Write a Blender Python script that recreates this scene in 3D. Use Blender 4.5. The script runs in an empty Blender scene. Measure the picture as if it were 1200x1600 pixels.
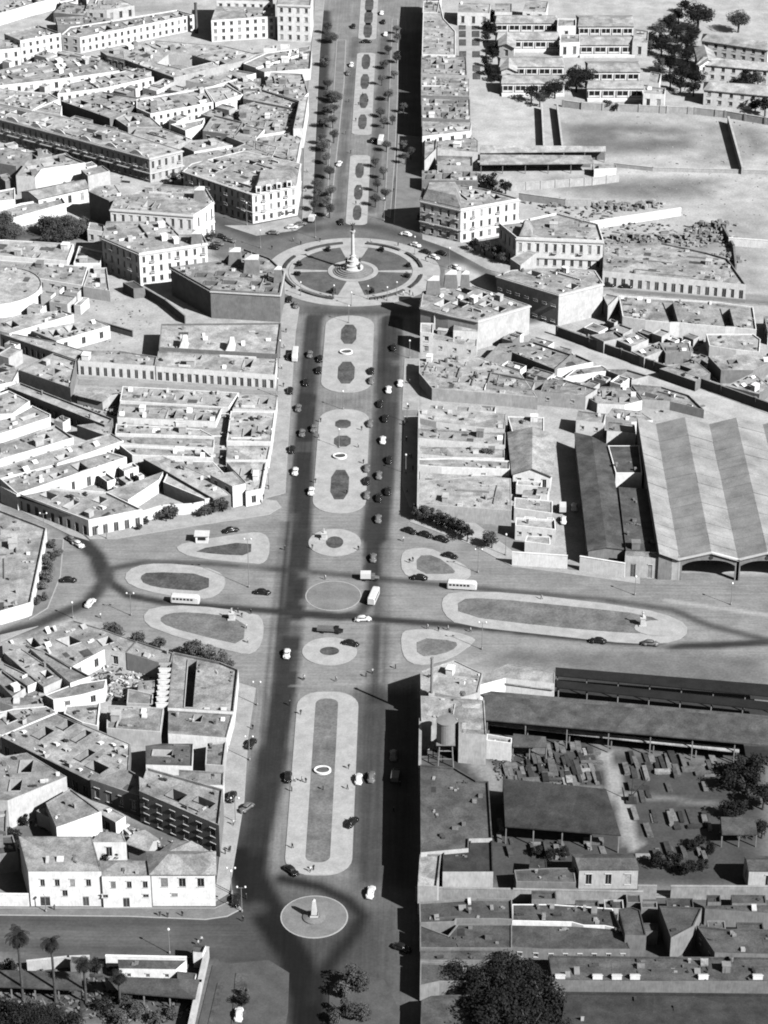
import bpy, bmesh, math, random
import numpy as np
from math import radians, sin, cos, pi, hypot, atan2
from mathutils import Vector, Matrix
from mathutils.geometry import tessellate_polygon

scene = bpy.context.scene
# ------------------------------------------------------------------ camera
PITCH, YAW, FPX, CAMH, CAMX = radians(29.5), radians(-0.8), 4065.0, 400.0, 24.0
cam_d = bpy.data.cameras.new('camera')
cam = bpy.data.objects.new('camera', cam_d)
scene.collection.objects.link(cam)
cam.location = (CAMX, 0, CAMH)
cam.rotation_euler = (pi/2 - PITCH, 0, -YAW)
cam_d.sensor_fit = 'VERTICAL'
cam_d.sensor_height = 24.0
cam_d.lens = 24.0*FPX/1600.0
cam_d.clip_start = 1.0
cam_d.clip_end = 20000.0
scene.camera = cam
# ------------------------------------------------------------------ sky and sun
SUN_EL, SUN_AZ = radians(38.0), atan2(0.79, -0.61)     # sun stands right of and behind the camera
world = bpy.data.worlds.new('World'); scene.world = world
world.use_nodes = True
nt = world.node_tree; nt.nodes.clear()
sky = nt.nodes.new('ShaderNodeTexSky'); sky.sky_type = 'NISHITA'; sky.sun_disc = False
sky.air_density = 1.0; sky.dust_density = 0.6; sky.ozone_density = 1.0
sky.sun_elevation = SUN_EL; sky.sun_rotation = SUN_AZ
bw = nt.nodes.new('ShaderNodeSeparateColor')           # black-and-white film behind an orange filter: the sky's red light only
bg = nt.nodes.new('ShaderNodeBackground'); bg.inputs['Strength'].default_value = 0.05
wo = nt.nodes.new('ShaderNodeOutputWorld')
nt.links.new(sky.outputs[0], bw.inputs[0]); nt.links.new(bw.outputs[0], bg.inputs['Color'])
nt.links.new(bg.outputs[0], wo.inputs['Surface'])
sun_d = bpy.data.lights.new('sun', 'SUN'); sun_d.energy = 5.0; sun_d.angle = radians(0.5)
sun_d.color = (1, 1, 1)
sun = bpy.data.objects.new('sun', sun_d); scene.collection.objects.link(sun)
_sd = Vector((0.79*cos(SUN_EL), -0.61*cos(SUN_EL), sin(SUN_EL)))
sun.rotation_euler = _sd.to_track_quat('Z', 'Y').to_euler()
sun.location = (300, 200, 500)
vs = scene.view_settings
vs.view_transform = 'Standard'; vs.look = 'None'; vs.gamma = 1.0; vs.exposure = 0.45
vs.use_curve_mapping = False
scene.cycles.diffuse_bounces = 0           # hard contrast of the old print: sun and open sky only
scene.cycles.filter_width = 1.9          # a soft old lens

# ------------------------------------------------------------------ helpers
COL = scene.collection
_fw = (sin(YAW)*cos(PITCH), cos(YAW)*cos(PITCH), -sin(PITCH))
_up = (sin(YAW)*sin(PITCH), cos(YAW)*sin(PITCH), cos(PITCH))
_rt = (cos(YAW), -sin(YAW), 0.0)
def gp(x, y, z=0.0):
    "point of the photograph -> world x, y at height z"
    d = [_fw[i]*FPX + _rt[i]*(x-600) + _up[i]*(800-y) for i in range(3)]
    t = (z-CAMH)/d[2]
    return (CAMX + d[0]*t, d[1]*t)
def wp(X, Y, Z=0.0):
    v = (X-CAMX, Y, Z-CAMH)
    a = sum(v[i]*_fw[i] for i in range(3)); b = sum(v[i]*_rt[i] for i in range(3)); c = sum(v[i]*_up[i] for i in range(3))
    return (600+FPX*b/a, 800-FPX*c/a)
TILES = {'A': (0, 0, 3), 'B': (400, 0, 3), 'C': (800, 0, 3), 'D': (0, 350, 3), 'E': (400, 350, 3), 'F': (800, 350, 3),
         'G': (0, 700, 3), 'H': (400, 700, 3), 'I': (800, 700, 3), 'J': (0, 1200, 3), 'K': (400, 1200, 3), 'L': (800, 1200, 3),
         'M': (0, 950, 3), 'N': (600, 1000, 3), 'W': (0, 0, 1), 'Z': (130, 260, 3.43), 'Y': (640, 270, 3.75), 'X': (900, 980, 4), 'V': (350, 1000, 4)}
def px(tile, s):
    ox, oy, k = TILES[tile]
    return [(ox+float(a.split(',')[0])/k, oy+float(a.split(',')[1])/k) for a in s.split()]
def pw(tile, s, z=0.0):
    return [gp(x, y, z) for x, y in px(tile, s)]
def area(p):
    return 0.5*sum(p[i][0]*p[(i+1) % len(p)][1]-p[(i+1) % len(p)][0]*p[i][1] for i in range(len(p)))
def ccw(p):
    return list(p) if area(p) > 0 else list(p)[::-1]
def inside(p, x, y):
    c = False; n = len(p); j = n-1
    for i in range(n):
        xi, yi = p[i]; xj, yj = p[j]
        if (yi > y) != (yj > y) and x < (xj-xi)*(y-yi)/(yj-yi)+xi: c = not c
        j = i
    return c
def segdist(p, x, y):
    b = 1e9
    for i in range(len(p)):
        x0, y0 = p[i]; x1, y1 = p[(i+1) % len(p)]
        dx, dy = x1-x0, y1-y0; L = dx*dx+dy*dy or 1e-9
        t = max(0, min(1, ((x-x0)*dx+(y-y0)*dy)/L))
        b = min(b, hypot(x-x0-t*dx, y-y0-t*dy))
    return b
def offset(p, d):
    "offset a CCW polygon outwards by d"
    n = len(p); out = []
    for i in range(n):
        a, b, c = p[i-1], p[i], p[(i+1) % n]
        l1 = hypot(b[0]-a[0], b[1]-a[1]) or 1; l2 = hypot(c[0]-b[0], c[1]-b[1]) or 1
        n1 = ((b[1]-a[1])/l1, -(b[0]-a[0])/l1); n2 = ((c[1]-b[1])/l2, -(c[0]-b[0])/l2)
        k = 1+n1[0]*n2[0]+n1[1]*n2[1]
        k = max(k, 0.35)
        out.append((b[0]+d*(n1[0]+n2[0])/k, b[1]+d*(n1[1]+n2[1])/k))
    return out
def centroid(p):
    return (sum(q[0] for q in p)/len(p), sum(q[1] for q in p)/len(p))
def smooth_poly(p, n=3):
    for _ in range(n):
        q = []
        for i in range(len(p)):
            a, b = p[i], p[(i+1) % len(p)]
            q += [(a[0]*.75+b[0]*.25, a[1]*.75+b[1]*.25), (a[0]*.25+b[0]*.75, a[1]*.25+b[1]*.75)]
        p = q
    return p
def axis_of(p):
    b = (0, 0)
    for i in range(len(p)):
        x0, y0 = p[i]; x1, y1 = p[(i+1) % len(p)]
        L = hypot(x1-x0, y1-y0)
        if L > b[0]: b = (L, atan2(y1-y0, x1-x0))
    return b[1]

class MB:
    "collects faces (with material slots) into one mesh"
    def __init__(s): s.v = []; s.f = []; s.m = []
    def quad(s, a, b, c, d, m=0):
        n = len(s.v); s.v += [a, b, c, d]; s.f.append((n, n+1, n+2, n+3)); s.m.append(m)
    def tri(s, a, b, c, m=0):
        n = len(s.v); s.v += [a, b, c]; s.f.append((n, n+1, n+2)); s.m.append(m)
    def poly(s, pts, m=0):
        n = len(s.v); s.v += list(pts); s.f.append(tuple(range(n, n+len(pts)))); s.m.append(m)
    def box(s, x0, x1, y0, y1, z0, z1, m=0, tf=None):
        c = [(x0, y0, z0), (x1, y0, z0), (x1, y1, z0), (x0, y1, z0), (x0, y0, z1), (x1, y0, z1), (x1, y1, z1), (x0, y1, z1)]
        if tf: c = [tuple(tf(q)) for q in c]
        n = len(s.v); s.v += c
        for q in ((0, 3, 2, 1), (4, 5, 6, 7), (0, 1, 5, 4), (1, 2, 6, 5), (2, 3, 7, 6), (3, 0, 4, 7)):
            s.f.append(tuple(n+i for i in q)); s.m.append(m)
    def prism(s, p, z0, z1, m=0, top=None, bottom=False):
        "extruded CCW polygon"
        n = len(p)
        for i in range(n):
            a, b = p[i], p[(i+1) % n]
            s.quad((a[0], a[1], z0), (b[0], b[1], z0), (b[0], b[1], z1), (a[0], a[1], z1), m)
        s.fan(p, z1, m if top is None else top)
        if bottom: s.fan(p[::-1], z0, m)
    def fan(s, p, z, m=0, holes=()):
        pts = [Vector((q[0], q[1], 0)) for q in p]; al = list(p); pl = [pts]
        for h in holes:
            pl.append([Vector((q[0], q[1], 0)) for q in h]); al += list(h)
        base = len(s.v); s.v += [(q[0], q[1], z) for q in al]
        for t in tessellate_polygon(pl):
            a, b, c = (al[i] for i in t)
            if (b[0]-a[0])*(c[1]-a[1])-(b[1]-a[1])*(c[0]-a[0]) < 0: t = (t[0], t[2], t[1])
            s.f.append(tuple(base+i for i in t)); s.m.append(m)
    def lathe(s, prof, n=12, m=0, c=(0, 0, 0), sx=1, sy=1):
        base = len(s.v)
        for r, z in prof:
            for k in range(n):
                a = 2*pi*k/n; s.v.append((c[0]+r*cos(a)*sx, c[1]+r*sin(a)*sy, c[2]+z))
        for i in range(len(prof)-1):
            for k in range(n):
                a = base+i*n+k; b = base+i*n+(k+1) % n
                s.f.append((a, b, b+n, a+n)); s.m.append(m)
        s.f.append(tuple(base+(len(prof)-1)*n+k for k in range(n))); s.m.append(m)
    def tube(s, a, b, r0, r1, n=6, m=0):
        a = Vector(a); b = Vector(b); d = (b-a)
        if d.length < 1e-6: return
        d.normalize(); u = d.orthogonal().normalized(); w = d.cross(u); base = len(s.v)
        for p, r in ((a, r0), (b, r1)):
            for k in range(n):
                t = 2*pi*k/n; s.v.append(tuple(p+u*(r*cos(t))+w*(r*sin(t))))
        for k in range(n):
            k2 = (k+1) % n; s.f.append((base+k, base+k2, base+n+k2, base+n+k)); s.m.append(m)
        s.f.append(tuple(base+n+k for k in range(n))); s.m.append(m)
    def mesh(s, name, mats, smooth=False):
        me = bpy.data.meshes.new(name); me.from_pydata(s.v, [], s.f)
        for x in (mats if isinstance(mats, (list, tuple)) else [mats]): me.materials.append(x)
        if any(s.m): me.polygons.foreach_set('material_index', s.m)
        if smooth: me.polygons.foreach_set('use_smooth', [True]*len(me.polygons))
        me.update(); return me
    def build(s, name, mats, parent=None, loc=(0, 0, 0), smooth=False):
        return link(name, s.mesh(name, mats, smooth), parent, loc)
def link(name, me, parent=None, loc=(0, 0, 0), rz=0.0, sc=None):
    o = bpy.data.objects.new(name, me); COL.objects.link(o)
    o.location = loc
    if rz: o.rotation_euler = (0, 0, rz)
    if sc: o.scale = sc
    if parent: o.parent = parent
    return o
def tag(o, label, cat, group=None):
    o['label'] = label; o['category'] = cat
    if group: o['group'] = group
    return o
def struct(o):
    o['kind'] = 'structure'; return o
def empty(name, loc=(0, 0, 0), rz=0.0):
    return link(name, None, None, loc, rz)
ORD = ['first', 'second', 'third', 'fourth', 'fifth', 'sixth', 'seventh', 'eighth', 'ninth', 'tenth', 'eleventh', 'twelfth']
def ordn(i):
    if i < 12: return ORD[i]
    k = i+1
    return f"{k}{'th' if 10 < k % 100 < 14 else {1: 'st', 2: 'nd', 3: 'rd'}.get(k % 10, 'th')}"

# ------------------------------------------------------------------ materials (all greys: a black-and-white photograph)
def mat(name, v, var=0.25, scale=0.35, rough=0.9, fine=2.5, spec=0.2, lo=0.35, hi=0.7, coord='Object', per_obj=0.0, streak=0.0, v2=None):
    m = bpy.data.materials.new(name); m.use_nodes = True
    t = m.node_tree; b = t.nodes['Principled BSDF']
    b.inputs['Roughness'].default_value = rough; b.inputs['Specular IOR Level'].default_value = spec
    ge = t.nodes.new('ShaderNodeNewGeometry')
    n1 = t.nodes.new('ShaderNodeTexNoise'); n1.inputs['Scale'].default_value = scale; n1.inputs['Detail'].default_value = 6; n1.inputs['Roughness'].default_value = 0.65
    n2 = t.nodes.new('ShaderNodeTexNoise'); n2.inputs['Scale'].default_value = fine; n2.inputs['Detail'].default_value = 4
    t.links.new(ge.outputs['Position'], n1.inputs['Vector']); t.links.new(ge.outputs['Position'], n2.inputs['Vector'])
    if streak:
        mp = t.nodes.new('ShaderNodeMapping'); mp.inputs['Scale'].default_value = (1, 1, streak)
        t.links.new(ge.outputs['Position'], mp.inputs['Vector']); t.links.new(mp.outputs[0], n2.inputs['Vector'])
    r = t.nodes.new('ShaderNodeMapRange'); r.inputs['From Min'].default_value = lo; r.inputs['From Max'].default_value = hi
    r.inputs['To Min'].default_value = v*(1-var); r.inputs['To Max'].default_value = v*(1+var)
    t.links.new(n1.outputs['Fac'], r.inputs['Value'])
    r2 = t.nodes.new('ShaderNodeMapRange'); r2.inputs['From Min'].default_value = 0.3; r2.inputs['From Max'].default_value = 0.7
    r2.inputs['To Min'].default_value = 1-var*0.7; r2.inputs['To Max'].default_value = 1+var*0.7
    t.links.new(n2.outputs['Fac'], r2.inputs['Value'])
    mu = t.nodes.new('ShaderNodeMath'); mu.operation = 'MULTIPLY'
    t.links.new(r.outputs[0], mu.inputs[0]); t.links.new(r2.outputs[0], mu.inputs[1])
    out = mu.outputs[0]
    if per_obj:
        oi = t.nodes.new('ShaderNodeObjectInfo'); r3 = t.nodes.new('ShaderNodeMapRange')
        r3.inputs['To Min'].default_value = 1-per_obj; r3.inputs['To Max'].default_value = 1+per_obj
        t.links.new(oi.outputs['Random'], r3.inputs['Value'])
        m2 = t.nodes.new('ShaderNodeMath'); m2.operation = 'MULTIPLY'
        t.links.new(out, m2.inputs[0]); t.links.new(r3.outputs[0], m2.inputs[1]); out = m2.outputs[0]
    if v2 is not None:     # second layer: distinct patches (repairs, bare mud)
        n3 = t.nodes.new('ShaderNodeTexVoronoi'); n3.inputs['Scale'].default_value = 0.13; n3.feature = 'F1'
        t.links.new(ge.outputs['Position'], n3.inputs['Vector'])
        sp = t.nodes.new('ShaderNodeSeparateColor'); t.links.new(n3.outputs['Color'], sp.inputs[0])
        r4 = t.nodes.new('ShaderNodeMapRange'); r4.inputs['From Min'].default_value = 0.1; r4.inputs['From Max'].default_value = 0.9
        r4.inputs['To Min'].default_value = 1-v2; r4.inputs['To Max'].default_value = 1+v2
        t.links.new(sp.outputs[0], r4.inputs['Value'])
        m3 = t.nodes.new('ShaderNodeMath'); m3.operation = 'MULTIPLY'
        t.links.new(out, m3.inputs[0]); t.links.new(r4.outputs[0], m3.inputs[1]); out = m3.outputs[0]
    t.links.new(out, b.inputs['Base Color'])
    return m
def mat_tone(name, var=0.2, streak=None):
    "ground and road surface: the tone map (wear, painted shade) is a vertex attribute, noise breaks it up"
    m = mat(name, 1.0, var, 0.12, 0.92, 1.3)
    t = m.node_tree; b = t.nodes['Principled BSDF']
    src = b.inputs['Base Color'].links[0].from_socket
    a = t.nodes.new('ShaderNodeAttribute'); a.attribute_name = 'tone'
    mu = t.nodes.new('ShaderNodeMath'); mu.operation = 'MULTIPLY'
    t.links.new(a.outputs['Fac'], mu.inputs[0]); t.links.new(src, mu.inputs[1])
    out = mu.outputs[0]
    if streak:      # fine tyre streaks along the road
        ge = t.nodes.new('ShaderNodeNewGeometry'); mp = t.nodes.new('ShaderNodeMapping'); mp.inputs['Scale'].default_value = streak
        n = t.nodes.new('ShaderNodeTexNoise'); n.inputs['Scale'].default_value = 1.0; n.inputs['Detail'].default_value = 5; n.inputs['Roughness'].default_value = 0.7
        t.links.new(ge.outputs['Position'], mp.inputs['Vector']); t.links.new(mp.outputs[0], n.inputs['Vector'])
        r = t.nodes.new('ShaderNodeMapRange'); r.inputs['From Min'].default_value = .3; r.inputs['From Max'].default_value = .7; r.inputs['To Min'].default_value = .80; r.inputs['To Max'].default_value = 1.16
        t.links.new(n.outputs['Fac'], r.inputs['Value'])
        m4 = t.nodes.new('ShaderNodeMath'); m4.operation = 'MULTIPLY'; t.links.new(out, m4.inputs[0]); t.links.new(r.outputs[0], m4.inputs[1]); out = m4.outputs[0]
    t.links.new(out, b.inputs['Base Color'])
    return m
M = {
    'L': mat('roof_dusty', 0.39, 0.36, 0.28, v2=0.16, per_obj=0.12),
    'M': mat('roof_mud', 0.34, 0.38, 0.3, v2=0.2, per_obj=0.14),
    'N': mat('roof_clay', 0.29, 0.38, 0.3, v2=0.2, per_obj=0.14),
    'D': mat('roof_dark', 0.10, 0.36, 0.25, v2=0.15, per_obj=0.15),  # dark roofs; on lower blocks the fall-off in brightness is included
    'KK': mat('roof_shade_black', 0.022, 0.25, 0.25),  # canopy roofs blackened: the station's shadow bands put into their colour
    'K': mat('roof_sheet', 0.055, 0.34, 0.25, v2=0.12, per_obj=0.12),
    'W': mat('wall_whitewash', 0.82, 0.14, 0.5, streak=0.25, lo=0.25, hi=0.6),
    'G': mat('wall_plaster', 0.52, 0.16, 0.4, streak=0.25, per_obj=0.1),
    'S': mat('wall_grey', 0.24, 0.18, 0.4, streak=0.25, per_obj=0.1),
    'T': mat('wall_dulled', 0.34, 0.22, 0.3, streak=0.3),  # boundary walls dulled to carry the darkening at lower right
    'B': mat('wall_dark', 0.12, 0.2, 0.4, streak=0.25),
    'trim': mat('trim_stone', 0.66, 0.1, 0.6),
    'glass': mat('window_glass', 0.02, 0.3, 1.0, rough=0.25, spec=0.5),
    'frame': mat('window_frame', 0.42, 0.2, 1.0),
    'shutter': mat('shutter_wood', 0.30, 0.3, 0.8, per_obj=0.5),
    'door': mat('door_wood', 0.09, 0.3, 0.8, per_obj=0.4),
    'junk_l': mat('junk_light', 0.6, 0.2, 0.8, per_obj=0.3),
    'junk_m': mat('junk_mid', 0.25, 0.3, 0.8, per_obj=0.4),
    'junk_d': mat('junk_dark', 0.06, 0.3, 0.8, per_obj=0.4),
    'pave': mat('pavement_concrete', 0.39, 0.2, 0.2, per_obj=0.05),
    'paved': mat('pavement_worn', 0.22, 0.18, 0.2),
    'paveb': mat('pavement_dimmed', 0.10, 0.2, 0.2),  # bottom pavements dimmed to carry the fall-off in brightness
    'path': mat('path_gravel', 0.46, 0.14, 0.3),
    'isle': mat('island_concrete', 0.43, 0.16, 0.25),
    'kerb': mat('kerb_stone', 0.42, 0.1, 0.6),
    'grass': mat('lawn', 0.185, 0.34, 0.15, fine=1.8),
    'grassd': mat('lawn_dark', 0.10, 0.45, 0.2, fine=1.8),
    'leaf': mat('foliage', 0.085, 0.35, 0.5, per_obj=0.3),
    'leafd': mat('foliage_dark', 0.022, 0.4, 0.5),
    'leafl': mat('foliage_pale', 0.13, 0.35, 0.5, per_obj=0.3),
    'bark': mat('bark', 0.08, 0.3, 1.5),
    'metal': mat('painted_metal', 0.26, 0.1, 1.0, rough=0.5, spec=0.5),
    'dmetal': mat('dark_metal', 0.06, 0.2, 1.0, rough=0.6),
    'stone': mat('monument_stone', 0.62, 0.1, 0.8),
    'bronze': mat('bronze', 0.06, 0.3, 0.8, rough=0.5),
    'tyre': mat('tyre', 0.02, 0.2, 1.0),
    'car_k': mat('car_black', 0.018, 0.1, 1.0, rough=0.22, spec=0.6),
    'car_g': mat('car_grey', 0.16, 0.1, 1.0, rough=0.3, spec=0.5),
    'car_w': mat('car_cream', 0.72, 0.05, 1.0, rough=0.35, spec=0.5),
    'cloth_d': mat('cloth_dark', 0.04, 0.2, 2.0, per_obj=0.4),
    'cloth_l': mat('cloth_light', 0.6, 0.2, 2.0, per_obj=0.3),
    'skin': mat('skin', 0.3, 0.1, 2.0),
    'canvas': mat('canvas', 0.65, 0.1, 0.8),
    'lumber': mat('lumber', 0.16, 0.3, 0.8, per_obj=0.5),
}
M['ground'] = mat_tone('ground_dirt', 0.22)
M['road'] = mat_tone('road_asphalt', 0.19)
M['road_y'] = mat_tone('avenue_asphalt', 0.19, (1.1, 0.035, 1))
M['road_x'] = mat_tone('cross_asphalt', 0.19, (0.04, 0.9, 1))
# ------------------------------------------------------------------ ground tone map: wear and painted shade
def _segd(P, line):
    d = np.full(len(P), 1e9)
    for (x0, y0), (x1, y1) in zip(line[:-1], line[1:]):
        dx, dy = x1-x0, y1-y0; L = dx*dx+dy*dy or 1e-9
        t = np.clip(((P[:, 0]-x0)*dx+(P[:, 1]-y0)*dy)/L, 0, 1)
        d = np.minimum(d, np.hypot(P[:, 0]-x0-t*dx, P[:, 1]-y0-t*dy))
    return d
def _ins(P, poly):
    c = np.zeros(len(P), bool); j = len(poly)-1
    for i in range(len(poly)):
        xi, yi = poly[i]; xj, yj = poly[j]
        if yi != yj:
            c ^= ((yi > P[:, 1]) != (yj > P[:, 1])) & (P[:, 0] < (xj-xi)*(P[:, 1]-yi)/(yj-yi)+xi)
        j = i
    return c
def _ss(a): a = np.clip(a, 0, 1); return a*a*(3-2*a)
OPS = []
def t_poly(s, val, soft=1.5, k=1.0, tile='W'): OPS.append(('p', pw(tile, s), val, soft, k))
def t_line(s, hw, val, soft=2.0, k=1.0, tile='W'): OPS.append(('l', pw(tile, s), val, soft, k, hw))
# open dirt lots, yards and streets, far to near
t_poly('735,150 840,160 850,240 745,235', .50, 4)
t_poly('875,165 1085,185 1090,240 885,235', .40, 6)
t_poly('882,195 960,192 1080,203 1084,232 980,240 890,234', .17, 7, .95)
t_poly('965,205 1062,210 1060,219 965,217', .34, 4)
t_poly('1090,190 1140,190 1165,260 1095,262', .34, 4)
t_poly('1150,200 1200,205 1200,240 1165,240', .2, 9)
t_poly('960,255 1200,265 1200,280 960,275', .52, 5)
t_poly('860,280 960,282 1110,280 1110,305 1010,312 900,300', .18, 8, .9)
t_poly('1130,330 1200,330 1200,460 1140,450', .36, 6)
t_poly('860,385 1130,360 1140,395 950,395', .30, 6)
t_poly('0,0 200,0 300,12 300,22 180,20', .33, 8)
t_poly('0,360 130,350 140,375 0,380', .10, 6)
# yard behind the station, dark ground; canopy and shed shade painted in
t_poly('655,1130 1210,1160 1210,1395 660,1390', .075, 6)
t_poly('0,1280 80,1270 340,1290 340,1420 0,1420', .16, 6)
t_poly('0,1480 330,1480 300,1610 0,1610', .10, 6)
t_poly('650,1405 1210,1405 1210,1620 650,1620', .13, 4)
t_poly('760,1010 830,1005 1210,1015 1210,1110 870,1050 760,1045', .17, 8)
t_poly('865,1046 1215,1078 1215,1140 750,1094 752,1078 865,1076', .05, 1.5)  # shade under the platform canopies painted on the ground
t_poly('755,1122 1215,1166 1215,1190 1140,1182 755,1140', .035, 1.5)  # darkness beneath the goods shed front painted on the ground
# roads: general surface
ROADS = {
    'avenue': '331,1340 342,1325 372,1060 418,790 442,480 440,400 470,200 487,50 493,-20 661,-20 660,330 657,560 652,790 655,1060 652,1390 653,1640 318,1640 345,1480',
    'cross_street': '0,780 0,800 75,830 70,870 50,960 0,985 0,1010 115,965 160,975 375,1062 420,1090 655,1062 700,1040 830,1005 1210,1025 1210,900 1000,890 890,885 740,800 655,792 630,770 440,770 410,790 140,835 0,770',
    'lower_street': '-10,1418 335,1418 385,1390 420,1420 420,1520 330,1500 -10,1490',
    'diagonal_street': '690,395 745,400 790,440 826,478 870,510 1000,560 1210,640 1210,690 1000,600 827,527 800,500 700,440',
    'lane': '652,1392 1210,1398 1210,1415 652,1410',
    'plaza_ring': '330,340 410,310 470,335 560,340 660,335 700,365 745,395 700,420 700,470 640,490 450,490 410,440 330,400',
    'upper_left_street': '240,290 290,285 395,345 460,345 470,380 400,390 330,365',
    'station_street': '940,442 1210,462 1210,478 960,458',
    'left_street': '120,592 430,606 445,618 360,615 120,602',
}
t_poly(ROADS['avenue'], .24, 1.0)
t_poly(ROADS['cross_street'], .265, 1.0)
t_poly(ROADS['lower_street'], .125, 1.0)
t_poly(ROADS['diagonal_street'], .50, 1.0)
t_poly(ROADS['lane'], .12, 1.0)
t_poly(ROADS['plaza_ring'], .16, 3.0)
t_poly(ROADS['upper_left_street'], .15, 2.0)
t_poly(ROADS['station_street'], .28, 1.0)
t_poly(ROADS['left_street'], .33, 1.0)
# oil-darkened wheel tracks with soft edges, plus areas of painted shade
t_poly('345,1340 470,1380 560,1400 655,1400 655,1640 300,1640 330,1480', .07, 14)  # road darkened for the brightness fall-off at the bottom of the frame
t_line('478,640 484,560 490,500 500,485', 3.2, .06, 1.4)
t_line('395,1345 424,1200 446,1075 458,960 470,850 472,780 475,700 480,620', 3.3, .034, 1.1)
t_line('378,1350 402,1270 426,1180', 4.8, .035, 2.2, .9)
t_line('612,500 607,560 603,640 598,720 590,800 584,840', 4.3, .058, 1.0)
t_line('590,790 582,850 580,900', 2.7, .04, .9)
t_line('580,890 582,930 565,955 530,965 480,960', 1.8, .045, 1.2)
t_poly('655,1075 605,1080 560,1085 555,1390 655,1390', .075, 4)  # cast shade along the right side painted into the asphalt
t_poly('615,50 660,50 660,335 600,340', .13, 4)  # shadow band of the right-hand buildings painted darker here too
t_line('580,1090 577,1200 570,1340', 5.5, .09, 3.0, .8)
t_line('0,772 60,798 110,832 150,868 165,905 200,930 260,942 360,950 440,956 520,962 620,970 700,976 800,986 930,1000 1050,1010 1120,1008 1210,1003', 1.75, .042, 1.1)
t_line('120,838 150,868 163,900', 2.8, .04, 1.6)
t_line('165,900 175,888 230,878 330,881 440,890 520,897 590,904 640,909 740,919 830,927 950,938 1050,953 1110,978 1210,1003', 1.5, .07, 1.3, .9)
t_line('165,905 140,940 60,975 0,992', 2.3, .055, 1.6)
t_line('372,1340 392,1385 425,1440 462,1500 481,1560 482,1640', 4.3, .011, 1.8)
t_line('400,1335 402,1375 428,1430', 3.0, .014, 2.0)
t_line('442,1373 500,1386 545,1408 566,1432 553,1458 528,1490 500,1530 490,1560', 1.9, .02, 1.8)
t_line('0,1436 200,1442 345,1440 400,1420', 2.2, .075, 2.5, .9)
t_line('0,1475 300,1492 420,1500', 2.0, .06, 3.0, .6)
t_line('505,20 503,80 491,340', 3.6, .05, 1.5)
t_line('492,335 480,350', 3.2, .10, 3.0)
t_line('541,180 530,330', 2.0, .14, 1.5)
t_line('556,60 541,180', 2.0, .14, 1.5)
t_line('601,60 592,200 580,330', 2.2, .12, 1.5)
t_line('340,345 400,372 470,360 560,350 640,368 700,392 760,425 830,500', 3.2, .075, 2.5, .85)
t_line('455,482 540,489 640,486', 3.2, .10, 3.0, .9)
t_line('500,630 570,622', 1.5, .16, 2.5, .7)
t_line('940,452 1060,462 1210,474', 1.2, .16, 1.2, .7)
t_line('850,520 1000,590 1210,672', 1.2, .40, 2.5)
# light scuffed edges
t_line('1090,985 1030,1012 960,1015', 1.0, .30, 2.0, .7)
t_line('455,1072 560,1068 620,1035 632,1000', .22, .42, .5, .5)
t_line('1035,760 1010,700', 1, .3, 1)
t_line('1040,938 1120,950 1215,963', 1.0, .42, .8, .9)
# paths across the yard
t_line('938,1163 955,1205 965,1235 975,1270 990,1320', 2.0, .36, .5, tile='W')
t_line('965,1238 1060,1250 1140,1262', 1.1, .2, .8)
t_line('800,1224 940,1236', 1.2, .24, .8)
t_line('940,1168 1060,1182 1130,1190', 2.0, .17, 1.5)
t_line('745,1190 770,1215 770,1232', 3.0, .28, 1.5)
_pr = random.Random(9)
for _i in range(150):                       # repairs and spills on the asphalt
    _x, _y = _pr.uniform(-22, 22), _pr.uniform(600, 1180); _a, _b = _pr.uniform(.8, 3.0), _pr.uniform(1.0, 7.0)
    OPS.append(('p', [(_x-_a, _y-_b), (_x+_a, _y-_b), (_x+_a, _y+_b), (_x-_a, _y+_b)], _pr.choice((.07, .3, .34)), .7, _pr.uniform(.08, .28)))
for _i in range(70):
    _x, _y = gp(_pr.uniform(0, 1200), _pr.uniform(870, 1010)); _a, _b = _pr.uniform(.8, 5.0), _pr.uniform(.8, 3.0)
    OPS.append(('p', [(_x-_a, _y-_b), (_x+_a, _y-_b), (_x+_a, _y+_b), (_x-_a, _y+_b)], _pr.choice((.1, .15, .34)), .7, _pr.uniform(.08, .22)))
for _i in range(14):                        # fine tyre streaks along the carriageways
    _o = _pr.uniform(-2.5, 2.5)
    for _x0, _y0, _y1 in ((-13.5, 560, 850), (14.0, 600, 850), (-15, 530, 700), (13, 520, 640)):
        OPS.append(('l', [(_x0+_o, _y0), (_x0+_o+_pr.uniform(-.8, .8), (_y0+_y1)/2), (_x0+_o+_pr.uniform(-1, 1), _y1)], .03, .5, .35, .25))
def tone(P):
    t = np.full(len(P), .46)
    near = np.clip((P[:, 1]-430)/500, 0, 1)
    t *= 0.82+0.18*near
    x0, x1, y0, y1 = P[:, 0].min(), P[:, 0].max(), P[:, 1].min(), P[:, 1].max(); PA, tA = P, t
    for op in OPS:
        q = np.array(op[1]); m_ = op[3]*1.2+(op[5] if op[0] == 'l' else 0)
        sel = np.nonzero((PA[:, 0] > q[:, 0].min()-m_) & (PA[:, 0] < q[:, 0].max()+m_) & (PA[:, 1] > q[:, 1].min()-m_) & (PA[:, 1] < q[:, 1].max()+m_))[0]
        if not len(sel): continue
        P, t = PA[sel], tA[sel]
        if op[0] == 'p':
            _, pl, val, soft, k = op
            d = _segd(P, pl+[pl[0]]); d = np.where(_ins(P, pl), d, -d)
            w = _ss(d/soft*0.5+0.5)*k
        else:
            _, pl, val, soft, k, hw = op
            w = (1-_ss((_segd(P, pl)-hw)/soft*0.5+0.5))*k
        tA[sel] = t*(1-w)+val*w
    return tA
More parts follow.
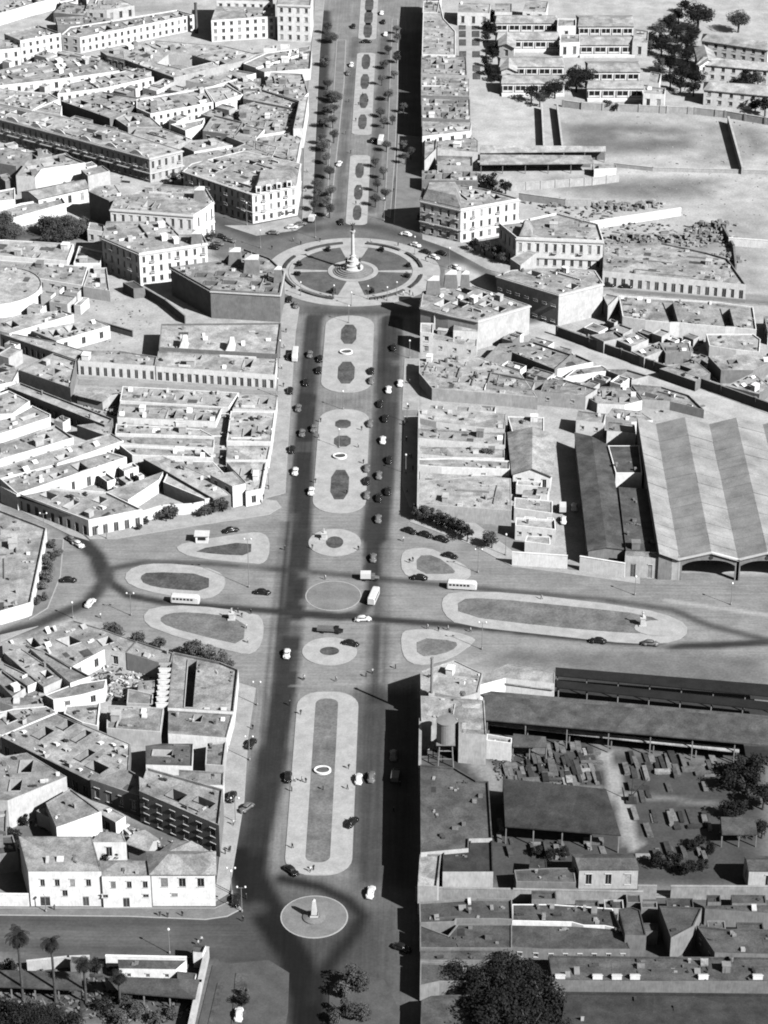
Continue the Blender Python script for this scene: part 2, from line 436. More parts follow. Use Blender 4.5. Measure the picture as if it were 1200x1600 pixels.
def sheet(name, xs, ys, z, material, clip=None):
    X, Y = np.meshgrid(xs, ys); P = np.stack([X.ravel(), Y.ravel()], 1); nx, ny = len(xs), len(ys)
    i = (np.arange(ny-1)[:, None]*nx+np.arange(nx-1)[None, :]).ravel()
    F = np.stack([i, i+1, i+nx+1, i+nx], 1)
    if clip is not None:
        ok = _ins(P, clip); F = F[ok[F].all(1)]
        used = np.unique(F); mp = np.full(len(P), -1); mp[used] = np.arange(len(used)); F = mp[F]; P = P[used]
    me = bpy.data.meshes.new(name)
    me.vertices.add(len(P)); me.vertices.foreach_set('co', np.concatenate([P, np.full((len(P), 1), z)], 1).ravel().astype(np.float32))
    me.loops.add(F.size); me.loops.foreach_set('vertex_index', F.ravel().astype(np.int32))
    me.polygons.add(len(F)); me.polygons.foreach_set('loop_start', (np.arange(len(F))*4).astype(np.int32))
    me.update(calc_edges=True)
    a = me.attributes.new('tone', 'FLOAT', 'POINT'); a.data.foreach_set('value', tone(P).astype(np.float32))
    me.materials.append(material)
    return struct(link(name, me))
far = np.array([-9000, -3000, -1000, -500])
gx = np.concatenate([far, np.arange(-230, 215, 2.0), [450, 1000, 3000, 9000]])
gy = np.concatenate([[-6000, -1500, 0, 300], np.arange(440, 1262, 2.0), [1400, 1800, 3000, 6000, 12000]])
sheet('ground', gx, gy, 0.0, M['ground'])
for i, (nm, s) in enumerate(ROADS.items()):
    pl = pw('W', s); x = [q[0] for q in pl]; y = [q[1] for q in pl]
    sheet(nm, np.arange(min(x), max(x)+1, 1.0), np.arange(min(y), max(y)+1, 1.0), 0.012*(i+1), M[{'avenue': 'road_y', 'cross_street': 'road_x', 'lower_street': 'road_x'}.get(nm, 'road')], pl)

# ------------------------------------------------------------------ pavements and traffic islands
def slab(name, poly, h, material, z0=0.0, parent=None, kerb=0.0):
    p = ccw(poly); mb = MB()
    if kerb:
        q = offset(p, -kerb); n = len(p)
        for i in range(n):
            a, b = p[i], p[(i+1) % n]; c, d = q[(i+1) % n], q[i]
            mb.quad((a[0], a[1], z0), (b[0], b[1], z0), (b[0], b[1], h), (a[0], a[1], h), 1)
            mb.quad((a[0], a[1], h), (b[0], b[1], h), (c[0], c[1], h), (d[0], d[1], h), 1)
        mb.fan(q, h, 0)
        return mb.build(name, [material, M['kerb']], parent)
    mb.prism(p, z0, h, 0)
    return mb.build(name, [material], parent)
def pavement(tile, s, material='pave', h=0.15):
    return struct(slab('pavement', pw(tile, s, h), h, M[material], 0.0, None, 0.0 if material == 'paveb' else 0.3))
PAVES = [('W', '352,1060 400,1075 388,1150 382,1250 368,1335 358,1395 330,1412 318,1398 338,1380 345,1320', 'pave'),
         ('W', '408,780 446,770 450,700 462,520 468,480 452,470 438,480 434,600 415,740', 'pave'),
         ('W', '134,836 410,780 432,782 440,792 420,804 300,822 180,842 140,842', 'pave'),
         ('W', '-5,1418 336,1418 365,1405 378,1420 355,1432 320,1437 200,1432 -5,1430', 'paved'),
         ('W', '655,640 628,640 632,560 637,560 657,560', 'pave'),
         ('W', '631,650 654,650 652,795 640,792 628,760', 'pave'),
         ('W', '655,800 720,800 800,860 890,890 1000,902 1000,912 880,895 800,885 735,850 640,815', 'pave'),
         ('W', '472,345 476,200 488,60 493,-10 508,-10 500,80 488,330 480,345', 'pave'),
         ('W', '526,62 541,62 538,130 530,210 517,330 506,340 512,290', 'paved'),
         ('W', '612,30 622,30 622,140 618,240 610,340 600,335 605,240', 'paved'),
         ('W', '622,210 662,215 662,225 660,345 690,372 662,366 615,350 618,300', 'paved'),
         ('W', '395,352 465,338 478,350 462,360 400,368 350,352', 'pave'),
         ('W', '660,365 720,378 790,420 800,432 760,420 700,388 660,374', 'pave'),
         ('W', '872,512 1210,636 1210,650 1000,572 870,522', 'pave'),
         ('W', '942,442 1165,460 1165,468 942,449', 'pave'),
         ('W', '122,587 430,606 430,611 122,592', 'pave'),
         ('W', '0,992 60,978 0,1003', 'pave'),
         ('W', '332,1508 420,1500 452,1520 450,1580 440,1640 300,1640', 'paveb'),
         ('W', '515,1540 550,1520 600,1530 625,1580 625,1640 512,1640', 'paveb'),
         ('W', '-5,768 130,836 140,845 110,836 -5,780', 'pave'),
         ('W', '72,840 100,842 95,900 75,950 45,968 55,930', 'paved'),
         ('W', '655,1392 1205,1398 1205,1404 655,1398', 'paved'),
         ]
for t_, s_, m_ in PAVES: pavement(t_, s_, m_)

def island(name, label, outer, lawn=None, lawn_mat='grass', sm=1, group=None, top='isle', h=0.16):
    "traffic island: kerbed top > lawn"
    c = centroid(outer); root = empty(name, (c[0], c[1], 0))
    o = smooth_poly([(q[0]-c[0], q[1]-c[1]) for q in outer], sm) if sm else [(q[0]-c[0], q[1]-c[1]) for q in outer]
    slab('kerb_and_paving', o, h, M[top], 0, root, 0.3)
    for lw in ([] if lawn is None else lawn if isinstance(lawn[0], list) else [lawn]):
        l = [(q[0]-c[0], q[1]-c[1]) for q in lw]
        slab('lawn', smooth_poly(l, 1), h+0.06, M[lawn_mat], h-0.05, root, 0.0)
    root['kind'] = 'structure'
    return root
def stadium(x0, x1, y0, y1, r):
    p = []
    for cx, cy, a0 in ((x1-r, y0+r, -90), (x1-r, y1-r, 0), (x0+r, y1-r, 90), (x0+r, y0+r, 180)):
        for k in range(7): a = radians(a0+15*k); p.append((cx+r*cos(a), cy+r*sin(a)))
    return p
def ell(cx, cy, rx, ry, n=36): return [(cx+rx*cos(2*pi*k/n), cy+ry*sin(2*pi*k/n)) for k in range(n)]
def yy(py): return gp(600, py)[1]
def epx(x, y, a):   # circle of the ground plane from pixel centre and half width in px
    c = gp(x, y); r = abs(gp(x+a, y)[0]-c[0]); return c, r
I = 'traffic_island'
island(I, '', pw('W', '272,858 288,848 390,832 412,833 422,845 420,872 408,882 385,880 300,872'), pw('W', '296,861 393,845 392,869 340,867'), 'grassd')
island(I, '', pw('W', '193,900 210,885 250,880 320,886 350,898 353,915 338,932 310,937 250,929 203,916'), pw('W', '218,902 232,894 327,898 326,925 262,921 226,914'), 'grassd')
island(I, '', pw('W', '221,966 236,949 300,946 400,958 413,972 410,1005 395,1022 370,1021 240,985'), pw('W', '248,968 262,959 300,957 384,967 380,1009 330,998 262,980'), 'grass')
for (x, y, a, ry, lx, la, lb) in ((523, 848, 41, .9, 523, 13.5, 1.35), (515, 1018, 43, .82, 515, 15, .8)):
    c, r = epx(x, y, a); r2 = epx(x, y, la)[1]
    island(I, '', ell(c[0], c[1], r, r*ry*1.15), ell(c[0], c[1], r2, r2*lb), 'grassd', 0)
c, r = epx(521, 931, 44)
island(I, '', ell(c[0], c[1], r, r*1.02), None, top='paved', sm=0, h=0.08)
island(I, '', pw('W', '626,868 636,858 670,856 692,866 735,888 736,902 720,908 650,906 628,896'), pw('W', '651,869 680,868 712,892 708,898 652,897'), 'grass')
island(I, '', pw('W', '689,938 704,925 800,926 1000,950 1062,968 1078,986 1058,1003 1000,1008 850,992 715,977 693,960'), pw('W', '716,937 760,935 900,949 1010,961 1046,978 1034,991 980,990 850,979 716,962'), 'grass')
island(I, '', pw('W', '626,992 636,984 690,984 735,994 745,1002 705,1030 665,1040 640,1037 628,1022'), pw('W', '651,997 712,1002 715,1012 692,1023 652,1027'), 'grass')
# the avenue's central medians
def bed_px(tile, s): return [gp(*q) for q in px(tile, s)]
def rect_px(cx, cy, w, h):
    a = gp(cx, cy+h/2)[1]; b = gp(cx, cy-h/2)[1]; x = gp(cx, cy)[0]; hw = abs(gp(cx+w/2, cy)[0]-x)
    return [(x-hw, a), (x+hw, a), (x+hw, b), (x-hw, b)]
island('median', '', stadium(-8.7, 8.7, yy(614), yy(494), 8), [rect_px(545, 523, 24, 30), rect_px(541, 583, 26, 34)], 'grassd', 0)
island('median', '', stadium(-8.4, 8.4, yy(803), yy(640), 8), [rect_px(536, 663, 24, 13), rect_px(535, 690, 26, 17), rect_px(531, 758, 28, 46)], 'grassd', 0)
island('median', '', stadium(-8.4, 8.6, yy(1369), yy(1082), 7), [stadium(-3.2, 3.0, yy(1349), yy(1093), 2.6)], 'grass', 0)
for (y0, y1, beds) in ((352, 243, (333, 301, 267)), (211, 83, (191, 158, 128, 97)), (62, -40, (48, 28, 8, -14))):
    island('median', '', stadium(-4.0, 4.4, yy(y0), yy(y1), 2.5), [rect_px(gp_x, b, 13, 23) for b in beds for gp_x in [wp(0.3, yy(b))[0]]], 'grassd', 0)
for q_ in ('868,1063 1215,1096 1215,1101 868,1067', '755,1081 1215,1122 1215,1127 752,1086'):
    struct(slab('station_platform', pw('W', q_, .9), .9, M['paved']))
bb_ = [struct(slab('planting_bed', pw('J', q_, .3), .3, M['grassd'])) for q_ in ('1020,1005 1050,1005 1030,1110 985,1200 975,1200', '1105,960 1160,960 1150,1200 1085,1200')]
# ------------------------------------------------------------------ buildings
WINC = {}
def window_mesh(w, h, kind):
    "origin at the centre of the opening's outer face; +x along the wall, -y outwards"
    k = (round(w, 1), round(h, 1), kind)
    if k in WINC: return WINC[k]
    w, h = k[0], k[1]; mb = MB()
    if kind == 'balcony_window':
        mb.box(-w/2-.5, w/2+.5, -.8, 0, -h/2-.15, -h/2, 2)
        for k in range(7): x = (-w/2-.45)+(w+.9)*k/6; mb.box(x-.03, x+.03, -.76, -.7, -h/2, -h/2+.9, 2)
        mb.box(-w/2-.48, w/2+.48, -.78, -.68, -h/2+.85, -h/2+.97, 2)
    if kind == 'door':
        mb.box(-w/2, w/2, .16, .22, -h/2, h/2, 0)
        mb.box(-w/2, w/2, .10, .16, h/2-.35, h/2, 1)
        mb.box(-.04, .04, .12, .16, -h/2, h/2-.35, 1)
        me = mb.mesh('door', [M['door'], M['frame']])
    else:
        t = .09
        mb.box(-w/2, -w/2+t, .12, .2, -h/2, h/2, 1); mb.box(w/2-t, w/2, .12, .2, -h/2, h/2, 1)
        mb.box(-w/2, w/2, .12, .2, h/2-t, h/2, 1); mb.box(-.04, .04, .13, .2, -h/2, h/2, 1)
        mb.box(-w/2-.15, w/2+.15, -.14, .2, -h/2-.12, -h/2, 2); mb.box(-w/2-.2, w/2+.2, -.16, .02, h/2+.02, h/2+.22, 2)
        me = mb.mesh(kind, [M['glass'], M['frame'], M['trim']])
    WINC[k] = me; return me
NW = [0]
def pane_mesh(w, h, mk):
    k = (round(w, 1), round(h, 1), mk)
    if k not in WINC:
        w, h = k[0]-.06, k[1]-.06; y = .195 if mk == 'glass' else .11; mb = MB(); mb.box(-w/2, w/2, y, y+.02, -h/2, h/2)
        WINC[k] = mb.mesh('pane', [M[mk]])
    return WINC[k]
def wall_with_openings(mb, P, Q, z0, z1, rows, m=0):
    "rows: list of (zlo, zhi, [(xc, w), ...]); openings become real recesses"
    L = hypot(Q[0]-P[0], Q[1]-P[1]); d = ((Q[0]-P[0])/L, (Q[1]-P[1])/L); n = (d[1], -d[0])
    def pt(x, z, dep=0.0): return (P[0]+d[0]*x-n[0]*dep, P[1]+d[1]*x-n[1]*dep, z)
    z = z0
    for zl, zh, cols in sorted(rows):
        if not cols: continue
        if zl > z+1e-4: mb.quad(pt(0, z), pt(L, z), pt(L, zl), pt(0, zl), m)
        x = 0.0
        for xc, w in sorted(cols):
            a, b = xc-w/2, xc+w/2
            mb.quad(pt(x, zl), pt(a, zl), pt(a, zh), pt(x, zh), m)
            D = .24
            mb.quad(pt(a, zl), pt(a, zl, D), pt(a, zh, D), pt(a, zh), m); mb.quad(pt(b, zl, D), pt(b, zl), pt(b, zh), pt(b, zh, D), m)
            mb.quad(pt(a, zl), pt(b, zl), pt(b, zl, D), pt(a, zl, D), m); mb.quad(pt(a, zh, D), pt(b, zh, D), pt(b, zh), pt(a, zh), m)
            mb.quad(pt(a, zl, D), pt(b, zl, D), pt(b, zh, D), pt(a, zh, D), m)
            x = b
        mb.quad(pt(x, zl), pt(L, zl), pt(L, zh), pt(x, zh), m)
        z = zh
    mb.quad(pt(0, z), pt(L, z), pt(L, z1), pt(0, z1), m)
SKY = {}
def piece(kind, mk):
    "shared small roof pieces, unit size"
    if (kind, mk) in SKY: return SKY[(kind, mk)]
    mb = MB()
    if kind == 'skylight':      # light scoop: wedge with an opening at the tall end
        v = [(-.5, -.5, 0), (.5, -.5, 0), (.5, .5, 0), (-.5, .5, 0), (-.5, -.5, 1), (.5, -.5, 1), (.5, .5, .35), (-.5, .5, .35)]
        for q in ((0, 1, 5, 4), (1, 2, 6, 5), (2, 3, 7, 6), (3, 0, 4, 7), (4, 5, 6, 7)): mb.poly([v[i] for i in q])
        mb.box(-.56, .56, -.56, -.5, .95, 1.08)
    elif kind == 'roof_hut':
        mb.box(-.5, .5, -.5, .5, 0, .92); mb.box(-.56, .56, -.56, .56, .92, 1.0); mb.box(-.15, .12, -.54, -.5, 0, .7)
    elif kind == 'roof_vent':
        mb.box(-.35, .35, -.35, .35, 0, .8); mb.box(-.5, .5, -.5, .5, .8, 1.0)
    elif kind == 'roof_clutter':
        mb.box(-.5, .1, -.5, .2, 0, .6); mb.box(-.1, .5, -.1, .5, 0, .9); mb.box(-.45, .45, -.3, -.1, 0, .35)
    elif kind == 'party_wall':
        mb.box(-.5, .5, -.5, .5, 0, 1)
    elif kind == 'roof_tank':
        mb.lathe([(.5, 0), (.5, .9), (.42, 1.0)], 10)
    elif kind == 'roof_patch':
        mb.box(-.5, .5, -.5, .5, 0, 1)
    me = mb.mesh(kind, [M[mk]]); SKY[(kind, mk)] = me
    return me
BLD = []
NB = [0]
def place_rows(L, h, bay, style, floors=None):
    nf = floors or (1 if h < 7 else 2 if h < 11.5 else 3)
    fh = h/nf; n = max(0, int((L-1.0)/bay)); rows = []
    if n == 0: return []
    for f in range(nf):
        z = f*fh
        if style == 's' and f == 0:
            cols = [((i+.5)*L/n, min(1.9, bay*.5)) for i in range(n)]; rows.append((.05, min(3.4, fh*.72), cols, 'door'))
        elif style == 'm' and f == 0:
            rows.append((z+fh*.28, z+fh*.68, [((i+.5)*L/n, 1.2) for i in range(n) if i % 2], 'window'))
            rows.append((.05, min(3.1, fh*.68), [((i+.5)*L/n, 1.5) for i in range(n) if not i % 2], 'door'))
        elif style == 'b' and f > 0:
            rows.append((z+fh*.14, z+fh*.74, [((i+.5)*L/n, 1.15) for i in range(n) if i % 3 == 1], 'balcony_window'))
            rows.append((z+fh*.14, z+fh*.74, [((i+.5)*L/n, 1.05) for i in range(n) if i % 3 != 1], 'window'))
        elif style == 'h':
            rows.append((z+fh*.45, z+fh*.7, [((i+.5)*L/n, .9) for i in range(n)], 'window'))
        else:
            rows.append((z+fh*.22, z+fh*.76, [((i+.5)*L/n, min(1.5, bay*.42)) for i in range(n)], 'window'))
    return rows
def add_rows(mb, P, Q, z1, rows, root, c):
    L = hypot(Q[0]-P[0], Q[1]-P[1]); d = ((Q[0]-P[0])/L, (Q[1]-P[1])/L)
    merged = {}
    for zl, zh, cols, kind in rows: merged.setdefault((zl, zh), []).extend([(x, w) for x, w in cols])
    # rows with overlapping height are merged into one band
    bands = sorted(merged.items())
    flat = []
    for (zl, zh), cols in bands:
        if flat and zl < flat[-1][1]-1e-6: flat[-1] = (min(zl, flat[-1][0]), max(zh, flat[-1][1]), flat[-1][2]+cols)
        else: flat.append((zl, zh, cols))
    wall_with_openings(mb, P, Q, 0.0, z1, flat)
    for zl, zh, cols, kind in rows:
        for (bl, bh, bc) in flat:
            if bl-1e-6 <= zl and zh <= bh+1e-6: zl2, zh2 = bl, bh
        for x, w in cols:
            o = link(kind, window_mesh(w, zh2-zl2, kind), root, (P[0]+d[0]*x, P[1]+d[1]*x, (zl2+zh2)/2), atan2(d[1], d[0]))
            if kind != 'door':
                NW[0] += 1; link(*(('pane', pane_mesh(w, zh2-zl2, 'glass')) if (NW[0]*37 % 11) > 2 else ('shutter', pane_mesh(w, zh2-zl2, 'shutter'))), o)
def custom_rows(P, Q, c, h, cw):
    rows = {}
    yp = wp(P[0]+c[0], P[1]+c[1], h)[1]
    for x, zl, zh, w, kind in cw:
        X = gp(x, yp, h)[0]-c[0]; rows.setdefault((zl, zh, kind), []).append((X-P[0], w))
    return [(zl, zh, cols, kind) for (zl, zh, kind), cols in rows.items()]
BLOCK = ['']
def bld(tile, h, s, r='L', w='G', win=4.0, style='w', k=1.0, wells=None, holes=(), pp=.6, label=None, name='house', cat='house', z0=0.0,
        cornice=False, floors=None, faces=None, wb=None, world=None, party=True, seed=None, group=None, cw=None):
    """flat-roofed building: roof outline traced at its own height, walls with recessed openings, parapet, roof pieces"""
    NB[0] += 1; rng = random.Random(seed if seed is not None else NB[0]*7+3)
    h += (NB[0]*7 % 23)*.017
    p = world if world else pw(tile, s, h)
    if pp == .6: pp = rng.choice((.15, .3, .45, .6, .75))
    p = ccw(p); c = centroid(p); pc = [(q[0]-c[0], q[1]-c[1]) for q in p]
    root = empty(name, (c[0], c[1], 0)); n = len(pc)
    A = abs(area(pc)); ax = axis_of(pc); ca, sa = cos(ax), sin(ax)
    hl = []
    for q in holes:
        q = [(a[0]-c[0], a[1]-c[1]) for a in ccw(pw(tile, q, h))]
        if all(inside(pc, *a) for a in q): hl.append(q)
        else:
            q = [(a[0]*.9+centroid(q)[0]*.1, a[1]*.9+centroid(q)[1]*.1) for a in q]
            if all(inside(pc, *a) for a in q): hl.append(q)
    occ = [(centroid(q)[0], centroid(q)[1], max(hypot(a[0]-centroid(q)[0], a[1]-centroid(q)[1]) for a in q)) for q in hl]
    def free(x, y, rad, m=.8):
        return inside(pc, x, y) and segdist(pc, x, y) > rad+m and all(hypot(x-a, y-b) > rad+rr+.3 for a, b, rr in occ)
    bb = (min(q[0] for q in pc), max(q[0] for q in pc), min(q[1] for q in pc), max(q[1] for q in pc))
    def pick(rad, m=.8, tries=30):
        for _ in range(tries):
            x, y = rng.uniform(bb[0], bb[1]), rng.uniform(bb[2], bb[3])
            if free(x, y, rad, m): return x, y
        return None
    nw = wells if wells is not None else int(A/120*k*rng.uniform(.5, 1.4))
    for _ in range(nw):
        hw, hh = rng.uniform(1.0, 1.8), rng.uniform(1.4, 3.2)
        if rng.random() < .5: hw, hh = hh, hw
        q = pick(hypot(hw, hh)*.9, .6)
        if q:
            hl.append([(q[0]+u*ca-v*sa, q[1]+u*sa+v*ca) for u, v in ((-hw, -hh), (hw, -hh), (hw, hh), (-hw, hh))])
            occ.append((q[0], q[1], hypot(hw, hh)))
    # walls
    mb = MB(); H = h+pp
    cx, cy = CAMX-c[0], -c[1]
    for i in range(n):
        P, Q = pc[i], pc[(i+1) % n]; L = hypot(Q[0]-P[0], Q[1]-P[1])
        if L < .05: continue
        nx, ny = (Q[1]-P[1])/L, -(Q[0]-P[0])/L
        mx, my = (P[0]+Q[0])/2, (P[1]+Q[1])/2
        fac = (nx*(cx-mx)+ny*(cy-my))/hypot(cx-mx, cy-my)
        rows = []
        if win and L > 4 and (fac > .12 if faces is None else i in faces): rows = place_rows(L, h, win, style, floors)
        if cw and ny < -.9: rows = custom_rows(P, Q, c, h, cw)
        add_rows(mb, P, Q, H, rows, root, c)
    inn = offset(pc, -.28); ptop = 1 if rng.random() < .62 else 0
    for i in range(n):
        a, b = pc[i], pc[(i+1) % n]; e, f = inn[i], inn[(i+1) % n]
        mb.quad((a[0], a[1], H), (b[0], b[1], H), (f[0], f[1], H), (e[0], e[1], H), ptop)
        mb.quad((f[0], f[1], h), (e[0], e[1], h), (e[0], e[1], H), (f[0], f[1], H), ptop)
    mb.build('wall', [M[w], M[r]], root)
    rb = MB(); rb.fan(inn, h, 0, hl)
    for q in hl:
        q = ccw(q); dz = max(h-4.5, .1) if h < 8 else h-6
        for i in range(len(q)):
            a, b = q[i], q[(i+1) % len(q)]
            rb.quad((b[0], b[1], dz), (a[0], a[1], dz), (a[0], a[1], h), (b[0], b[1], h), 1)
            rb.quad((a[0], a[1], h), (a[0], a[1], h+.35), (b[0], b[1], h+.35), (b[0], b[1], h), 1)
        rb.fan(q, dz, 2)
    rb.build('roof', [M[r], M[w if w != 'W' else 'G'], M['M']], root)
    if cornice:
        cb = MB(); o1 = offset(pc, .35)
        for i in range(n):
            a, b = pc[i], pc[(i+1) % n]; e, f = o1[i], o1[(i+1) % n]
            for z in (h-.45,) if cornice == 1 else (h-.45, h*.36):
                cb.quad((e[0], e[1], z), (f[0], f[1], z), (f[0], f[1], z+.45), (e[0], e[1], z+.45))
                cb.quad((e[0], e[1], z+.45), (f[0], f[1], z+.45), (b[0], b[1], z+.45), (a[0], a[1], z+.45))
                cb.quad((a[0], a[1], z), (b[0], b[1], z), (f[0], f[1], z), (e[0], e[1], z))
        cb.build('cornice', [M['trim']], root)
    # roof pieces
    if party and A > 120:
        for _ in range(int(A/85*k*rng.uniform(.6, 1.5))):
            L = rng.uniform(4, 13); a2 = ax + (pi/2 if rng.random() < .45 else 0)
            x, y = rng.uniform(bb[0], bb[1]), rng.uniform(bb[2], bb[3])
            e = [(x+cos(a2)*t, y+sin(a2)*t) for t in (-L/2, 0, L/2)]
            if all(inside(pc, *q) for q in e) and all(min(hypot(e[j][0]-a, e[j][1]-b) for j in range(3)) > rr+.4 for a, b, rr in occ) and all(segdist(pc, *q) > .3 for q in e):
                link('party_wall', piece('party_wall', ('S' if r in 'DK' else 'W') if rng.random() < .3 else ('B' if r in 'DK' else rng.choice(('G', 'T', 'S')))), root, (x, y, h), a2, (L, .25, rng.uniform(.25, .95)))
    ns = int(A/26*k*rng.uniform(.7, 1.3)+rng.random())
    for _ in range(ns):
        t = rng.random()
        if t < .30: kd, mk, sz = 'skylight', rng.choice(['W', 'W', 'G', 'junk_l']), (rng.uniform(.7, 1.9), rng.uniform(.8, 1.8), rng.uniform(.6, 1.5))
        elif t < .38: kd, mk, sz = 'roof_hut', rng.choice(['W', 'G', 'S']), (rng.uniform(1.8, 3.4), rng.uniform(1.6, 3.0), rng.uniform(1.7, 2.4))
        elif t < .46: kd, mk, sz = 'roof_vent', 'junk_m', (.8, .8, rng.uniform(.8, 1.6))
        elif t < .68: kd, mk, sz = 'roof_clutter', rng.choice(['junk_m', 'junk_d', 'junk_d', 'junk_l', 'junk_m']), (rng.uniform(.8, 2.4), rng.uniform(.7, 1.6), rng.uniform(.3, .9))
        elif t < .72: kd, mk, sz = 'roof_tank', 'junk_m', (1.2, 1.2, 1.3)
        else: kd, mk, sz = 'roof_patch', rng.choice(['M', 'N', 'L', 'D'] if r not in 'DK' else ['D', 'K']), (rng.uniform(1.5, 6), rng.uniform(1.2, 3.5), .04)
        if r in 'DK': mk = {'W': 'G' if kd == 'skylight' and rng.random() < .4 else 'S', 'G': 'S', 'junk_l': 'junk_m', 'S': 'B', 'L': 'D', 'M': 'K'}.get(mk, mk)
        rad = hypot(sz[0], sz[1])*.5
        q = pick(rad, .1, 14)
        if q:
            occ.append((q[0], q[1], rad))
            link(kd, piece(kd, mk), root, (q[0], q[1], h+.003), ax+rng.choice((0, pi/2, pi, -pi/2)) if kd != 'skylight' else (ax if abs(sin(ax)) < .7 else ax-pi/2 if sin(ax) > 0 else ax+pi/2), sz)
    if k > .05:
        db = MB(); mats = ('junk_m', 'junk_d', 'D' if r in 'DK' else 'junk_l', 'B' if r in 'DK' else 'G')
        for _ in range(min(70, int(A/48*min(k, 1.6))+1)):
            gx_, gy_ = rng.uniform(bb[0], bb[1]), rng.uniform(bb[2], bb[3]); ga = ax+rng.choice((0, pi/2))+rng.gauss(0, .1); ml = rng.choice((0, 0, 1, 2, 3))
            for t_ in range(rng.randint(1, 5)):
                dd = t_*rng.uniform(.5, 1.4); x, y = gx_+cos(ga)*dd+rng.gauss(0, .25), gy_+sin(ga)*dd+rng.gauss(0, .25)
                if not inside(pc, x, y) or segdist(pc, x, y) < .7 or any(inside(q, x, y) for q in hl): continue
                s1, s2, hz, a = rng.uniform(.15, .7), rng.uniform(.1, .35), rng.uniform(.06, .5), ga+rng.gauss(0, .2)
                c2, s3 = cos(a), sin(a)
                db.box(-s1, s1, -s2, s2, h, h+hz, ml if rng.random() < .7 else rng.randrange(3), lambda q: (x+q[0]*c2-q[1]*s3, y+q[0]*s3+q[1]*c2, q[2]))
        if db.v: db.build('roof_debris', [M[t] for t in mats], root)['kind'] = 'stuff'
    BLD.append([root, label, cat, BLOCK[0], p, h, r, w, group])
    return root, pc, c
def pitched(tile, h, s, rise, r='M', w='W', win=4.0, style='w', ridge=None, hip=0.0, over=.5, label=None, name='house', cat='house', faces=None, world=None, openfront=False, cw=None):
    "house with a ridged roof; s = 4 corners at eaves height: near-left near-right far-right far-left; ridge 'x' (along the near edge) or 'y'"
    NB[0] += 1
    p = world if world else pw(tile, s, h); c = centroid(p); pc = [(q[0]-c[0], q[1]-c[1]) for q in p]
    root = empty(name, (c[0], c[1], 0)); a, b, d, e = pc
    if area(pc) < 0: print('ORDER', s); pc = pc[::-1]; a, b, d, e = pc
    mid = lambda u, v, t=.5: (u[0]*(1-t)+v[0]*t, u[1]*(1-t)+v[1]*t)
    if ridge is None: ridge = 'x' if hypot(b[0]-a[0], b[1]-a[1]) > hypot(d[0]-b[0], d[1]-b[1]) else 'y'
    mb = MB(); cx, cy = CAMX-c[0], -c[1]
    for i in range(4):
        P, Q = pc[i], pc[(i+1) % 4]; L = hypot(Q[0]-P[0], Q[1]-P[1]); nx, ny = (Q[1]-P[1])/L, -(Q[0]-P[0])/L
        mx, my = (P[0]+Q[0])/2, (P[1]+Q[1])/2
        fac = (nx*(cx-mx)+ny*(cy-my))/hypot(cx-mx, cy-my)
        if openfront and i == 0: continue
        rows = place_rows(L, h, win, style) if win and L > 3.5 and (fac > .12 if faces is None else i in faces) else []
        if cw and ny < -.9: rows = custom_rows(P, Q, c, h, cw)
        add_rows(mb, P, Q, h, rows, root, c)
    o = offset(pc, over); A, B, D, E_ = o
    if ridge == 'x': R0, R1 = mid(A, E_), mid(B, D)
    else: R0, R1 = mid(A, B), mid(E_, D)
    if hip: R0, R1 = mid(R0, R1, hip), mid(R0, R1, 1-hip)
    z = h+.02; V = lambda q, zz: (q[0], q[1], zz); zr = h+rise
    rb = MB()
    def sl(*q):
        rb.poly([V(t, zz) for t, zz in q]); rb.poly([V(t, zz-.18) for t, zz in q][::-1])
    if ridge == 'x':
        sl((A, z), (B, z), (R1, zr), (R0, zr)); sl((D, z), (E_, z), (R0, zr), (R1, zr))
        if hip: sl((B, z), (D, z), (R1, zr)); sl((E_, z), (A, z), (R0, zr))
        else:
            mb.tri(V(b, h), V(d, h), V(mid(b, d), zr-.1)); mb.tri(V(e, h), V(a, h), V(mid(e, a), zr-.1))
    else:
        sl((B, z), (D, z), (R1, zr), (R0, zr)); sl((E_, z), (A, z), (R0, zr), (R1, zr))
        if hip: sl((A, z), (B, z), (R0, zr)); sl((D, z), (E_, z), (R1, zr))
        else:
            mb.tri(V(a, h), V(b, h), V(mid(a, b), zr-.1)); mb.tri(V(d, h), V(e, h), V(mid(d, e), zr-.1))
    mb.build('wall', [M[w]], root); rb.build('roof', [M[r]], root)
    BLD.append([root, label, cat, BLOCK[0], p, h, r, w, None])
    return root, pc, c
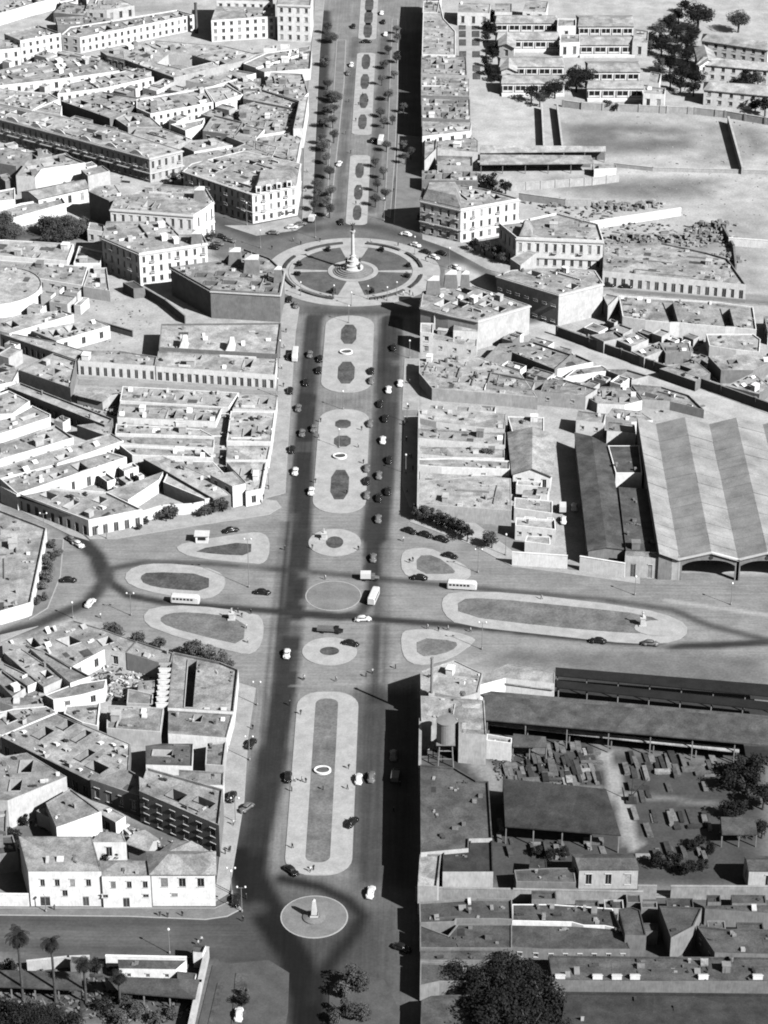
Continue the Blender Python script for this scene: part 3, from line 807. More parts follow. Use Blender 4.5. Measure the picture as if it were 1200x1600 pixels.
def open_shed(tile, h, s, r='M', post=4.0, label=None, thick=.35, slope=.6, name='shed', back=True, world=None, w='G', fascia=False, cat='shed'):
    "roof on posts: 4 corners near-left near-right far-right far-left; falls towards the near edge"
    NB[0] += 1
    p = world if world else pw(tile, s, h); c = centroid(p); a, b, d, e = [(q[0]-c[0], q[1]-c[1]) for q in p]
    root = empty(name, (c[0], c[1], 0)); mb = MB()
    zn, zf = h, h+slope
    mb.quad((a[0], a[1], zn), (b[0], b[1], zn), (d[0], d[1], zf), (e[0], e[1], zf))
    mb.quad((e[0], e[1], zf-thick), (d[0], d[1], zf-thick), (b[0], b[1], zn-thick), (a[0], a[1], zn-thick))
    for u, v, z1, z2 in ((a, b, zn, zn), (b, d, zn, zf), (d, e, zf, zf), (e, a, zf, zn)):
        mb.quad((u[0], u[1], z1-thick), (v[0], v[1], z2-thick), (v[0], v[1], z2), (u[0], u[1], z1))
    mb.build('roof', [M[r]], root)
    L = hypot(b[0]-a[0], b[1]-a[1]); n = max(2, int(L/post)); pm = MB(); pm.box(-.15, .15, -.15, .15, 0, 1); pme = pm.mesh('post', [M['S']])
    ins = .35/max(1, hypot(e[0]-a[0], e[1]-a[1]))
    for i in range(n+1):
        t = min(max(i/n, .01), .99); q = (a[0]+(b[0]-a[0])*t, a[1]+(b[1]-a[1])*t); g = (e[0]+(d[0]-e[0])*t, e[1]+(d[1]-e[1])*t)
        link('post', pme, root, (q[0]+(g[0]-q[0])*ins*2, q[1]+(g[1]-q[1])*ins*2, 0), 0, (1, 1, zn-thick+.02))
    if back:
        wb_ = MB(); f = lambda u, v, t: (u[0]+(v[0]-u[0])*t, u[1]+(v[1]-u[1])*t)
        e2, d2 = f(e, a, .03), f(d, b, .03)
        wb_.quad((e2[0], e2[1], 0), (d2[0], d2[1], 0), (d2[0], d2[1], zf-thick), (e2[0], e2[1], zf-thick))
        wb_.build('back_wall', [M[w]], root)
    if fascia:
        fb = MB(); fb.quad((a[0], a[1]-.05, zn-1.2), (b[0], b[1]-.05, zn-1.2), (b[0], b[1]-.05, zn-.02), (a[0], a[1]-.05, zn-.02)); fb.build('fascia', [M['trim']], root)
    BLD.append([root, label, cat, BLOCK[0], p, h, r, w, None])
    return root
def wall(tile, s, h=3.0, t=.35, w='G', label=None, name='boundary_wall', top=True, piers=0):
    "free-standing wall along a line traced at its top (top=True) or foot"
    NB[0] += 1
    p = pw(tile, s, h if top else 0); c = centroid(p); root = empty(name, (c[0], c[1], 0)); mb = MB()
    for (x0, y0), (x1, y1) in zip(p[:-1], p[1:]):
        L = hypot(x1-x0, y1-y0); d = ((x1-x0)/L, (y1-y0)/L)
        def tf(q): return (x0-c[0]+d[0]*q[0]-d[1]*q[1], y0-c[1]+d[1]*q[0]+d[0]*q[1], q[2])
        mb.box(-t/2, L+t/2-.02, -t/2, t/2, 0, h, 0, tf)
    mb.build('masonry', [M[w]], root)
    cp = MB()
    for (x0, y0), (x1, y1) in zip(p[:-1], p[1:]):
        L = hypot(x1-x0, y1-y0); d = ((x1-x0)/L, (y1-y0)/L)
        def tf(q): return (x0-c[0]+d[0]*q[0]-d[1]*q[1], y0-c[1]+d[1]*q[0]+d[0]*q[1], q[2])
        cp.box(-t/2-.08, L+t/2, -t/2-.08, t/2+.08, h+.003, h+.15, 0, tf)
    cp.build('coping', [M[w]], root)
    if piers:
        pm = MB(); pm.box(-t*.9, t*.9, -t*.9, t*.9, 0, h+.4); pme = pm.mesh('pier', [M[w]])
        for (x0, y0), (x1, y1) in zip(p[:-1], p[1:]):
            L = hypot(x1-x0, y1-y0)
            for i in range(int(L/piers)+1): link('pier', pme, root, (x0-c[0]+(x1-x0)*i*piers/L, y0-c[1]+(y1-y0)*i*piers/L, 0), atan2(y1-y0, x1-x0))
    BLD.append([root, label, 'wall', BLOCK[0], p, h, 'M', w, 'W'])
    return root
def mansard(root, poly_c, h, rise, inset, r='D', z=None):
    "steep slate roof on part of a building (local coordinates)"
    p = ccw(poly_c); q = offset(p, -inset); mb = MB(); n = len(p)
    for i in range(n):
        a, b = p[i], p[(i+1) % n]; e, f = q[i], q[(i+1) % n]
        mb.quad((a[0], a[1], h), (b[0], b[1], h), (f[0], f[1], h+rise), (e[0], e[1], h+rise))
    mb.fan(q, h+rise, 1)
    return mb.build('mansard_roof', [M[r], M['M']], root)
# ------------------------------------------------------------------ building outlines
B_ = bld
# ---- foreground left: white two-storey street front and the blocks behind
BLOCK[0] = 'behind the long white street front at lower left'
LS = 'in the white front along the lower left street'
# white street front
B_('J', 10.4, '132,487 475,487 430,322 88,322', 'N', 'W', 0, cw=[(65,6.2,8.3,1.1,'window'),(88,6.2,8.3,1.2,'window'),(112,6.2,8.3,1.2,'window'),(137,6.2,8.3,1.2,'window'),(67,.05,3.0,2.4,'door'),(131,.05,3.0,1.5,'door'),(99,3.1,5.0,1.3,'window')], k=.15, wells=0, party=False, label='white two-storey house with broad grey roof at the left end of the white street front', name='town_house', pp=.1)
B_('J', 9.2, '477,510 705,508 690,436 465,438', 'N', 'W', 0, cw=[(176,6.0,8.0,1.2,'window'),(201,6.0,8.0,1.2,'window'),(226,6.0,8.0,1.2,'window'),(195,.05,3.0,1.6,'door'),(162,3.1,4.0,1.5,'window'),(226,3.1,4.0,1.4,'window')], k=.1, wells=0, party=False, label='lower white house wedged in the middle of the white street front', name='town_house', pp=.1)
pitched('J', 10.0, '708,494 1005,494 1003,395 694,395', 2.6, 'N', 'W', 0, cw=[(256,5.9,8.6,1.7,'window'),(284,5.9,8.6,1.7,'window'),(313,5.9,8.6,1.7,'window'),(271,3.0,3.9,1.5,'window')], hip=.3, label='white two-storey corner house with hipped roof on the lower left street', name='town_house')
B_('J', 5.4, '425,350 592,350 575,310 470,300', 'N', 'W', 5.0, 'w', k=.3, wells=0, label='small white house with one window behind the white street front')
pitched('J', 5.0, '600,352 690,385 735,335 680,298', 1.5, 'N', 'G', 0, label='small gabled outbuilding beside the two-storey row at lower left', name='outbuilding')
pitched('J', 5.0, '745,400 850,420 960,390 820,345', 1.5, 'N', 'G', 0, label='outbuilding with ridged roof behind the hipped corner house')
B_('J', 6.5, '265,285 475,210 330,102 215,170', 'N', 'W', 0, k=.6, wells=0, label='wedge-shaped house with tall bright side wall in the narrow lane at lower left')
B_('J', 4.0, '170,205 215,172 370,245 290,268', 'N', 'W', 0, k=.3, wells=0)
B_('M', 8.5, '0,700 125,680 312,792 35,905 -40,900', 'N', 'G', 0, k=1.3, label='house with a tall pale blank wall above the dark gap, lower left edge')
B_('M', 5.5, '-30,1040 0,905 34,920 30,1060', 'N', 'G', 0, k=1)
B_('J', 5.5, '-60,330 60,320 85,400 -60,420', 'D', 'S', 0, k=.8)
# diagonal row along the lane
B_('M', 5.2, '5,608 270,498 420,560 612,640 604,765 420,814', 'N', 'S', 3.4, 's', k=1.0, label='long one-storey row with doors along the dark diagonal lane, lower left', name='row_house', cat='house')
B_('M', 5.6, '424,814 604,768 652,795 650,890', 'N', 'S', 3.4, 'w', k=.5, wells=0, label='middle section of the diagonal lane row with plain sloping roof edge', name='row_house')
B_('M', 9.2, '652,868 1027,1030 1046,860 690,758', 'N', 'S', 3.6, 'w', k=.7, label='two-storey corner house with balcony windows at the end of the diagonal lane', name='town_house', floors=2)
BLOCK[0] = 'in the block left of the long median'
B_('M', 5, '10,165 345,62 490,105 640,160 590,215 490,198 330,283 215,215', 'N', 'W', 5, 'w', k=1.1, holes=['262,152 325,135 382,162 320,182'], label='low house with a square light well at the apex of the left block', name='house')
B_('M', 5, '642,160 812,216 803,262 745,262 592,215', 'N', 'G', 0, k=1.2)
B_('M', 5, '813,216 1030,262 1118,298 1096,497 787,478', 'N', 'W', 0, k=.8, holes=['880,243 924,250 905,470 862,468'], label='flat-roofed house with one long dark light shaft beside the left triangular island', name='house', wells=0)
B_('M', 4.2, '752,268 800,268 782,468 738,462', 'N', 'G', 0, k=0, wells=0, party=False, label='narrow house roofed with a row of sawtooth light scoops', name='house', seed=5)
B_('M', 4.6, '120,182 214,216 425,330 330,362', 'N', 'W', 0, k=1.0)
B_('M', 4.6, '18,212 100,192 305,330 205,376', 'N', 'G', 0, k=1.0)
B_('M', 4.2, '-20,275 20,265 190,345 130,372', 'N', 'W', 0, k=1.0)
B_('M', 4.2, '-40,330 10,300 120,385 60,425', 'N', 'G', 0, k=1.0)
B_('M', 4.2, '210,410 340,360 500,335 490,380 380,410 250,432', 'N', 'W', 5, k=.5)
B_('M', 4.2, '-40,440 40,430 190,430 205,460 60,470', 'N', 'G', 0, k=1.0)
B_('M', 4.2, '-40,500 60,475 215,462 270,490 10,600 -40,590', 'N', 'W', 0, k=1.2)
B_('M', 4.4, '650,345 725,340 722,385 645,390', 'N', 'G', 0, k=.4, wells=0)
B_('M', 4.4, '600,385 640,392 718,410 714,458 594,452', 'N', 'G', 0, k=.5, wells=0)
B_('M', 4.6, '310,462 470,448 458,560 385,543 300,500', 'N', 'W', 0, k=1.0)
B_('M', 4.8, '502,456 768,470 752,583 500,565', 'N', 'G', 0, k=1.0)
B_('M', 4.8, '790,484 1092,503 1062,612 788,592', 'N', 'W', 0, k=1.0)
B_('M', 4.6, '682,650 752,640 905,640 900,745 684,738', 'D', 'W', 0, k=2.2)
B_('M', 4.6, '968,640 1062,632 1048,748 962,742', 'N', 'G', 0, k=1.0, wells=0)
B_('M', 5.2, '838,764 1050,776 1048,838 838,832', 'N', 'W', 0, k=.8, wells=0)
# ---- left of the crossroads
BLOCK[0] = 'in the big compound left of the crossroads'
B_('G', 5.0, '0,188 415,348 668,297 500,215 235,195 80,226', 'L', 'W', 3.0, 's', k=.8, label='long white corner building with a row of tall doors left of the crossroads', name='corner_building', cat='building')
B_('G', 5.0, '82,222 594,50 500,22 0,150', 'L', 'W', 5.2, 'm', k=.8, label='long courtyard wing with white door-pierced wall left of the crossroads', name='courtyard_wing', cat='building')
B_('G', 4.2, '490,210 765,112 745,150 600,245', 'L', 'W', 0, k=.3, wells=0)
B_('G', 4.2, '765,165 960,245 1000,240 900,180 790,110', 'L', 'W', 0, k=.2, wells=0)
B_('G', 5.0, '672,52 768,105 1000,238 1082,222 975,135 760,38', 'L', 'S', 0, k=1.2, label='low house with dark side wall along the inner courtyard left of the avenue', name='house')
wall('G', '668,298 760,270 905,262 1085,226', 3.6, .4, 'W', label='white street wall of the compound beside two street trees')
B_('G', 7.5, '1090,182 1150,168 1095,112 985,128', 'M', 'W', 3.6, k=.2, wells=0, label='small white two-storey house at the corner of the pale avenue row')
B_('G', 4.6, '1152,215 1226,200 1248,75 1062,75 1095,112 1150,168', 'L', 'W', 4, k=1.0, label='long pale house lining the avenue above the left corner', name='row_house')
BLOCK[0] = 'at the left edge beside the dark bend'
B_('G', 3.6, '-60,285 0,300 218,384 145,733 0,775 -60,780', 'L', 'W', 0, k=.5, wells=0, label='walled lot of flat roofs at the left edge beside the dark bend', name='walled_house')
# ---- left of the avenue between crossroads and plaza
BLOCK[0] = 'left of the avenue'
B_('D', 2.5, '572,790 1110,815 1050,1180 960,1180 770,1160 560,1090 545,930', 'M', 'G', 0, k=1.0, wells=0, label='low connecting roofs between the parallel terraces left of the upper median', name='court_roofs')
B_('M', 2.2, '-40,300 20,215 215,215 420,330 250,432 190,430 -40,590', 'N', 'G', 0, k=1.0, wells=0, label='low connecting roofs between the slanting strips left of the long median', name='court_roofs')
BLOCK[0] = 'in the terraced block left of the upper median'
B_('D', 4.2, '575,762 1120,792 1072,862 562,830', 'M', 'W', 0, k=1.3)
B_('D', 4.2, '562,852 1040,872 1012,935 550,915', 'M', 'W', 6, 'h', k=1.2)
B_('D', 4.2, '545,940 940,965 1005,1000 540,985', 'M', 'W', 6, 'h', k=1.2)
B_('D', 4.2, '540,1000 1005,1012 1000,1052 548,1030', 'M', 'W', 0, k=1.2)
B_('D', 4.2, '560,1045 950,1062 1000,1105 620,1092', 'M', 'W', 0, k=1.0)
B_('D', 4.2, '690,1110 1000,1115 1060,1180 960,1185 770,1160', 'M', 'W', 0, k=1.0)
B_('D', 4.6, '1082,880 1290,885 1272,1025 1062,1020', 'L', 'W', 0, k=1.2, label='pale house with a ladder of small ledges beside the dark shaft, left avenue side')
B_('D', 4.6, '1125,800 1300,812 1292,876 1090,868', 'L', 'W', 0, k=1.0)
B_('D', 4.6, '1065,1045 1268,1045 1255,1110 1060,1110', 'L', 'W', 0, k=1.0)
B_('D', 4.6, '365,648 728,673 736,628 560,600 395,600', 'L', 'W', 2.4, 's', k=.5, wells=0, label='left half of the long white one-storey terrace with evenly spaced doors', name='terrace')
B_('D', 4.6, '730,673 1290,712 1300,632 742,600', 'L', 'W', 2.5, 'm', k=.8, label='right half of the long white one-storey terrace reaching the avenue', name='terrace')
B_('D', 6.2, '745,585 1300,618 1318,470 756,475', 'L', 'S', 0, k=.3, wells=0, party=False, label='hall with two white light scoops on its pale roof behind the terrace', name='hall', cat='building', seed=11)
BLOCK[0] = 'in the crowded block at the left edge below the plaza'
B_('D', 5.0, '90,692 330,775 358,648 250,612 165,655', 'L', 'S', 0, k=1.0)
B_('D', 4.4, '35,772 95,752 530,922 512,942 490,950', 'L', 'S', 3.2, 's', k=.5, wells=0)
B_('D', 4.2, '-60,715 90,682 88,692 60,745 -60,770', 'L', 'W', 4, k=.6)
B_('D', 4.2, '-60,820 40,785 140,835 60,895 -60,900', 'L', 'W', 0, k=1.0)
B_('D', 4.2, '-60,930 60,905 150,855 238,898 235,912 -60,1010', 'L', 'W', 0, k=1.0)
B_('D', 4.6, '-60,1060 260,950 345,1010 -60,1130', 'L', 'W', 6, 'h', k=1.0)
B_('D', 4.6, '-60,1165 195,1085 520,985 580,1020 350,1100 60,1195 -60,1205', 'L', 'W', 6, 'h', k=1.0)
B_('D', 4.2, '360,945 530,925 515,1000', 'M', 'S', 0, k=.6, wells=0)
pitched('D', 3.6, '360,800 480,830 560,790 440,765', 1.2, 'M', 'G', 0)
B_('D', 4.6, '-40,515 0,517 355,640 395,598 262,556 80,520', 'L', 'S', 2.6, 's', k=.4, wells=0, label='diagonal row with dark pilastered front at the left edge below the plaza', name='row_house')
B_('D', 4.6, '265,552 515,480 440,446 150,505', 'L', 'W', 5.5, 'w', k=1.0)
B_('D', 4.6, '45,520 345,430 290,410 60,440 -60,490', 'L', 'W', 0, k=1.0)
B_('D', 4.2, '-60,295 0,230 385,292 412,202 0,172 -60,170', 'L', 'W', 4.5, 'w', k=.8, label='low white-edged house with small square windows at the left edge below the plaza')
B_('D', 4.6, '-60,150 315,178 345,98 20,78 -60,80', 'L', 'W', 0, k=.6, label='broad flat roof with thick white rim at the left edge under the trees')
B_('D', 3.5, '345,192 470,190 485,135 370,110', 'L', 'W', 0, k=.6, wells=0)
B_('D', 3.5, '420,215 500,210 515,320 390,300', 'L', 'G', 0, k=.8, wells=0)
# round building
rc, rr_ = epx(-5, 478, 68)
B_('D', 5.0, '', 'L', 'W', 0, k=.5, wells=0, party=False, world=ell(rc[0], rc[1]+6, rr_, rr_*1.05, 28), label='round white-walled building cut by the left edge below the plaza', name='round_building', cat='building')
BLOCK[0] = 'between the left terraces'
wall('D', '445,450 620,500', 2.5, .4, 'S')
wall('Z', '335,655 440,715 545,800', 3.2, .4, 'S', label='wall with long shadow running down from the little hut below the plaza')
B_('Z', 3.6, '212,626 270,660 330,655 270,615', 'D', 'S', 0, k=0, wells=0, party=False, label='little dark-roofed hut below the white plaza-side building', name='hut', cat='hut')
# ---- plaza, left side
BLOCK[0] = 'around the left half of the round plaza'
pl1 = B_('Z', 12.5, '145,232 590,267 645,235 700,195 660,125 420,102 170,178', 'M', 'W', 3.1, 'b', k=.7, cornice=2, floors=2, label='white curved corner building with arched windows upper left of the plaza', name='plaza_building', cat='building')
B_('Z', 11, '30,138 140,188 215,165 170,100 70,112', 'M', 'S', 0, k=1.0, wells=0)
pl2 = B_('Z', 12.6, '300,472 665,417 640,372 515,372 445,302 125,302 100,387', 'L', 'W', 3.1, 'b', k=.9, cornice=1, floors=3, label='white three-storey building with dark left side wall left of the plaza', name='plaza_building', cat='building', wells=0)
pl3 = B_('Z', 10.5, '470,548 682,668 1055,690 1078,572 1000,500 860,450 790,470 755,512', 'M', 'S', 4.4, 'w', k=1.2, cornice=1, floors=2, label='building with dark blank left wall and slate pavilions lower left of the plaza', name='plaza_building', cat='building', faces=())
pl4 = B_('W', 12, '286,268 394,304 464,291 470,256 380,236 300,256', 'M', 'W', 2.9, 'b', k=1.0, cornice=2, floors=3, label='ornate three-storey building with gabled attic at the plaza\'s upper left corner', name='plaza_building', cat='building')
# ---- plaza, right side
BLOCK[0] = 'around the right half of the round plaza'
pr1 = B_('Y', 13, '62,165 300,220 640,158 430,100 300,78 80,92', 'M', 'W', 3.2, 'b', k=.6, cornice=2, floors=3, label='white three-storey building with dormered mansard at the plaza\'s upper right corner', name='plaza_building', cat='building')
pr2 = B_('Y', 11.5, '525,305 625,387 1135,407 1105,310 860,245 640,292', 'M', 'W', 3.0, 'b', k=.5, cornice=2, floors=2, label='white two-storey building with a bright long front right of the plaza', name='plaza_building', cat='building', wells=1)
pr3 = B_('Y', 12, '510,607 875,717 1135,652 1085,575 920,560 740,560 590,575', 'M', 'G', 4.0, 'w', k=.8, cornice=1, floors=2, label='building with dark street front and blank white side on the diagonal street', name='plaza_building', cat='building', faces=(), seed=4)
B_('Y', 14, '590,505 650,545 745,470 690,455', 'L', 'G', 0, k=0, wells=0, party=False, label='stair tower between the two right-hand plaza buildings', name='tower', cat='tower')
pr4 = B_('W', 11, '657,481 700,492 747,502 828,478 738,447 700,450 661,456', 'M', 'G', 4.0, 'w', k=.9, cornice=1, label='wedge building with slate pavilions and white end wall lower right of the plaza', name='plaza_building', cat='building', faces=())
# ---- right of the avenue below the plaza
BLOCK[0] = 'right of the avenue just below the plaza'
B_('E', 4.5, '768,545 1035,577 1040,507 925,497 772,500', 'L', 'W', 4, 'h', k=.4, wells=0, label='low white house with small square windows below the plaza\'s right wedge building')
B_('E', 9.0, '835,432 930,436 935,395 840,395', 'L', 'W', 0, k=.3, wells=0)
B_('E', 7.5, '770,512 830,518 832,470 772,468', 'L', 'W', 3.5, k=0, wells=0)
B_('E', 7.5, '925,500 1040,507 1042,455 985,440 930,450', 'L', 'W', 0, k=.5, wells=0)
B_('E', 4.2, '825,772 1200,802 1320,815 1240,700 1040,620 765,635 765,700', 'M', 'G', 0, k=1.3, wells=3)
B_('F', 3.4, '-130,640 0,610 200,690 280,620 100,560 -60,570', 'N', 'S', 0, k=1.0)
B_('F', 2.4, '205,690 380,655 300,620 150,650', 'N', 'W', 0, k=.5, wells=0)
B_('F', 2.2, '250,720 460,690 420,665 300,680', 'N', 'W', 0, k=.6, wells=0)
B_('F', 4.2, '-120,765 110,790 345,815 400,780 240,735 100,740 -100,700', 'N', 'G', 6, 'h', k=1.3, wells=2)
B_('F', 3.2, '350,815 400,845 530,850 610,830 560,770 420,765', 'N', 'W', 0, k=1.3, wells=2)
B_('F', 2.4, '610,830 740,840 900,880 830,810 700,770 560,760', 'N', 'G', 0, k=1.8, wells=1)
B_('F', 2.0, '430,690 560,740 640,720 540,690', 'N', 'G', 0, k=1.0)
BLOCK[0] = 'in the low block right of the avenue, opposite the upper median'
B_('W', 2.6, '656,662 790,672 798,785 656,780', 'L', 'G', 0, k=1.0, wells=0, label='low connecting roofs inside the block opposite the upper median', name='court_roofs')
B_('E', 4.6, '762,910 845,930 1165,965 1172,892 850,868 762,872', 'L', 'W', 7, 'h', k=.9, wells=0)
B_('E', 4.6, '764,965 1100,985 1170,985 1168,1045 1000,1030 764,1010', 'L', 'W', 0, k=1.3, wells=1, holes=['830,1010 920,1018 918,1040 832,1036'])
B_('E', 4.6, '764,1080 920,1095 1165,1100 1165,1060 1000,1050 764,1050', 'L', 'W', 3, k=1.0, wells=1)
B_('H', 4.6, '762,85 870,95 1190,105 1190,65 900,52 762,55', 'L', 'W', 0, k=1.0, wells=1)
B_('H', 5.0, '760,265 1198,295 1195,145 1050,130 880,150 762,150', 'L', 'G', 0, k=.5, wells=0, label='broad plain flat roof at the corner above the row of street trees')
BLOCK[0] = 'between the low block and the big sheds'
pitched('I', 5.5, '5,122 182,132 205,-55 -15,-70', 2.6, 'M', 'W', 3.0, hip=.0, ridge='y', label='white gabled house with a ridge running back beside the dark gap')
B_('I', 4.2, '10,285 190,310 190,252 12,235', 'M', 'W', 0, k=.4, wells=0)
B_('I', 4.2, '15,372 205,392 202,345 18,335', 'M', 'W', 2.6, 'h', k=.4, wells=0)
B_('I', 3.4, '60,440 180,455 178,418 70,412', 'L', 'W', 0, k=.4, wells=0)
wall('I', '5,488 258,505', 4.6, .4, 'W', label='low white street wall in front of the small pale houses right of the trees')
wall('I', '322,508 528,541', 5.0, .4, 'W', label='white street wall in front of the long dark shed')
B_('F', 4.8, '-20,905 150,910 150,985 0,975', 'M', 'W', 0, k=.6, wells=0)
B_('F', 4.8, '300,925 430,940 440,895 310,880', 'M', 'W', 3.6, 'h', k=.4, wells=0)
B_('F', 4.2, '445,975 580,985 575,945 450,930', 'M', 'W', 0, k=.6, wells=0)
B_('F', 4.2, '440,905 560,930 660,920 600,880 470,865', 'M', 'W', 0, k=1.4, wells=1)
# big sheds
BLOCK[0] = 'among the big sheds on the right'
pitched('I', 5.6, '358,480 530,476 452,-10 296,-70', 1.0, 'D', 'S', 0, ridge='y', over=.3, label='long dark ridged shed beside the black shadow gap', name='warehouse', cat='warehouse')
B_('I', 6.0, '535,485 690,505 645,195 500,185', 'D', 'G', 0, k=.3, wells=0, party=False, label='flat grey annex between the dark shed and the triple-gabled shed', name='warehouse', cat='warehouse')
B_('I', 6.0, '486,118 610,118 596,-10 450,-10', 'D', 'W', 0, k=.5, wells=0, party=False, label='grey annex roof with a bright end wall beside the dark shed', name='warehouse', cat='warehouse')
B_('I', 6.5, '530,510 690,520 790,528 785,505 690,492 532,488', 'M', 'G', 4, 'm', k=0, wells=0, party=False, label='small street pavilion with door and dark gateway left of the arched shed', name='gatehouse', cat='building')
def market_shed():
    "large market shed: sawtooth of broad gables with arched fronts"
    hv, hr = 7.0, 9.5
    R = [(gp(1003, 684, hr), gp(1030, 862, hr)), None]
    def pts(a, b, z): return gp(*px(*a)[0], z), gp(*px(*b)[0], z)
    lines = [(pts(('F', '605,1000'), ('I', '690,492'), hr), hr), (pts(('F', '690,1010'), ('I', '785,520'), hv), hv),
             (pts(('F', '810,905'), ('I', '935,490'), hr), hr), (pts(('F', '925,945'), ('I', '1065,548'), hv), hv),
             (pts(('F', '1065,920'), ('I', '1200,500'), hr), hr), (pts(('F', '1195,985'), ('I', '1345,560'), hv), hv),
             (pts(('F', '1330,940'), ('I', '1480,510'), hr), hr), (pts(('F', '1470,1010'), ('I', '1620,570'), hv), hv)]
    y0 = lines[2][0][1][1]; yb = lines[2][0][0][1]
    d = (lines[2][0][1][0]-lines[2][0][0][0], lines[2][0][1][1]-lines[2][0][0][1]); sl = d[0]/d[1]
    # regular plan: parallel ridges square to the front
    xs = [q[0][1][0]+sl*(y0-q[0][1][1]) for q in lines]
    c = ((xs[0]+xs[-1])/2, y0); root = empty('market_shed', (c[0], c[1], 0))
    mb = MB(); fr = MB(); dp = yb-y0
    X = lambda x, y: x-c[0]+sl*(y-y0)
    rng = random.Random(3)
    for i in range(len(xs)-1):
        z0, z1 = lines[i][1], lines[i+1][1]
        n = 14
        for k in range(n):
            ya, yc = y0-1.0+(dp+1)*k/n, y0-1.0+(dp+1)*(k+1)/n-.12
            j = rng.uniform(0, .08)
            s_ = MB(); s_.quad((X(xs[i], ya), ya-y0, z0+j), (X(xs[i+1], ya), ya-y0, z1+j), (X(xs[i+1], yc), yc-y0, z1+j), (X(xs[i], yc), yc-y0, z0+j))
            mb.v += [v for v in s_.v]; m0 = len(mb.v)-4; mb.f.append((m0, m0+1, m0+2, m0+3)); mb.m.append(0)
        o = MB(); o.quad((X(xs[i], y0), 0, z0-.1), (X(xs[i+1], y0), 0, z1-.1), (X(xs[i+1], yb), dp, z1-.1), (X(xs[i], yb), dp, z0-.1))
        o.build('roof', [M['MK']], root)
    mb.build('roof_sheets', [M['MK']], root)
    # gabled fronts with wide segmental openings
    for i in (1, 3, 5):
        a, r, b = xs[i], xs[i+1], xs[i+2]; f = MB(); w = b-a
        N = 14; arch = [(a+.8+(w-1.6)*k/N, 7.0-1.9*abs(2*k/N-1)**3) for k in range(N+1)]
        gz = lambda x: hv+(hr-hv)*(1-abs(x-r)/(r-a if x < r else b-r))
        for (x0, z0), (x1, z1) in zip(arch[:-1], arch[1:]):
            f.quad((x0-c[0], -.3, z0), (x1-c[0], -.3, z1), (x1-c[0], -.3, gz(x1)-.15), (x0-c[0], -.3, gz(x0)-.15))
            f.quad((x0-c[0], -.3, z0), (x0-c[0], .3, z0), (x1-c[0], .3, z1), (x1-c[0], -.3, z1))
        for x0, x1 in ((a-.4, a+.8), (b-.8, b+.38)):
            f.box(x0-c[0], x1-c[0], -.3, .3, 0, hv-.2)
        f.build('gable_front', [M['S']], root)
        g = MB()
        for x0, x1, z0, z1 in ((a-.6, r, hv+.1, hr+.15), (r, b+.6, hr+.15, hv+.1)):
            g.quad((x0-c[0], -.55, z0-.3), (x1-c[0], -.55, z1-.3), (x1-c[0], -.55, z1+.15), (x0-c[0], -.55, z0+.15))
            g.quad((x0-c[0], -.55, z0+.15), (x1-c[0], -.55, z1+.15), (x1-c[0], .2, z1+.15), (x0-c[0], .2, z0+.15))
        g.build('barge_board', [M['trim']], root)
        v = MB(); v.lathe([(.6, 0), (.6, .2)], 16); o = v.build('round_vent', [M['dmetal']], root, (r-c[0], -.28, 8.0)); o.rotation_euler = (pi/2, 0, 0)
    wl = MB(); wl.quad((X(xs[0], y0), 0, 0), (X(xs[0], yb), dp, 0), (X(xs[0], yb), dp, hr-.1), (X(xs[0], y0), 0, hr-.1))
    wl.quad((X(xs[0], yb), dp, 0), (X(xs[-1], yb), dp, 0), (X(xs[-1], yb), dp, hv-.1), (X(xs[0], yb), dp, hv-.1))
    wl.quad((X(xs[0], y0), -.02, 0), (X(xs[1], y0), -.02, 0), (X(xs[1], y0), -.02, hv-.1), (X(xs[0], y0), -.02, hr-.1))
    wl.build('wall', [M['S']], root)
    tag(root, 'large shed with broad ridged roofs and arched gable fronts at the right edge', 'warehouse')
M['MK'] = mat('roof_fibre_sheet', 0.33, 0.26, 0.12, v2=0.05)
market_shed()
# ---- right of the diagonal street
BLOCK[0] = 'right of the diagonal street'
wall('F', '213,482 1210,840', 3.6, .5, 'S', label='long dark wall following the diagonal street on the right', piers=14)
B_('F', 5.0, '425,228 1096,292 1010,170 905,140 700,95 430,105', 'M', 'W', 2.9, 'm', k=.7, wells=0, label='long white one-storey terrace with doors and windows right of the plaza', name='terrace')
B_('F', 4.6, '518,440 625,457 740,470 785,470 1000,490 1045,492 1146,502 1130,395 960,372 500,342', 'M', 'W', 0, k=1.1, wells=0, holes=['708,372 754,374 778,462 742,462', '976,398 1020,400 1042,484 1002,482'], label='row of flat-roofed houses with two long dark shafts and bright front walls')
B_('F', 6.0, '425,342 450,392 500,345 440,332', 'M', 'G', 0, k=0, wells=0)
B_('F', 4.4, '925,575 1050,595 1160,605 1165,545 1130,520 910,520', 'M', 'W', 0, k=.5, wells=0)
B_('F', 4.4, '980,690 1130,690 1240,640 1240,610 920,625', 'M', 'S', 0, k=.8, wells=1)
B_('F', 4.0, '365,530 480,510 520,540 430,560', 'M', 'G', 0, k=1.0, wells=0)
B_('F', 3.6, '480,545 580,510 640,545 560,580', 'M', 'G', 0, k=1.4, wells=0)
B_('F', 3.6, '560,600 690,555 720,590 620,630', 'M', 'G', 0, k=1.4, wells=0)
B_('F', 3.8, '690,560 830,560 840,600 720,610', 'M', 'S', 0, k=1.6, wells=1)
B_('F', 3.6, '690,680 860,640 930,700 860,740', 'M', 'S', 0, k=1.4, wells=1)
B_('F', 3.6, '1000,760 1130,700 1210,760 1160,800', 'M', 'S', 0, k=1.4, wells=0)
B_('F', 3.6, '1180,440 1260,440 1260,520 1200,520', 'M', 'W', 0, k=1.2, wells=0)
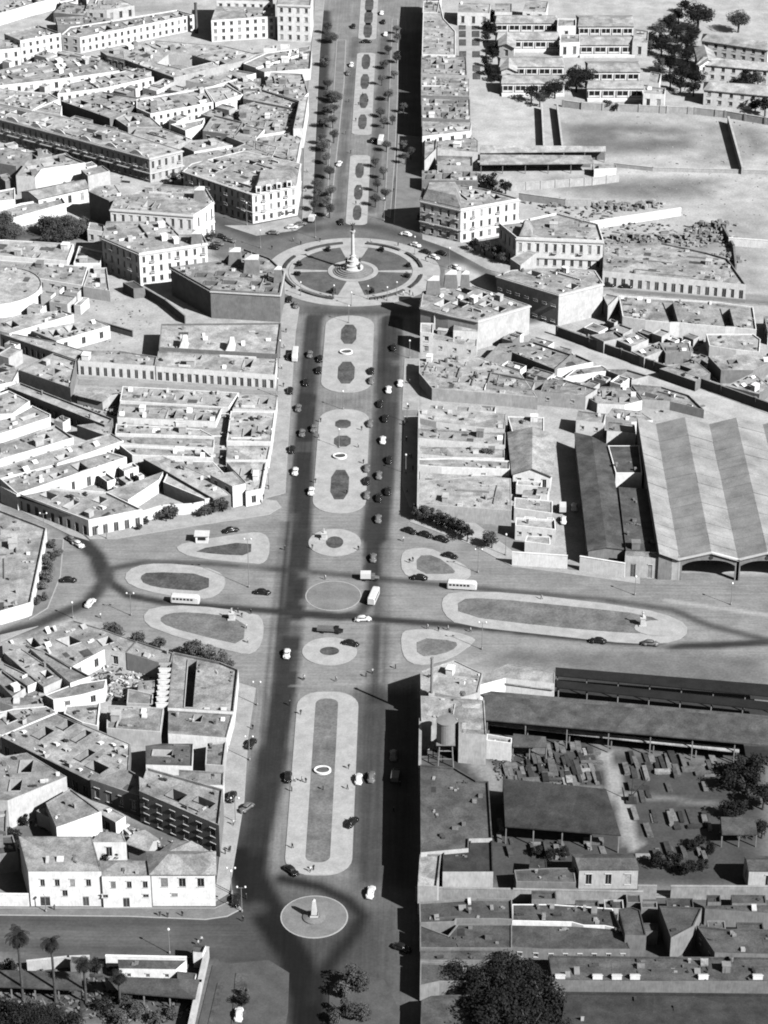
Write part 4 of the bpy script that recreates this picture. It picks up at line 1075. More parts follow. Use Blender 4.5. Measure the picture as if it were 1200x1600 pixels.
wall('F', '435,103 850,140', 3.0, .4, 'W', label='thin white wall behind the long white terrace right of the plaza')
wall('C', '370,1040 790,975', 3.2, .5, 'W', label='bright white wall slanting across the dirt lot right of the plaza')
wall('C', '1020,1115 1230,1130', 3.2, .5, 'W', label='white wall at the right edge beside the pale dirt square')
wall('F', '990,10 1040,100 1050,190', 2.2, .6, 'S', label='crumbling wall at the end of the rubble lot on the right')
# ---- upper right: fields, sheds, hospital pavilions
BLOCK[0] = 'on the open dirt field at upper right'
wall('C', '140,488 150,680', 2.7, .6, 'G', label='left one of two parallel field walls with black shadow')
wall('C', '212,488 238,695', 2.7, .6, 'G', label='right one of two parallel field walls with black shadow')
wall('C', '1015,548 1080,782', 3.2, .7, 'G', label='slanting dark field wall near the upper right edge')
wall('C', '240,470 330,482 500,490 730,500 860,505 1000,520 1210,555', 3.0, .5, 'G', label='long pale wall under the hospital pavilions', piers=9)
wall('C', '-145,852 0,862 380,835 500,820', 3.0, .4, 'G', label='pale panelled wall in front of the long field sheds', piers=6)
wall('C', '35,905 250,935 370,935', 3.0, .4, 'G', label='thin wall on the dirt strip behind the plaza\'s right buildings')
wall('C', '480,765 660,785 1210,800', 1.6, .4, 'G', label='low wall along the far edge of the dirt street at right')
wall('C', '215,1000 395,1050', 3.0, .5, 'S', label='short dark wall meeting the bright slanting wall')
open_shed('C', 4.5, '-150,770 385,765 370,735 -150,730', 'L', 8, w='S', label='nearer one of two long field sheds at upper right')
open_shed('C', 5.0, '-150,715 440,708 438,696 -150,690', 'L', 8, w='S', label='farther one of two long field sheds at upper right', slope=1.0)
B_('C', 3.2, '385,795 490,790 488,775 385,770', 'L', 'W', 0, k=.3, wells=0, label='small pale shed at the end of the long field sheds', name='shed', cat='shed')
def pavilion(x0, x1, yf, yb, h=5.4, lab=''):
    "hospital pavilion: pale hipped roof, front gallery with white posts over dark panels for its shaded recess"
    a, b = gp(x0, yf, h), gp(x1, yf, h); d, e = gp(x1-3, yb, h), gp(x0-3, yb, h)
    root, pc, c = pitched('W', h, '', 1.5, 'L', 'W', 0, ridge='x', hip=.04, over=.4, world=[a, b, d, e], label=lab, name='hospital_pavilion', cat='building')
    n = max(3, int((b[0]-a[0])/5)); A, B2 = pc[0], pc[1]
    g = MB(); ins = .6
    for i in range(n):
        t0, t1 = (i+.12)/n, (i+.88)/n
        x0_, x1_ = A[0]+(B2[0]-A[0])*t0, A[0]+(B2[0]-A[0])*t1; ym = A[1]-.02
        link('gallery_dark_bay', gallery_me(round(x1_-x0_, 1)), root, ((x0_+x1_)/2, A[1]+(B2[1]-A[1])*(t0+t1)/2-.04, 2.9), atan2(B2[1]-A[1], B2[0]-A[0]))
    pb = MB(); pb.box(-(B2[0]-A[0])/2, (B2[0]-A[0])/2, -2.2, -.1, 0, 1.0); link('gallery_base', pb.mesh('gallery_base', [M['W']]), root, ((A[0]+B2[0])/2, (A[1]+B2[1])/2, 0), atan2(B2[1]-A[1], B2[0]-A[0]))
GAL = {}
def gallery_me(w):
    if w not in GAL:
        mb = MB(); mb.quad((-w/2, -.02, -1.3), (w/2, -.02, -1.3), (w/2, -.02, 1.3), (-w/2, -.02, 1.3), 0)  # flat dark panel painted in for the shade inside the gallery
        mb.box(-w/2-.3, -w/2, -.3, 0, -1.5, 1.5, 1); mb.box(w/2, w/2+.3, -.3, 0, -1.5, 1.5, 1)
        mb.box(-w/2, w/2, -.2, -.03, -1.5, -.75, 1); mb.box(-.1, .1, -.15, -.03, -.75, 1.3, 1)
        GAL[w] = mb.mesh('gallery_dark_bay', [M['glass'], M['W']])
    return GAL[w]
BLOCK[0] = 'among the hospital pavilions at upper right'
for i, (x0, x1, yf, yb) in enumerate(((775, 871, 36, 24), (777, 874, 62, 50), (781, 881, 104, 88), (784, 882, 130, 117),
                       (904, 990, 41, 24), (906, 992, 70, 56), (918, 1000, 112, 96), (918, 1006, 138, 126))):
    pavilion(x0, x1, yf, yb, 5.4, f"hospital pavilion with pale roof and dark gallery, {ordn(3-i % 4)} from the field in the {'left' if i < 4 else 'right'} stack")
B_('C', 6.5, '212,130 300,128 300,95 215,92', 'L', 'W', 4, k=.4, wells=0, cat='building', name='hospital_block')
B_('C', 6.5, '225,205 318,200 318,165 228,162', 'L', 'W', 4, k=.4, wells=0, cat='building', name='hospital_block')
B_('C', 6.5, '565,200 635,205 640,150 575,140', 'L', 'W', 4, k=.3, wells=0, cat='building', name='hospital_block')
B_('C', 6.5, '640,390 690,395 700,350 650,340', 'L', 'W', 4, k=.3, wells=0, cat='building', name='hospital_block')
B_('C', 6.5, '615,445 715,450 720,420 620,410', 'L', 'W', 4, k=.3, wells=0, cat='building', name='hospital_block')
pitched('C', 7, '890,190 1200,235 1230,200 900,160', 2.0, 'L', 'W', 4.2, label='long white hospital block at the upper right edge behind trees', name='hospital_block', cat='building', hip=.08)
pitched('C', 7, '870,300 1210,330 1230,300 880,270', 2.0, 'L', 'W', 4.2, label='white hospital block at the right edge between the two tree groups', name='hospital_block', cat='building', hip=.08)
pitched('C', 7, '900,420 1210,450 1210,400 905,385', 2.0, 'L', 'W', 4.2, label='white hospital block just above the pale field wall at right', name='hospital_block', cat='building', hip=.08)
pitched('C', 7, '880,310 960,290 940,240 860,225', 2.0, 'L', 'W', 4.2)
B_('C', 7, '50,55 160,60 170,10 70,0', 'L', 'W', 4, k=.5, wells=0, cat='building', name='hospital_block')
B_('C', 5, '-80,60 0,62 0,20 -80,20', 'L', 'W', 4, k=.5, wells=0, cat='building', name='hospital_block')
B_('B', 6, '945,60 1095,65 1100,20 950,15', 'L', 'W', 3.5, k=.3, wells=0, cat='building', name='hospital_block', label='white gallery house at the head of the garden path upper right')
pitched('B', 5.5, '1140,215 1210,225 1215,170 1140,165', 1.6, 'L', 'W', 3.5, name='hospital_block', cat='building')
pitched('B', 5.5, '1150,330 1220,335 1220,290 1150,285', 1.6, 'L', 'W', 3.5, name='hospital_block', cat='building')
# ---- right side of the upper avenue
BLOCK[0] = 'on the right side of the upper avenue'
B_('B', 10, '778,258 935,262 935,150 880,90 862,10 785,10', 'L', 'W', 4, 'h', k=.6, wells=1, floors=2, label='tall white building casting a broad shadow on the upper avenue', name='town_house')
B_('B', 10, '780,60 850,62 870,-40 786,-40', 'L', 'W', 0, k=.8, wells=0)
B_('B', 9.5, '774,350 990,358 985,270 940,264 776,262', 'M', 'G', 0, k=1.2)
B_('B', 9.5, '774,448 1000,455 1000,370 775,362', 'M', 'S', 0, k=1.8)
B_('B', 9.5, '776,556 1005,566 1003,468 776,460', 'M', 'S', 0, k=2.0)
B_('B', 9.0, '780,640 1005,615 1010,575 780,570', 'M', 'W', 4, k=.8)
B_('B', 6.5, '850,700 1040,715 1040,660 1000,630 850,635', 'M', 'W', 0, k=.8)
B_('B', 5.0, '850,780 1015,785 1015,740 850,735', 'M', 'G', 0, k=.6)
B_('B', 4.5, '778,845 1040,850 1035,805 778,800', 'M', 'S', 0, k=2.0)
B_('B', 7.0, '790,760 845,705 848,640 792,660', 'M', 'G', 0, k=.3, wells=0)
# ---- station and yard at lower right
BLOCK[0] = 'around the railway station at lower right'
B_('N', 8.5, '170,150 330,98 462,160 440,250 360,274 172,240', 'L', 'G', 0, k=.6, wells=0, label='corner block with pale terrace roof right of the avenue below the crossroads', name='station_building', cat='building', pp=.3)
B_('N', 9, '172,265 470,285 480,450 350,440 350,385 240,380 175,380', 'M', 'G', 0, k=.7, wells=0, label='grey flat block behind the water tower right of the avenue', name='station_building', cat='building')
B_('N', 7.5, '445,213 570,180 800,207 800,152 582,113 458,166', 'L', 'W', 0, k=0, wells=0, party=False, label='pale curved station head with stepped roof', name='station_building', cat='building', pp=.15)
open_shed('N', 6.0, '560,203 795,232 800,212 570,185', 'L', 5, w='W', label='low front gallery with white posts under the curved station head', name='station_gallery', slope=.2)
WS = [gp(*q, 7.5) for q in px('W', '757,1124 1215,1166 1215,1130 756,1092')]
open_shed('W', 7.5, '', 'D', 10, w='S', world=WS, label='long station goods shed with plain grey roof', slope=1.2, name='goods_shed', cat='shed')
open_shed('W', 4.0, '760,1132 1155,1175 1155,1169 760,1127', 'L', 10, label='thin pale canopy along the front of the long goods shed', slope=.1, name='platform_canopy', back=False, cat='canopy')
open_shed('W', 6.0, '870,1074 1210,1110 1210,1098 868,1063', 'KK', 8, label='nearer of the two narrow platform canopies in the station', slope=.1, name='platform_canopy', back=False, cat='canopy')
open_shed('W', 6.5, '868,1055 1215,1089 1215,1072 868,1044', 'KK', 8, label='farther of the two platform canopies, black roof edge', slope=.3, name='platform_canopy', back=False, cat='canopy')
open_shed('W', 4.5, '750,1085 1215,1128 1215,1120 752,1079', 'D', 8, label='narrow grey platform roof just behind the long goods shed', slope=.1, name='platform_canopy', back=False, cat='canopy')
B_('N', 9, '170,592 330,606 430,665 490,670 507,938 398,940 396,985 172,1005', 'D', 'G', 0, k=.35, wells=0, party=False, label='large plain-roofed warehouse right of the avenue above the boundary wall', name='warehouse', cat='warehouse')
B_('N', 8.2, '275,1095 512,1095 507,944 402,946 400,990 278,990', 'K', 'G', 0, k=.15, wells=0, party=False, label='dark-roofed end of the plain warehouse by the boundary wall', name='warehouse', cat='warehouse')
B_('N', 8.0, '158,1160 250,1165 268,1012 168,1010', 'M', 'G', 0, k=0, wells=0, party=False, label='pale narrow corner roof at the avenue end of the boundary wall', name='warehouse', cat='warehouse')
open_shed('N', 6, '568,872 1110,915 1040,722 556,672', 'K', 6, w='S', label='big dark open shed in the lumber yard', slope=1.6)
open_shed('N', 5, '603,498 765,502 758,462 606,447', 'D', 4, w='S', label='small dark shed by the long goods shed in the yard', slope=.6)
B_('N', 5, '480,480 598,495 600,470 482,450', 'M', 'W', 0, k=.4, wells=0, label='low pale shed between water tower and goods shed', name='shed', cat='shed')
B_('N', 6.5, '345,440 478,452 478,390 350,386', 'M', 'G', 0, k=.2, wells=0, party=False)
pitched('L', 6.0, '315,475 592,475 560,405 282,405', 1.2, 'D', 'G', 4.0, label='small pale house with three windows built onto the boundary wall at lower right', over=.2)
pitched('L', 6.0, '1112,480 1300,482 1300,415 1090,415', 1.2, 'D', 'G', 4.5, label='pale house at the lower right edge built onto the boundary wall', over=.2)
open_shed('L', 4.5, '985,310 1150,310 1140,240 978,236', 'D', 4, w='S', label='small dark hut in the garden plots at lower right', name='hut', slope=.5, cat='hut')
B_('L', 4.0, '20,535 300,540 290,470 180,470 10,480', 'D', 'S', 0, k=.4, wells=0, label='low grey shed between the warehouse and the small pale house', name='shed', cat='shed')
B_('L', 3.5, '80,470 165,475 160,430 85,425', 'K', 'S', 0, k=.2, wells=0, label='tiny dark shed beside the low grey shed in the yard', name='shed', cat='shed')
wall('N', '152,1160 600,1168 1210,1180', 4.2, .5, 'T', top=True, label='pale boundary wall along the lane at lower right, left stretch')
wall('L', '596,552 675,553', 4.0, .5, 'T', label='pale boundary wall along the lane, middle stretch beside the gate')
wall('L', '750,554 1230,556', 4.0, .5, 'T', label='pale boundary wall along the lane, right stretch')
wall('W', '657,1124 656,1198', 9.0, .6, 'T', label='tall wall added on the avenue before the water tower to fill the shadow band')  # added wall: casts the missing stretch of avenue shadow
wall('W', '655,645 653,790', 5.2, .4, 'G', label='pale wall added along the avenue opposite the upper median to complete its shadow strip')  # added wall: its shadow joins up the strip beside the low block
# ---- lower right block
BLOCK[0] = 'in the dark block at the lower right corner'
B_('K', 4.6, '765,635 1030,618 1200,622 1205,720 1130,716 940,716 930,730 768,735', 'D', 'S', 0, k=1.0, wells=0)
B_('K', 4.4, '768,848 1200,850 1200,735 945,735 900,790 768,740', 'D', 'S', 0, k=.7, wells=0)
B_('K', 4.4, '770,905 1190,905 1195,862 770,862', 'D', 'S', 0, k=.6, wells=0)
B_('K', 4.0, '768,1030 860,1010 1000,1010 1000,930 770,915', 'D', 'S', 0, k=.6, wells=0)
B_('K', 4.0, '770,1240 1050,1240 1010,1075 900,1075 820,1080 775,1100', 'D', 'S', 0, k=.3, wells=0)
B_('L', 4.6, '0,718 280,725 335,740 435,742 515,760 470,660 180,640 0,640', 'D', 'W', 0, k=1.4, wells=0)
B_('L', 4.4, '0,840 150,850 555,850 520,762 280,745 0,740', 'D', 'S', 3.2, 'h', k=.25, wells=0)
B_('L', 6.5, '530,785 630,790 600,670 560,655 500,665', 'D', 'S', 0, k=.3, wells=0)
B_('L', 6.5, '745,800 850,745 890,660 690,650', 'D', 'S', 0, k=.7, wells=0, label='box-shaped house with black side wall at lower right')
B_('L', 4.6, '905,665 1300,690 1300,645 895,650', 'D', 'S', 0, k=1.5, wells=0)
B_('L', 5.5, '950,872 1300,880 1300,765 1000,760 865,745', 'D', 'S', 3.4, 'h', k=.5, wells=0)
B_('L', 4.2, '190,1000 560,1005 1130,1005 1300,1010 1300,895 560,890 170,885', 'D', 'S', 0, k=.9, wells=0, label='long dark roof with a row of small white light scoops, lower right')
B_('L', 4.0, '220,1290 1300,1290 1300,1070 780,1065 250,1060', 'K', 'S', 0, k=.06, wells=0, party=False, label='broad plain dark roof along the bottom right edge')
# ---- bottom left property
BLOCK[0] = 'in the palm garden at the bottom left'
open_shed('J', 4.0, '560,1050 915,1080 935,1000 490,985', 'D', 5, w='S', label='long low shed roof beside the slanting garden wall at bottom left')
B_('J', 4.0, '558,942 825,946 872,905 552,900', 'D', 'W', 3.8, 'h', k=.3, wells=0, label='low white house with dark windows in the palm garden at bottom left')
B_('J', 3.2, '832,990 912,996 920,965 830,955', 'D', 'W', 0, k=0, wells=0, label='small white annex against the slanting garden wall')
open_shed('J', 4.0, '-60,1022 385,1040 380,965 -60,955', 'D', 5, w='S', label='left shed roof behind the tall palms at bottom left')
wall('J', '970,845 935,1000 885,1230', 3.2, .9, 'G', label='thick pale garden wall slanting to the bottom edge')
wall('J', '500,880 870,888', 3.4, .5, 'W', label='white wall along the lower left street beside the garden house')
wall('J', '130,905 320,885 415,882', 3.0, .5, 'G', label='patched pale wall behind the tallest palm')
B_('J', 4.0, '905,870 950,875 965,840 905,835', 'D', 'W', 0, k=0, wells=0, label='small white gate block at the garden wall corner on the lower left street')
B_('J', 3.5, '330,925 415,930 415,900 335,895', 'D', 'S', 0, k=.3, wells=0)
wall('J', '-40,590 130,592', 3.6, .4, 'W', label='low white wall at the left end of the white street front')
# ---- upper left quarter
BLOCK[0] = 'in the crowded quarter at upper left'
B_('A', 10, '95,197 285,162 180,125 20,165', 'M', 'W', 3.0, k=.8, floors=3, label='white three-storey block with close-set windows at the upper left edge', name='apartment_house')
B_('A', 8, '-40,245 95,230 92,200 -40,190', 'M', 'W', 3.0, k=.8, floors=2)
B_('A', 7, '288,166 375,180 910,73 830,50 500,105 330,130', 'M', 'W', 3.2, k=1.0, floors=2, label='long white two-storey row rising to the right at upper left', name='row_house')
B_('A', 6, '400,45 500,48 630,27 560,-5 420,-5', 'M', 'G', 4, k=1.0)
B_('A', 5, '-40,80 140,25 280,-10 260,-25 100,-20 -40,40', 'L', 'W', 0, k=1.0)
B_('A', 4.5, '250,60 400,75 420,30 300,10', 'M', 'S', 0, k=1.6)
B_('A', 4.5, '270,120 480,110 520,90 400,80 260,85', 'M', 'S', 0, k=1.6)
B_('A', 10, '990,97 1290,77 1290,20 1020,12', 'L', 'W', 3.4, k=.3, wells=1, floors=3, label='white three-storey school wing left of the upper avenue', name='school_wing', cat='building')
B_('A', 12, '1015,8 1280,15 1270,-40 1020,-40', 'L', 'W', 3.4, k=.2, wells=0, floors=4, label='tall rear block behind the white school wing', name='school_wing', cat='building')
B_('W', 17, '433,8 485,10 489,-14 437,-16', 'L', 'W', 3.2, k=.2, wells=0, floors=4, label='tall white tower block beside the upper avenue', name='tower_block', cat='building', cornice=1)
B_('A', 4.5, '500,228 585,282 815,366 1140,287 1200,255 1050,218 730,192', 'L', 'G', 0, k=.7, wells=1, holes=['735,300 790,258 900,262 1000,292 850,328'], label='walled compound around a dark courtyard below the white school', name='compound', cat='building')
B_('A', 6, '470,240 500,260 585,280 580,240 500,222', 'M', 'G', 3, k=.4, wells=0)
B_('A', 5, '-40,400 0,402 350,362 560,332 480,282 290,262 -40,338', 'M', 'W', 5, k=1.3)
B_('A', 5, '270,442 490,414 720,362 590,332 300,396', 'L', 'W', 3.2, k=1.0)
B_('A', 4.5, '-40,480 150,522 280,468 230,440 90,430 -40,410', 'L', 'W', 5, k=1.0)
B_('A', 5, '285,480 515,562 700,472 480,436', 'M', 'S', 0, k=1.0)
B_('A', 6.2, '640,512 705,540 1000,484 960,418 640,470', 'L', 'W', 3.0, k=1.0, floors=2, label='row of stepped white two-storey houses at upper left', name='row_house')
B_('A', 5, '1010,490 1140,448 1060,400 960,416', 'L', 'W', 4, k=.8)
B_('A', 4.6, '540,560 600,600 760,600 700,545 600,530', 'L', 'G', 0, k=.6)
B_('A', 4.6, '620,640 800,692 900,655 770,605 640,605', 'L', 'G', 0, k=.7, wells=0)
ar = B_('A', 10.2, '-40,548 0,558 360,652 700,744 855,707 640,640 560,612 290,548 -40,490', 'M', 'G', 2.8, 'b', k=1.0, cornice=2, floors=2, label='long two-storey arcade row with balconies and arched pediments at upper left', name='arcade_row', cat='building')
B_('A', 4.5, '150,520 285,540 290,500 230,470', 'L', 'W', 0, k=.6)
B_('A', 4.5, '860,690 910,712 1090,682 1010,650 900,660', 'L', 'W', 0, k=.5)
B_('A', 4.2, '800,590 960,560 950,590 870,620', 'L', 'W', 0, k=.4, wells=0)
B_('A', 4.6, '950,620 1100,640 1140,580 1000,545', 'M', 'S', 3.5, k=.8)
B_('A', 6, '1105,640 1200,655 1240,610 1150,590', 'M', 'W', 3.5, k=.6, wells=0)
B_('A', 4.5, '850,740 1020,745 1150,720 1100,690 920,720', 'L', 'G', 0, k=.8)
B_('A', 5, '1120,760 1260,770 1300,690 1180,660 1090,700', 'M', 'W', 0, k=1.2)
# left edge group above the round building
BLOCK[0] = 'at the left edge under the arcade row'
B_('A', 6, '-40,760 75,780 150,720 20,690 -40,690', 'M', 'S', 0, k=1.0)
B_('A', 7.5, '75,830 165,840 195,800 400,770 300,730 130,760', 'L', 'W', 0, k=.9, label='white house with shadowed end wall under the arcade row')
pitched('A', 6.0, '180,932 412,880 380,845 100,900', 1.8, 'M', 'W', 5, label='white hall with long ridged roof near the trees at left')
B_('A', 6.5, '412,830 515,805 480,780 380,800', 'M', 'G', 0, k=.2, wells=0)
B_('A', 4, '-40,905 70,885 70,940 -40,950', 'L', 'W', 0, k=.5)
B_('A', 3.6, '-40,1040 60,1030 310,960 290,930 100,960 -40,1000', 'L', 'W', 0, k=.3, wells=0)
B_('A', 4, '410,1085 490,1095 490,1060 420,1050', 'L', 'W', 3, k=.2, wells=0)
# between school and upper avenue, left side
BLOCK[0] = 'on the left side of the upper avenue'
B_('B', 4.5, '0,330 40,345 255,330 262,240 90,260', 'L', 'W', 0, k=1.2)
B_('B', 5, '30,425 205,480 246,440 218,352 70,345', 'L', 'W', 0, k=1.4)
B_('B', 4.6, '-60,470 170,515 200,485 30,428 -60,420', 'M', 'S', 4, k=1.0)
B_('B', 8, '175,605 222,605 246,455 206,458', 'L', 'W', 0, k=.4, wells=0, label='narrow white two-storey house lining the upper avenue on the left')
B_('B', 4.6, '-80,560 0,640 170,615 195,520 0,480 -80,500', 'M', 'W', 0, k=1.2)
B_('B', 5, '0,650 0,700 190,770 212,650 165,625', 'M', 'W', 0, k=1.2)
B_('B', 5, '-140,640 -10,690 -5,650 -60,610', 'M', 'W', 0, k=.8)
B_('B', 4.5, '-100,740 -5,790 180,800 190,780 0,715 -60,700', 'M', 'G', 0, k=1.4)
B_('A', 4.6, '1000,420 1140,440 1240,420 1170,370 1030,385', 'L', 'W', 0, k=1.0)
B_('A', 4.2, '1140,440 1280,470 1350,440 1240,400', 'M', 'W', 0, k=1.2)
B_('A', 4.2, '1150,540 1330,560 1380,500 1250,470', 'M', 'S', 0, k=1.4)
B_('A', 4.5, '870,385 1110,335 1200,350 1000,410', 'M', 'W', 0, k=.8)
B_('A', 5, '1140,300 1200,320 1400,260 1400,230 1250,250', 'L', 'W', 0, k=.8)
B_('B', 4, '-60,300 40,290 250,235 255,215 100,240 -60,265', 'M', 'G', 0, k=.4, wells=0)

# ---- small houses packed between the traced ones
def infill(tile, s, axis, n, r, w, blk, seed, hr=(3.0, 4.6), sz=((5, 12), (4, 8)), gap=.9, k=1.2):
    rg = random.Random(seed); poly = pw(tile, s); a = pw(tile, axis); ax = atan2(a[1][1]-a[0][1], a[1][0]-a[0][0]); BLOCK[0] = blk
    bx = (min(q[0] for q in poly), max(q[0] for q in poly), min(q[1] for q in poly), max(q[1] for q in poly))
    obs = []
    for b in BLD:
        if b[2] == 'wall': continue
        p = b[4]; obs.append((min(q[0] for q in p), max(q[0] for q in p), min(q[1] for q in p), max(q[1] for q in p), p))
    for nm, rs in ROADS.items():
        p = pw('W', rs); obs.append((min(q[0] for q in p), max(q[0] for q in p), min(q[1] for q in p), max(q[1] for q in p), p))
    obs = [o for o in obs if o[0] < bx[1]+9 and o[1] > bx[0]-9 and o[2] < bx[3]+9 and o[3] > bx[2]-9]
    made = 0
    for _ in range(n*60):
        if made >= n: break
        x, y = rg.uniform(bx[0], bx[1]), rg.uniform(bx[2], bx[3])
        if not inside(poly, x, y): continue
        f = 1.0 if _ < n*25 else .6
        hw, hd = rg.uniform(*sz[0])/2*f, rg.uniform(*sz[1])/2*f; t = ax+(pi/2 if rg.random() < .25 else 0); c_, s_ = cos(t), sin(t)
        ok = True
        for u in (-1, -.5, 0, .5, 1):
            for v in (-1, 0, 1):
                X, Y = x+u*(hw+gap)*c_-v*(hd+gap)*s_, y+u*(hw+gap)*s_+v*(hd+gap)*c_
                if not inside(poly, X, Y) or any(o[0] < X < o[1] and o[2] < Y < o[3] and inside(o[4], X, Y) for o in obs): ok = False; break
            if not ok: break
        if not ok: continue
        P = [(x+u*hw*c_-v*hd*s_, y+u*hw*s_+v*hd*c_) for u, v in ((-1, -1), (1, -1), (1, 1), (-1, 1))]
        obs.append((min(q[0] for q in P), max(q[0] for q in P), min(q[1] for q in P), max(q[1] for q in P), P)); made += 1
        B_(tile, rg.uniform(*hr), '', r, rg.choice(w), 3.6 if rg.random() < .6 else 0, rg.choice(('w', 'h', 's')), k=k, world=P, wells=0)
infill('A', '-20,330 280,265 560,330 820,395 1200,330 1400,480 1400,690 860,690 720,735 360,640 -20,530', '0,558 700,744', 70, 'L', 'WGS', 'packed among the rows at upper left', 1)
infill('A', '240,-5 620,35 500,105 290,125 230,60', '375,180 910,73', 10, 'M', 'WGS', 'behind the long white row at upper left', 2)
infill('A', '-20,650 360,720 520,800 400,900 60,960 -20,960', '180,932 412,880', 12, 'L', 'WGS', 'among the sheds under the arcade row', 3)
infill('D', '-30,530 200,640 80,760 540,930 580,1010 340,1100 -30,1190', '35,772 530,922', 30, 'L', 'WGS', 'packed at the left edge below the plaza', 4)
infill('D', '-30,250 380,300 500,320 420,440 100,470 -30,480', '0,230 385,292', 10, 'L', 'WG', 'near the round building at the left edge', 5)
infill('F', '-130,560 60,520 300,600 900,850 880,900 450,880 -120,800', '-60,570 380,700', 45, 'N', 'WGS', 'crowded left of the diagonal street', 6, (1.8, 3.2), ((4, 9), (3, 6)))
infill('F', '230,520 480,430 800,540 1220,600 1220,830', '213,482 1210,840', 40, 'N', 'WGS', 'crowded right of the diagonal street', 7, (2.0, 3.4), ((4, 9), (3, 6)))
infill('M', '0,190 220,230 500,330 380,430 300,480 0,600', '120,182 330,300', 16, 'N', 'WG', 'between the slanting strips left of the long median', 8, (2.6, 4.2), ((4, 9), (3, 6)))
infill('E', '764,880 1170,895 1170,1150 764,1110', '764,965 1100,985', 12, 'M', 'WGS', 'inside the low block right of the avenue', 9, (2.6, 4.2), ((4, 9), (3, 5)), .5)
infill('I', '0,150 200,160 210,470 10,470', '10,285 190,300', 7, 'L', 'W', 'between the gabled house and the street wall', 10, (2.6, 4.0), ((3, 8), (3, 5)), .5)
infill('B', '-90,270 255,235 205,600 185,790 -110,720', '0,330 255,330', 18, 'L', 'WGS', 'packed left of the upper avenue', 11, (3, 4.6), ((4, 9), (3, 6)), .5)
infill('J', '0,250 220,180 330,320 990,410 640,300 330,140', '475,210 640,300', 5, 'N', 'WG', 'in the lane yard at lower left', 12, (2.6, 4.0), ((4, 8), (3, 5)), .5)
infill('G', '470,30 600,60 980,240 680,300 300,180', '490,210 765,112', 5, 'L', 'WG', 'inside the big courtyard left of the crossroads', 13, (2.2, 3.2), ((3, 6), (2, 4)), .8)
infill('L', '0,640 1200,650 1200,890 0,880', '0,718 515,725', 14, 'D', 'SG', 'wedged into the lower right block', 14, (2.6, 4.6), ((4, 10), (3, 6)), .4, .6)
# ------------------------------------------------------------------ round plaza
PX, PY = 0.0, 889.0
def ring(mb, r0, r1, z0, z1, m=0, a0=0, a1=360, n=96, cx=0, cy=0):
    k = max(3, int(n*(a1-a0)/360))
    for i in range(k):
        t0, t1 = radians(a0+(a1-a0)*i/k), radians(a0+(a1-a0)*(i+1)/k)
        P = lambda r, t, z: (cx+r*cos(t), cy+r*sin(t), z)
        mb.quad(P(r0, t0, z1), P(r1, t0, z1), P(r1, t1, z1), P(r0, t1, z1), m)
        mb.quad(P(r1, t0, z0), P(r1, t1, z0), P(r1, t1, z1), P(r1, t0, z1), m)
        mb.quad(P(r0, t1, z0), P(r0, t0, z0), P(r0, t0, z1), P(r0, t1, z1), m)
    if a1-a0 < 360:
        for t, f in ((radians(a0), 1), (radians(a1), -1)):
            q = [(cx+r0*cos(t), cy+r0*sin(t), z0), (cx+r1*cos(t), cy+r1*sin(t), z0), (cx+r1*cos(t), cy+r1*sin(t), z1), (cx+r0*cos(t), cy+r0*sin(t), z1)]
            mb.poly(q if f > 0 else q[::-1], m)
M['grassp'] = mat('lawn_plaza', 0.125, 0.25, 0.2, fine=1.8)
plaza = empty('plaza', (PX, PY, 0)); plaza['kind'] = 'structure'
mb = MB(); mb.prism(ell(0, 0, 32.6, 31.0, 96), 0, .16); mb.build('promenade', [M['isle']], plaza)
mb = MB(); ring(mb, 22.3, 24.0, .1, .34); mb.build('inner_path', [M['isle']], plaza)
for a0, a1 in ((4, 76), (104, 176), (184, 257), (283, 356)):
    mb = MB(); ring(mb, 9.6, 22.2, .1, .26, 0, a0, a1); mb.build('lawn', [M['grassp']], plaza)
for a0, a1 in ((100, 135), (150, 175), (188, 215), (222, 255), (285, 318), (325, 352), (8, 40), (48, 80)):
    mb = MB(); ring(mb, 25.2, 26.3, .1, .75, 0, a0, a1); mb.build('hedge', [M['leaf']], plaza)
mb = MB(); ring(mb, 7.6, 9.4, .1, .36); mb.build('centre_path', [M['isle']], plaza)
# monument column
mon = empty('column_monument', (PX, PY, .16))
mb = MB(); mb.lathe([(7.4, 0), (7.4, .35), (6.6, .35), (6.6, .7), (5.8, .7), (5.8, 1.05), (5.0, 1.05), (5.0, 1.4)], 40); mb.build('steps', [M['S']], mon)
mb = MB(); mb.lathe([(3.9, 1.4), (3.9, 1.8), (3.0, 2.0), (2.7, 2.8), (3.0, 3.0), (2.0, 3.2), (1.7, 4.4), (2.0, 4.6), (1.3, 4.8), (1.1, 6.0), (1.35, 6.2)], 28); mb.build('pedestal', [M['stone']], mon)
mb = MB(); mb.lathe([(.95, 6.1), (.95, 6.5), (.68, 6.8), (.62, 12.0), (.54, 15.2), (.64, 15.3), (.95, 16.1), (1.0, 16.4)], 18); mb.build('column', [M['stone']], mon, smooth=False)
def figure(mb, x, y, z, h, m=0):
    mb.lathe([(h*.14, 0), (h*.16, h*.25), (h*.10, h*.52), (h*.15, h*.75), (h*.05, h*.83), (h*.075, h*.9), (h*.05, h)], 8, m, (x, y, z))
    mb.tube((x-h*.12, y, z+h*.74), (x-h*.3, y, z+h*.6), h*.045, h*.035, 5, m); mb.tube((x+h*.12, y, z+h*.74), (x+h*.22, y, z+h*1.02), h*.045, h*.035, 5, m)
mb = MB(); figure(mb, 0, 0, 16.4, 3.0); mb.tube((-.3, .2, 18.4), (-1.0, .5, 19.2), .3, .05, 5); mb.tube((.3, .2, 18.4), (1.0, .5, 19.2), .3, .05, 5)
mb.build('statue', [M['bronze']], mon)
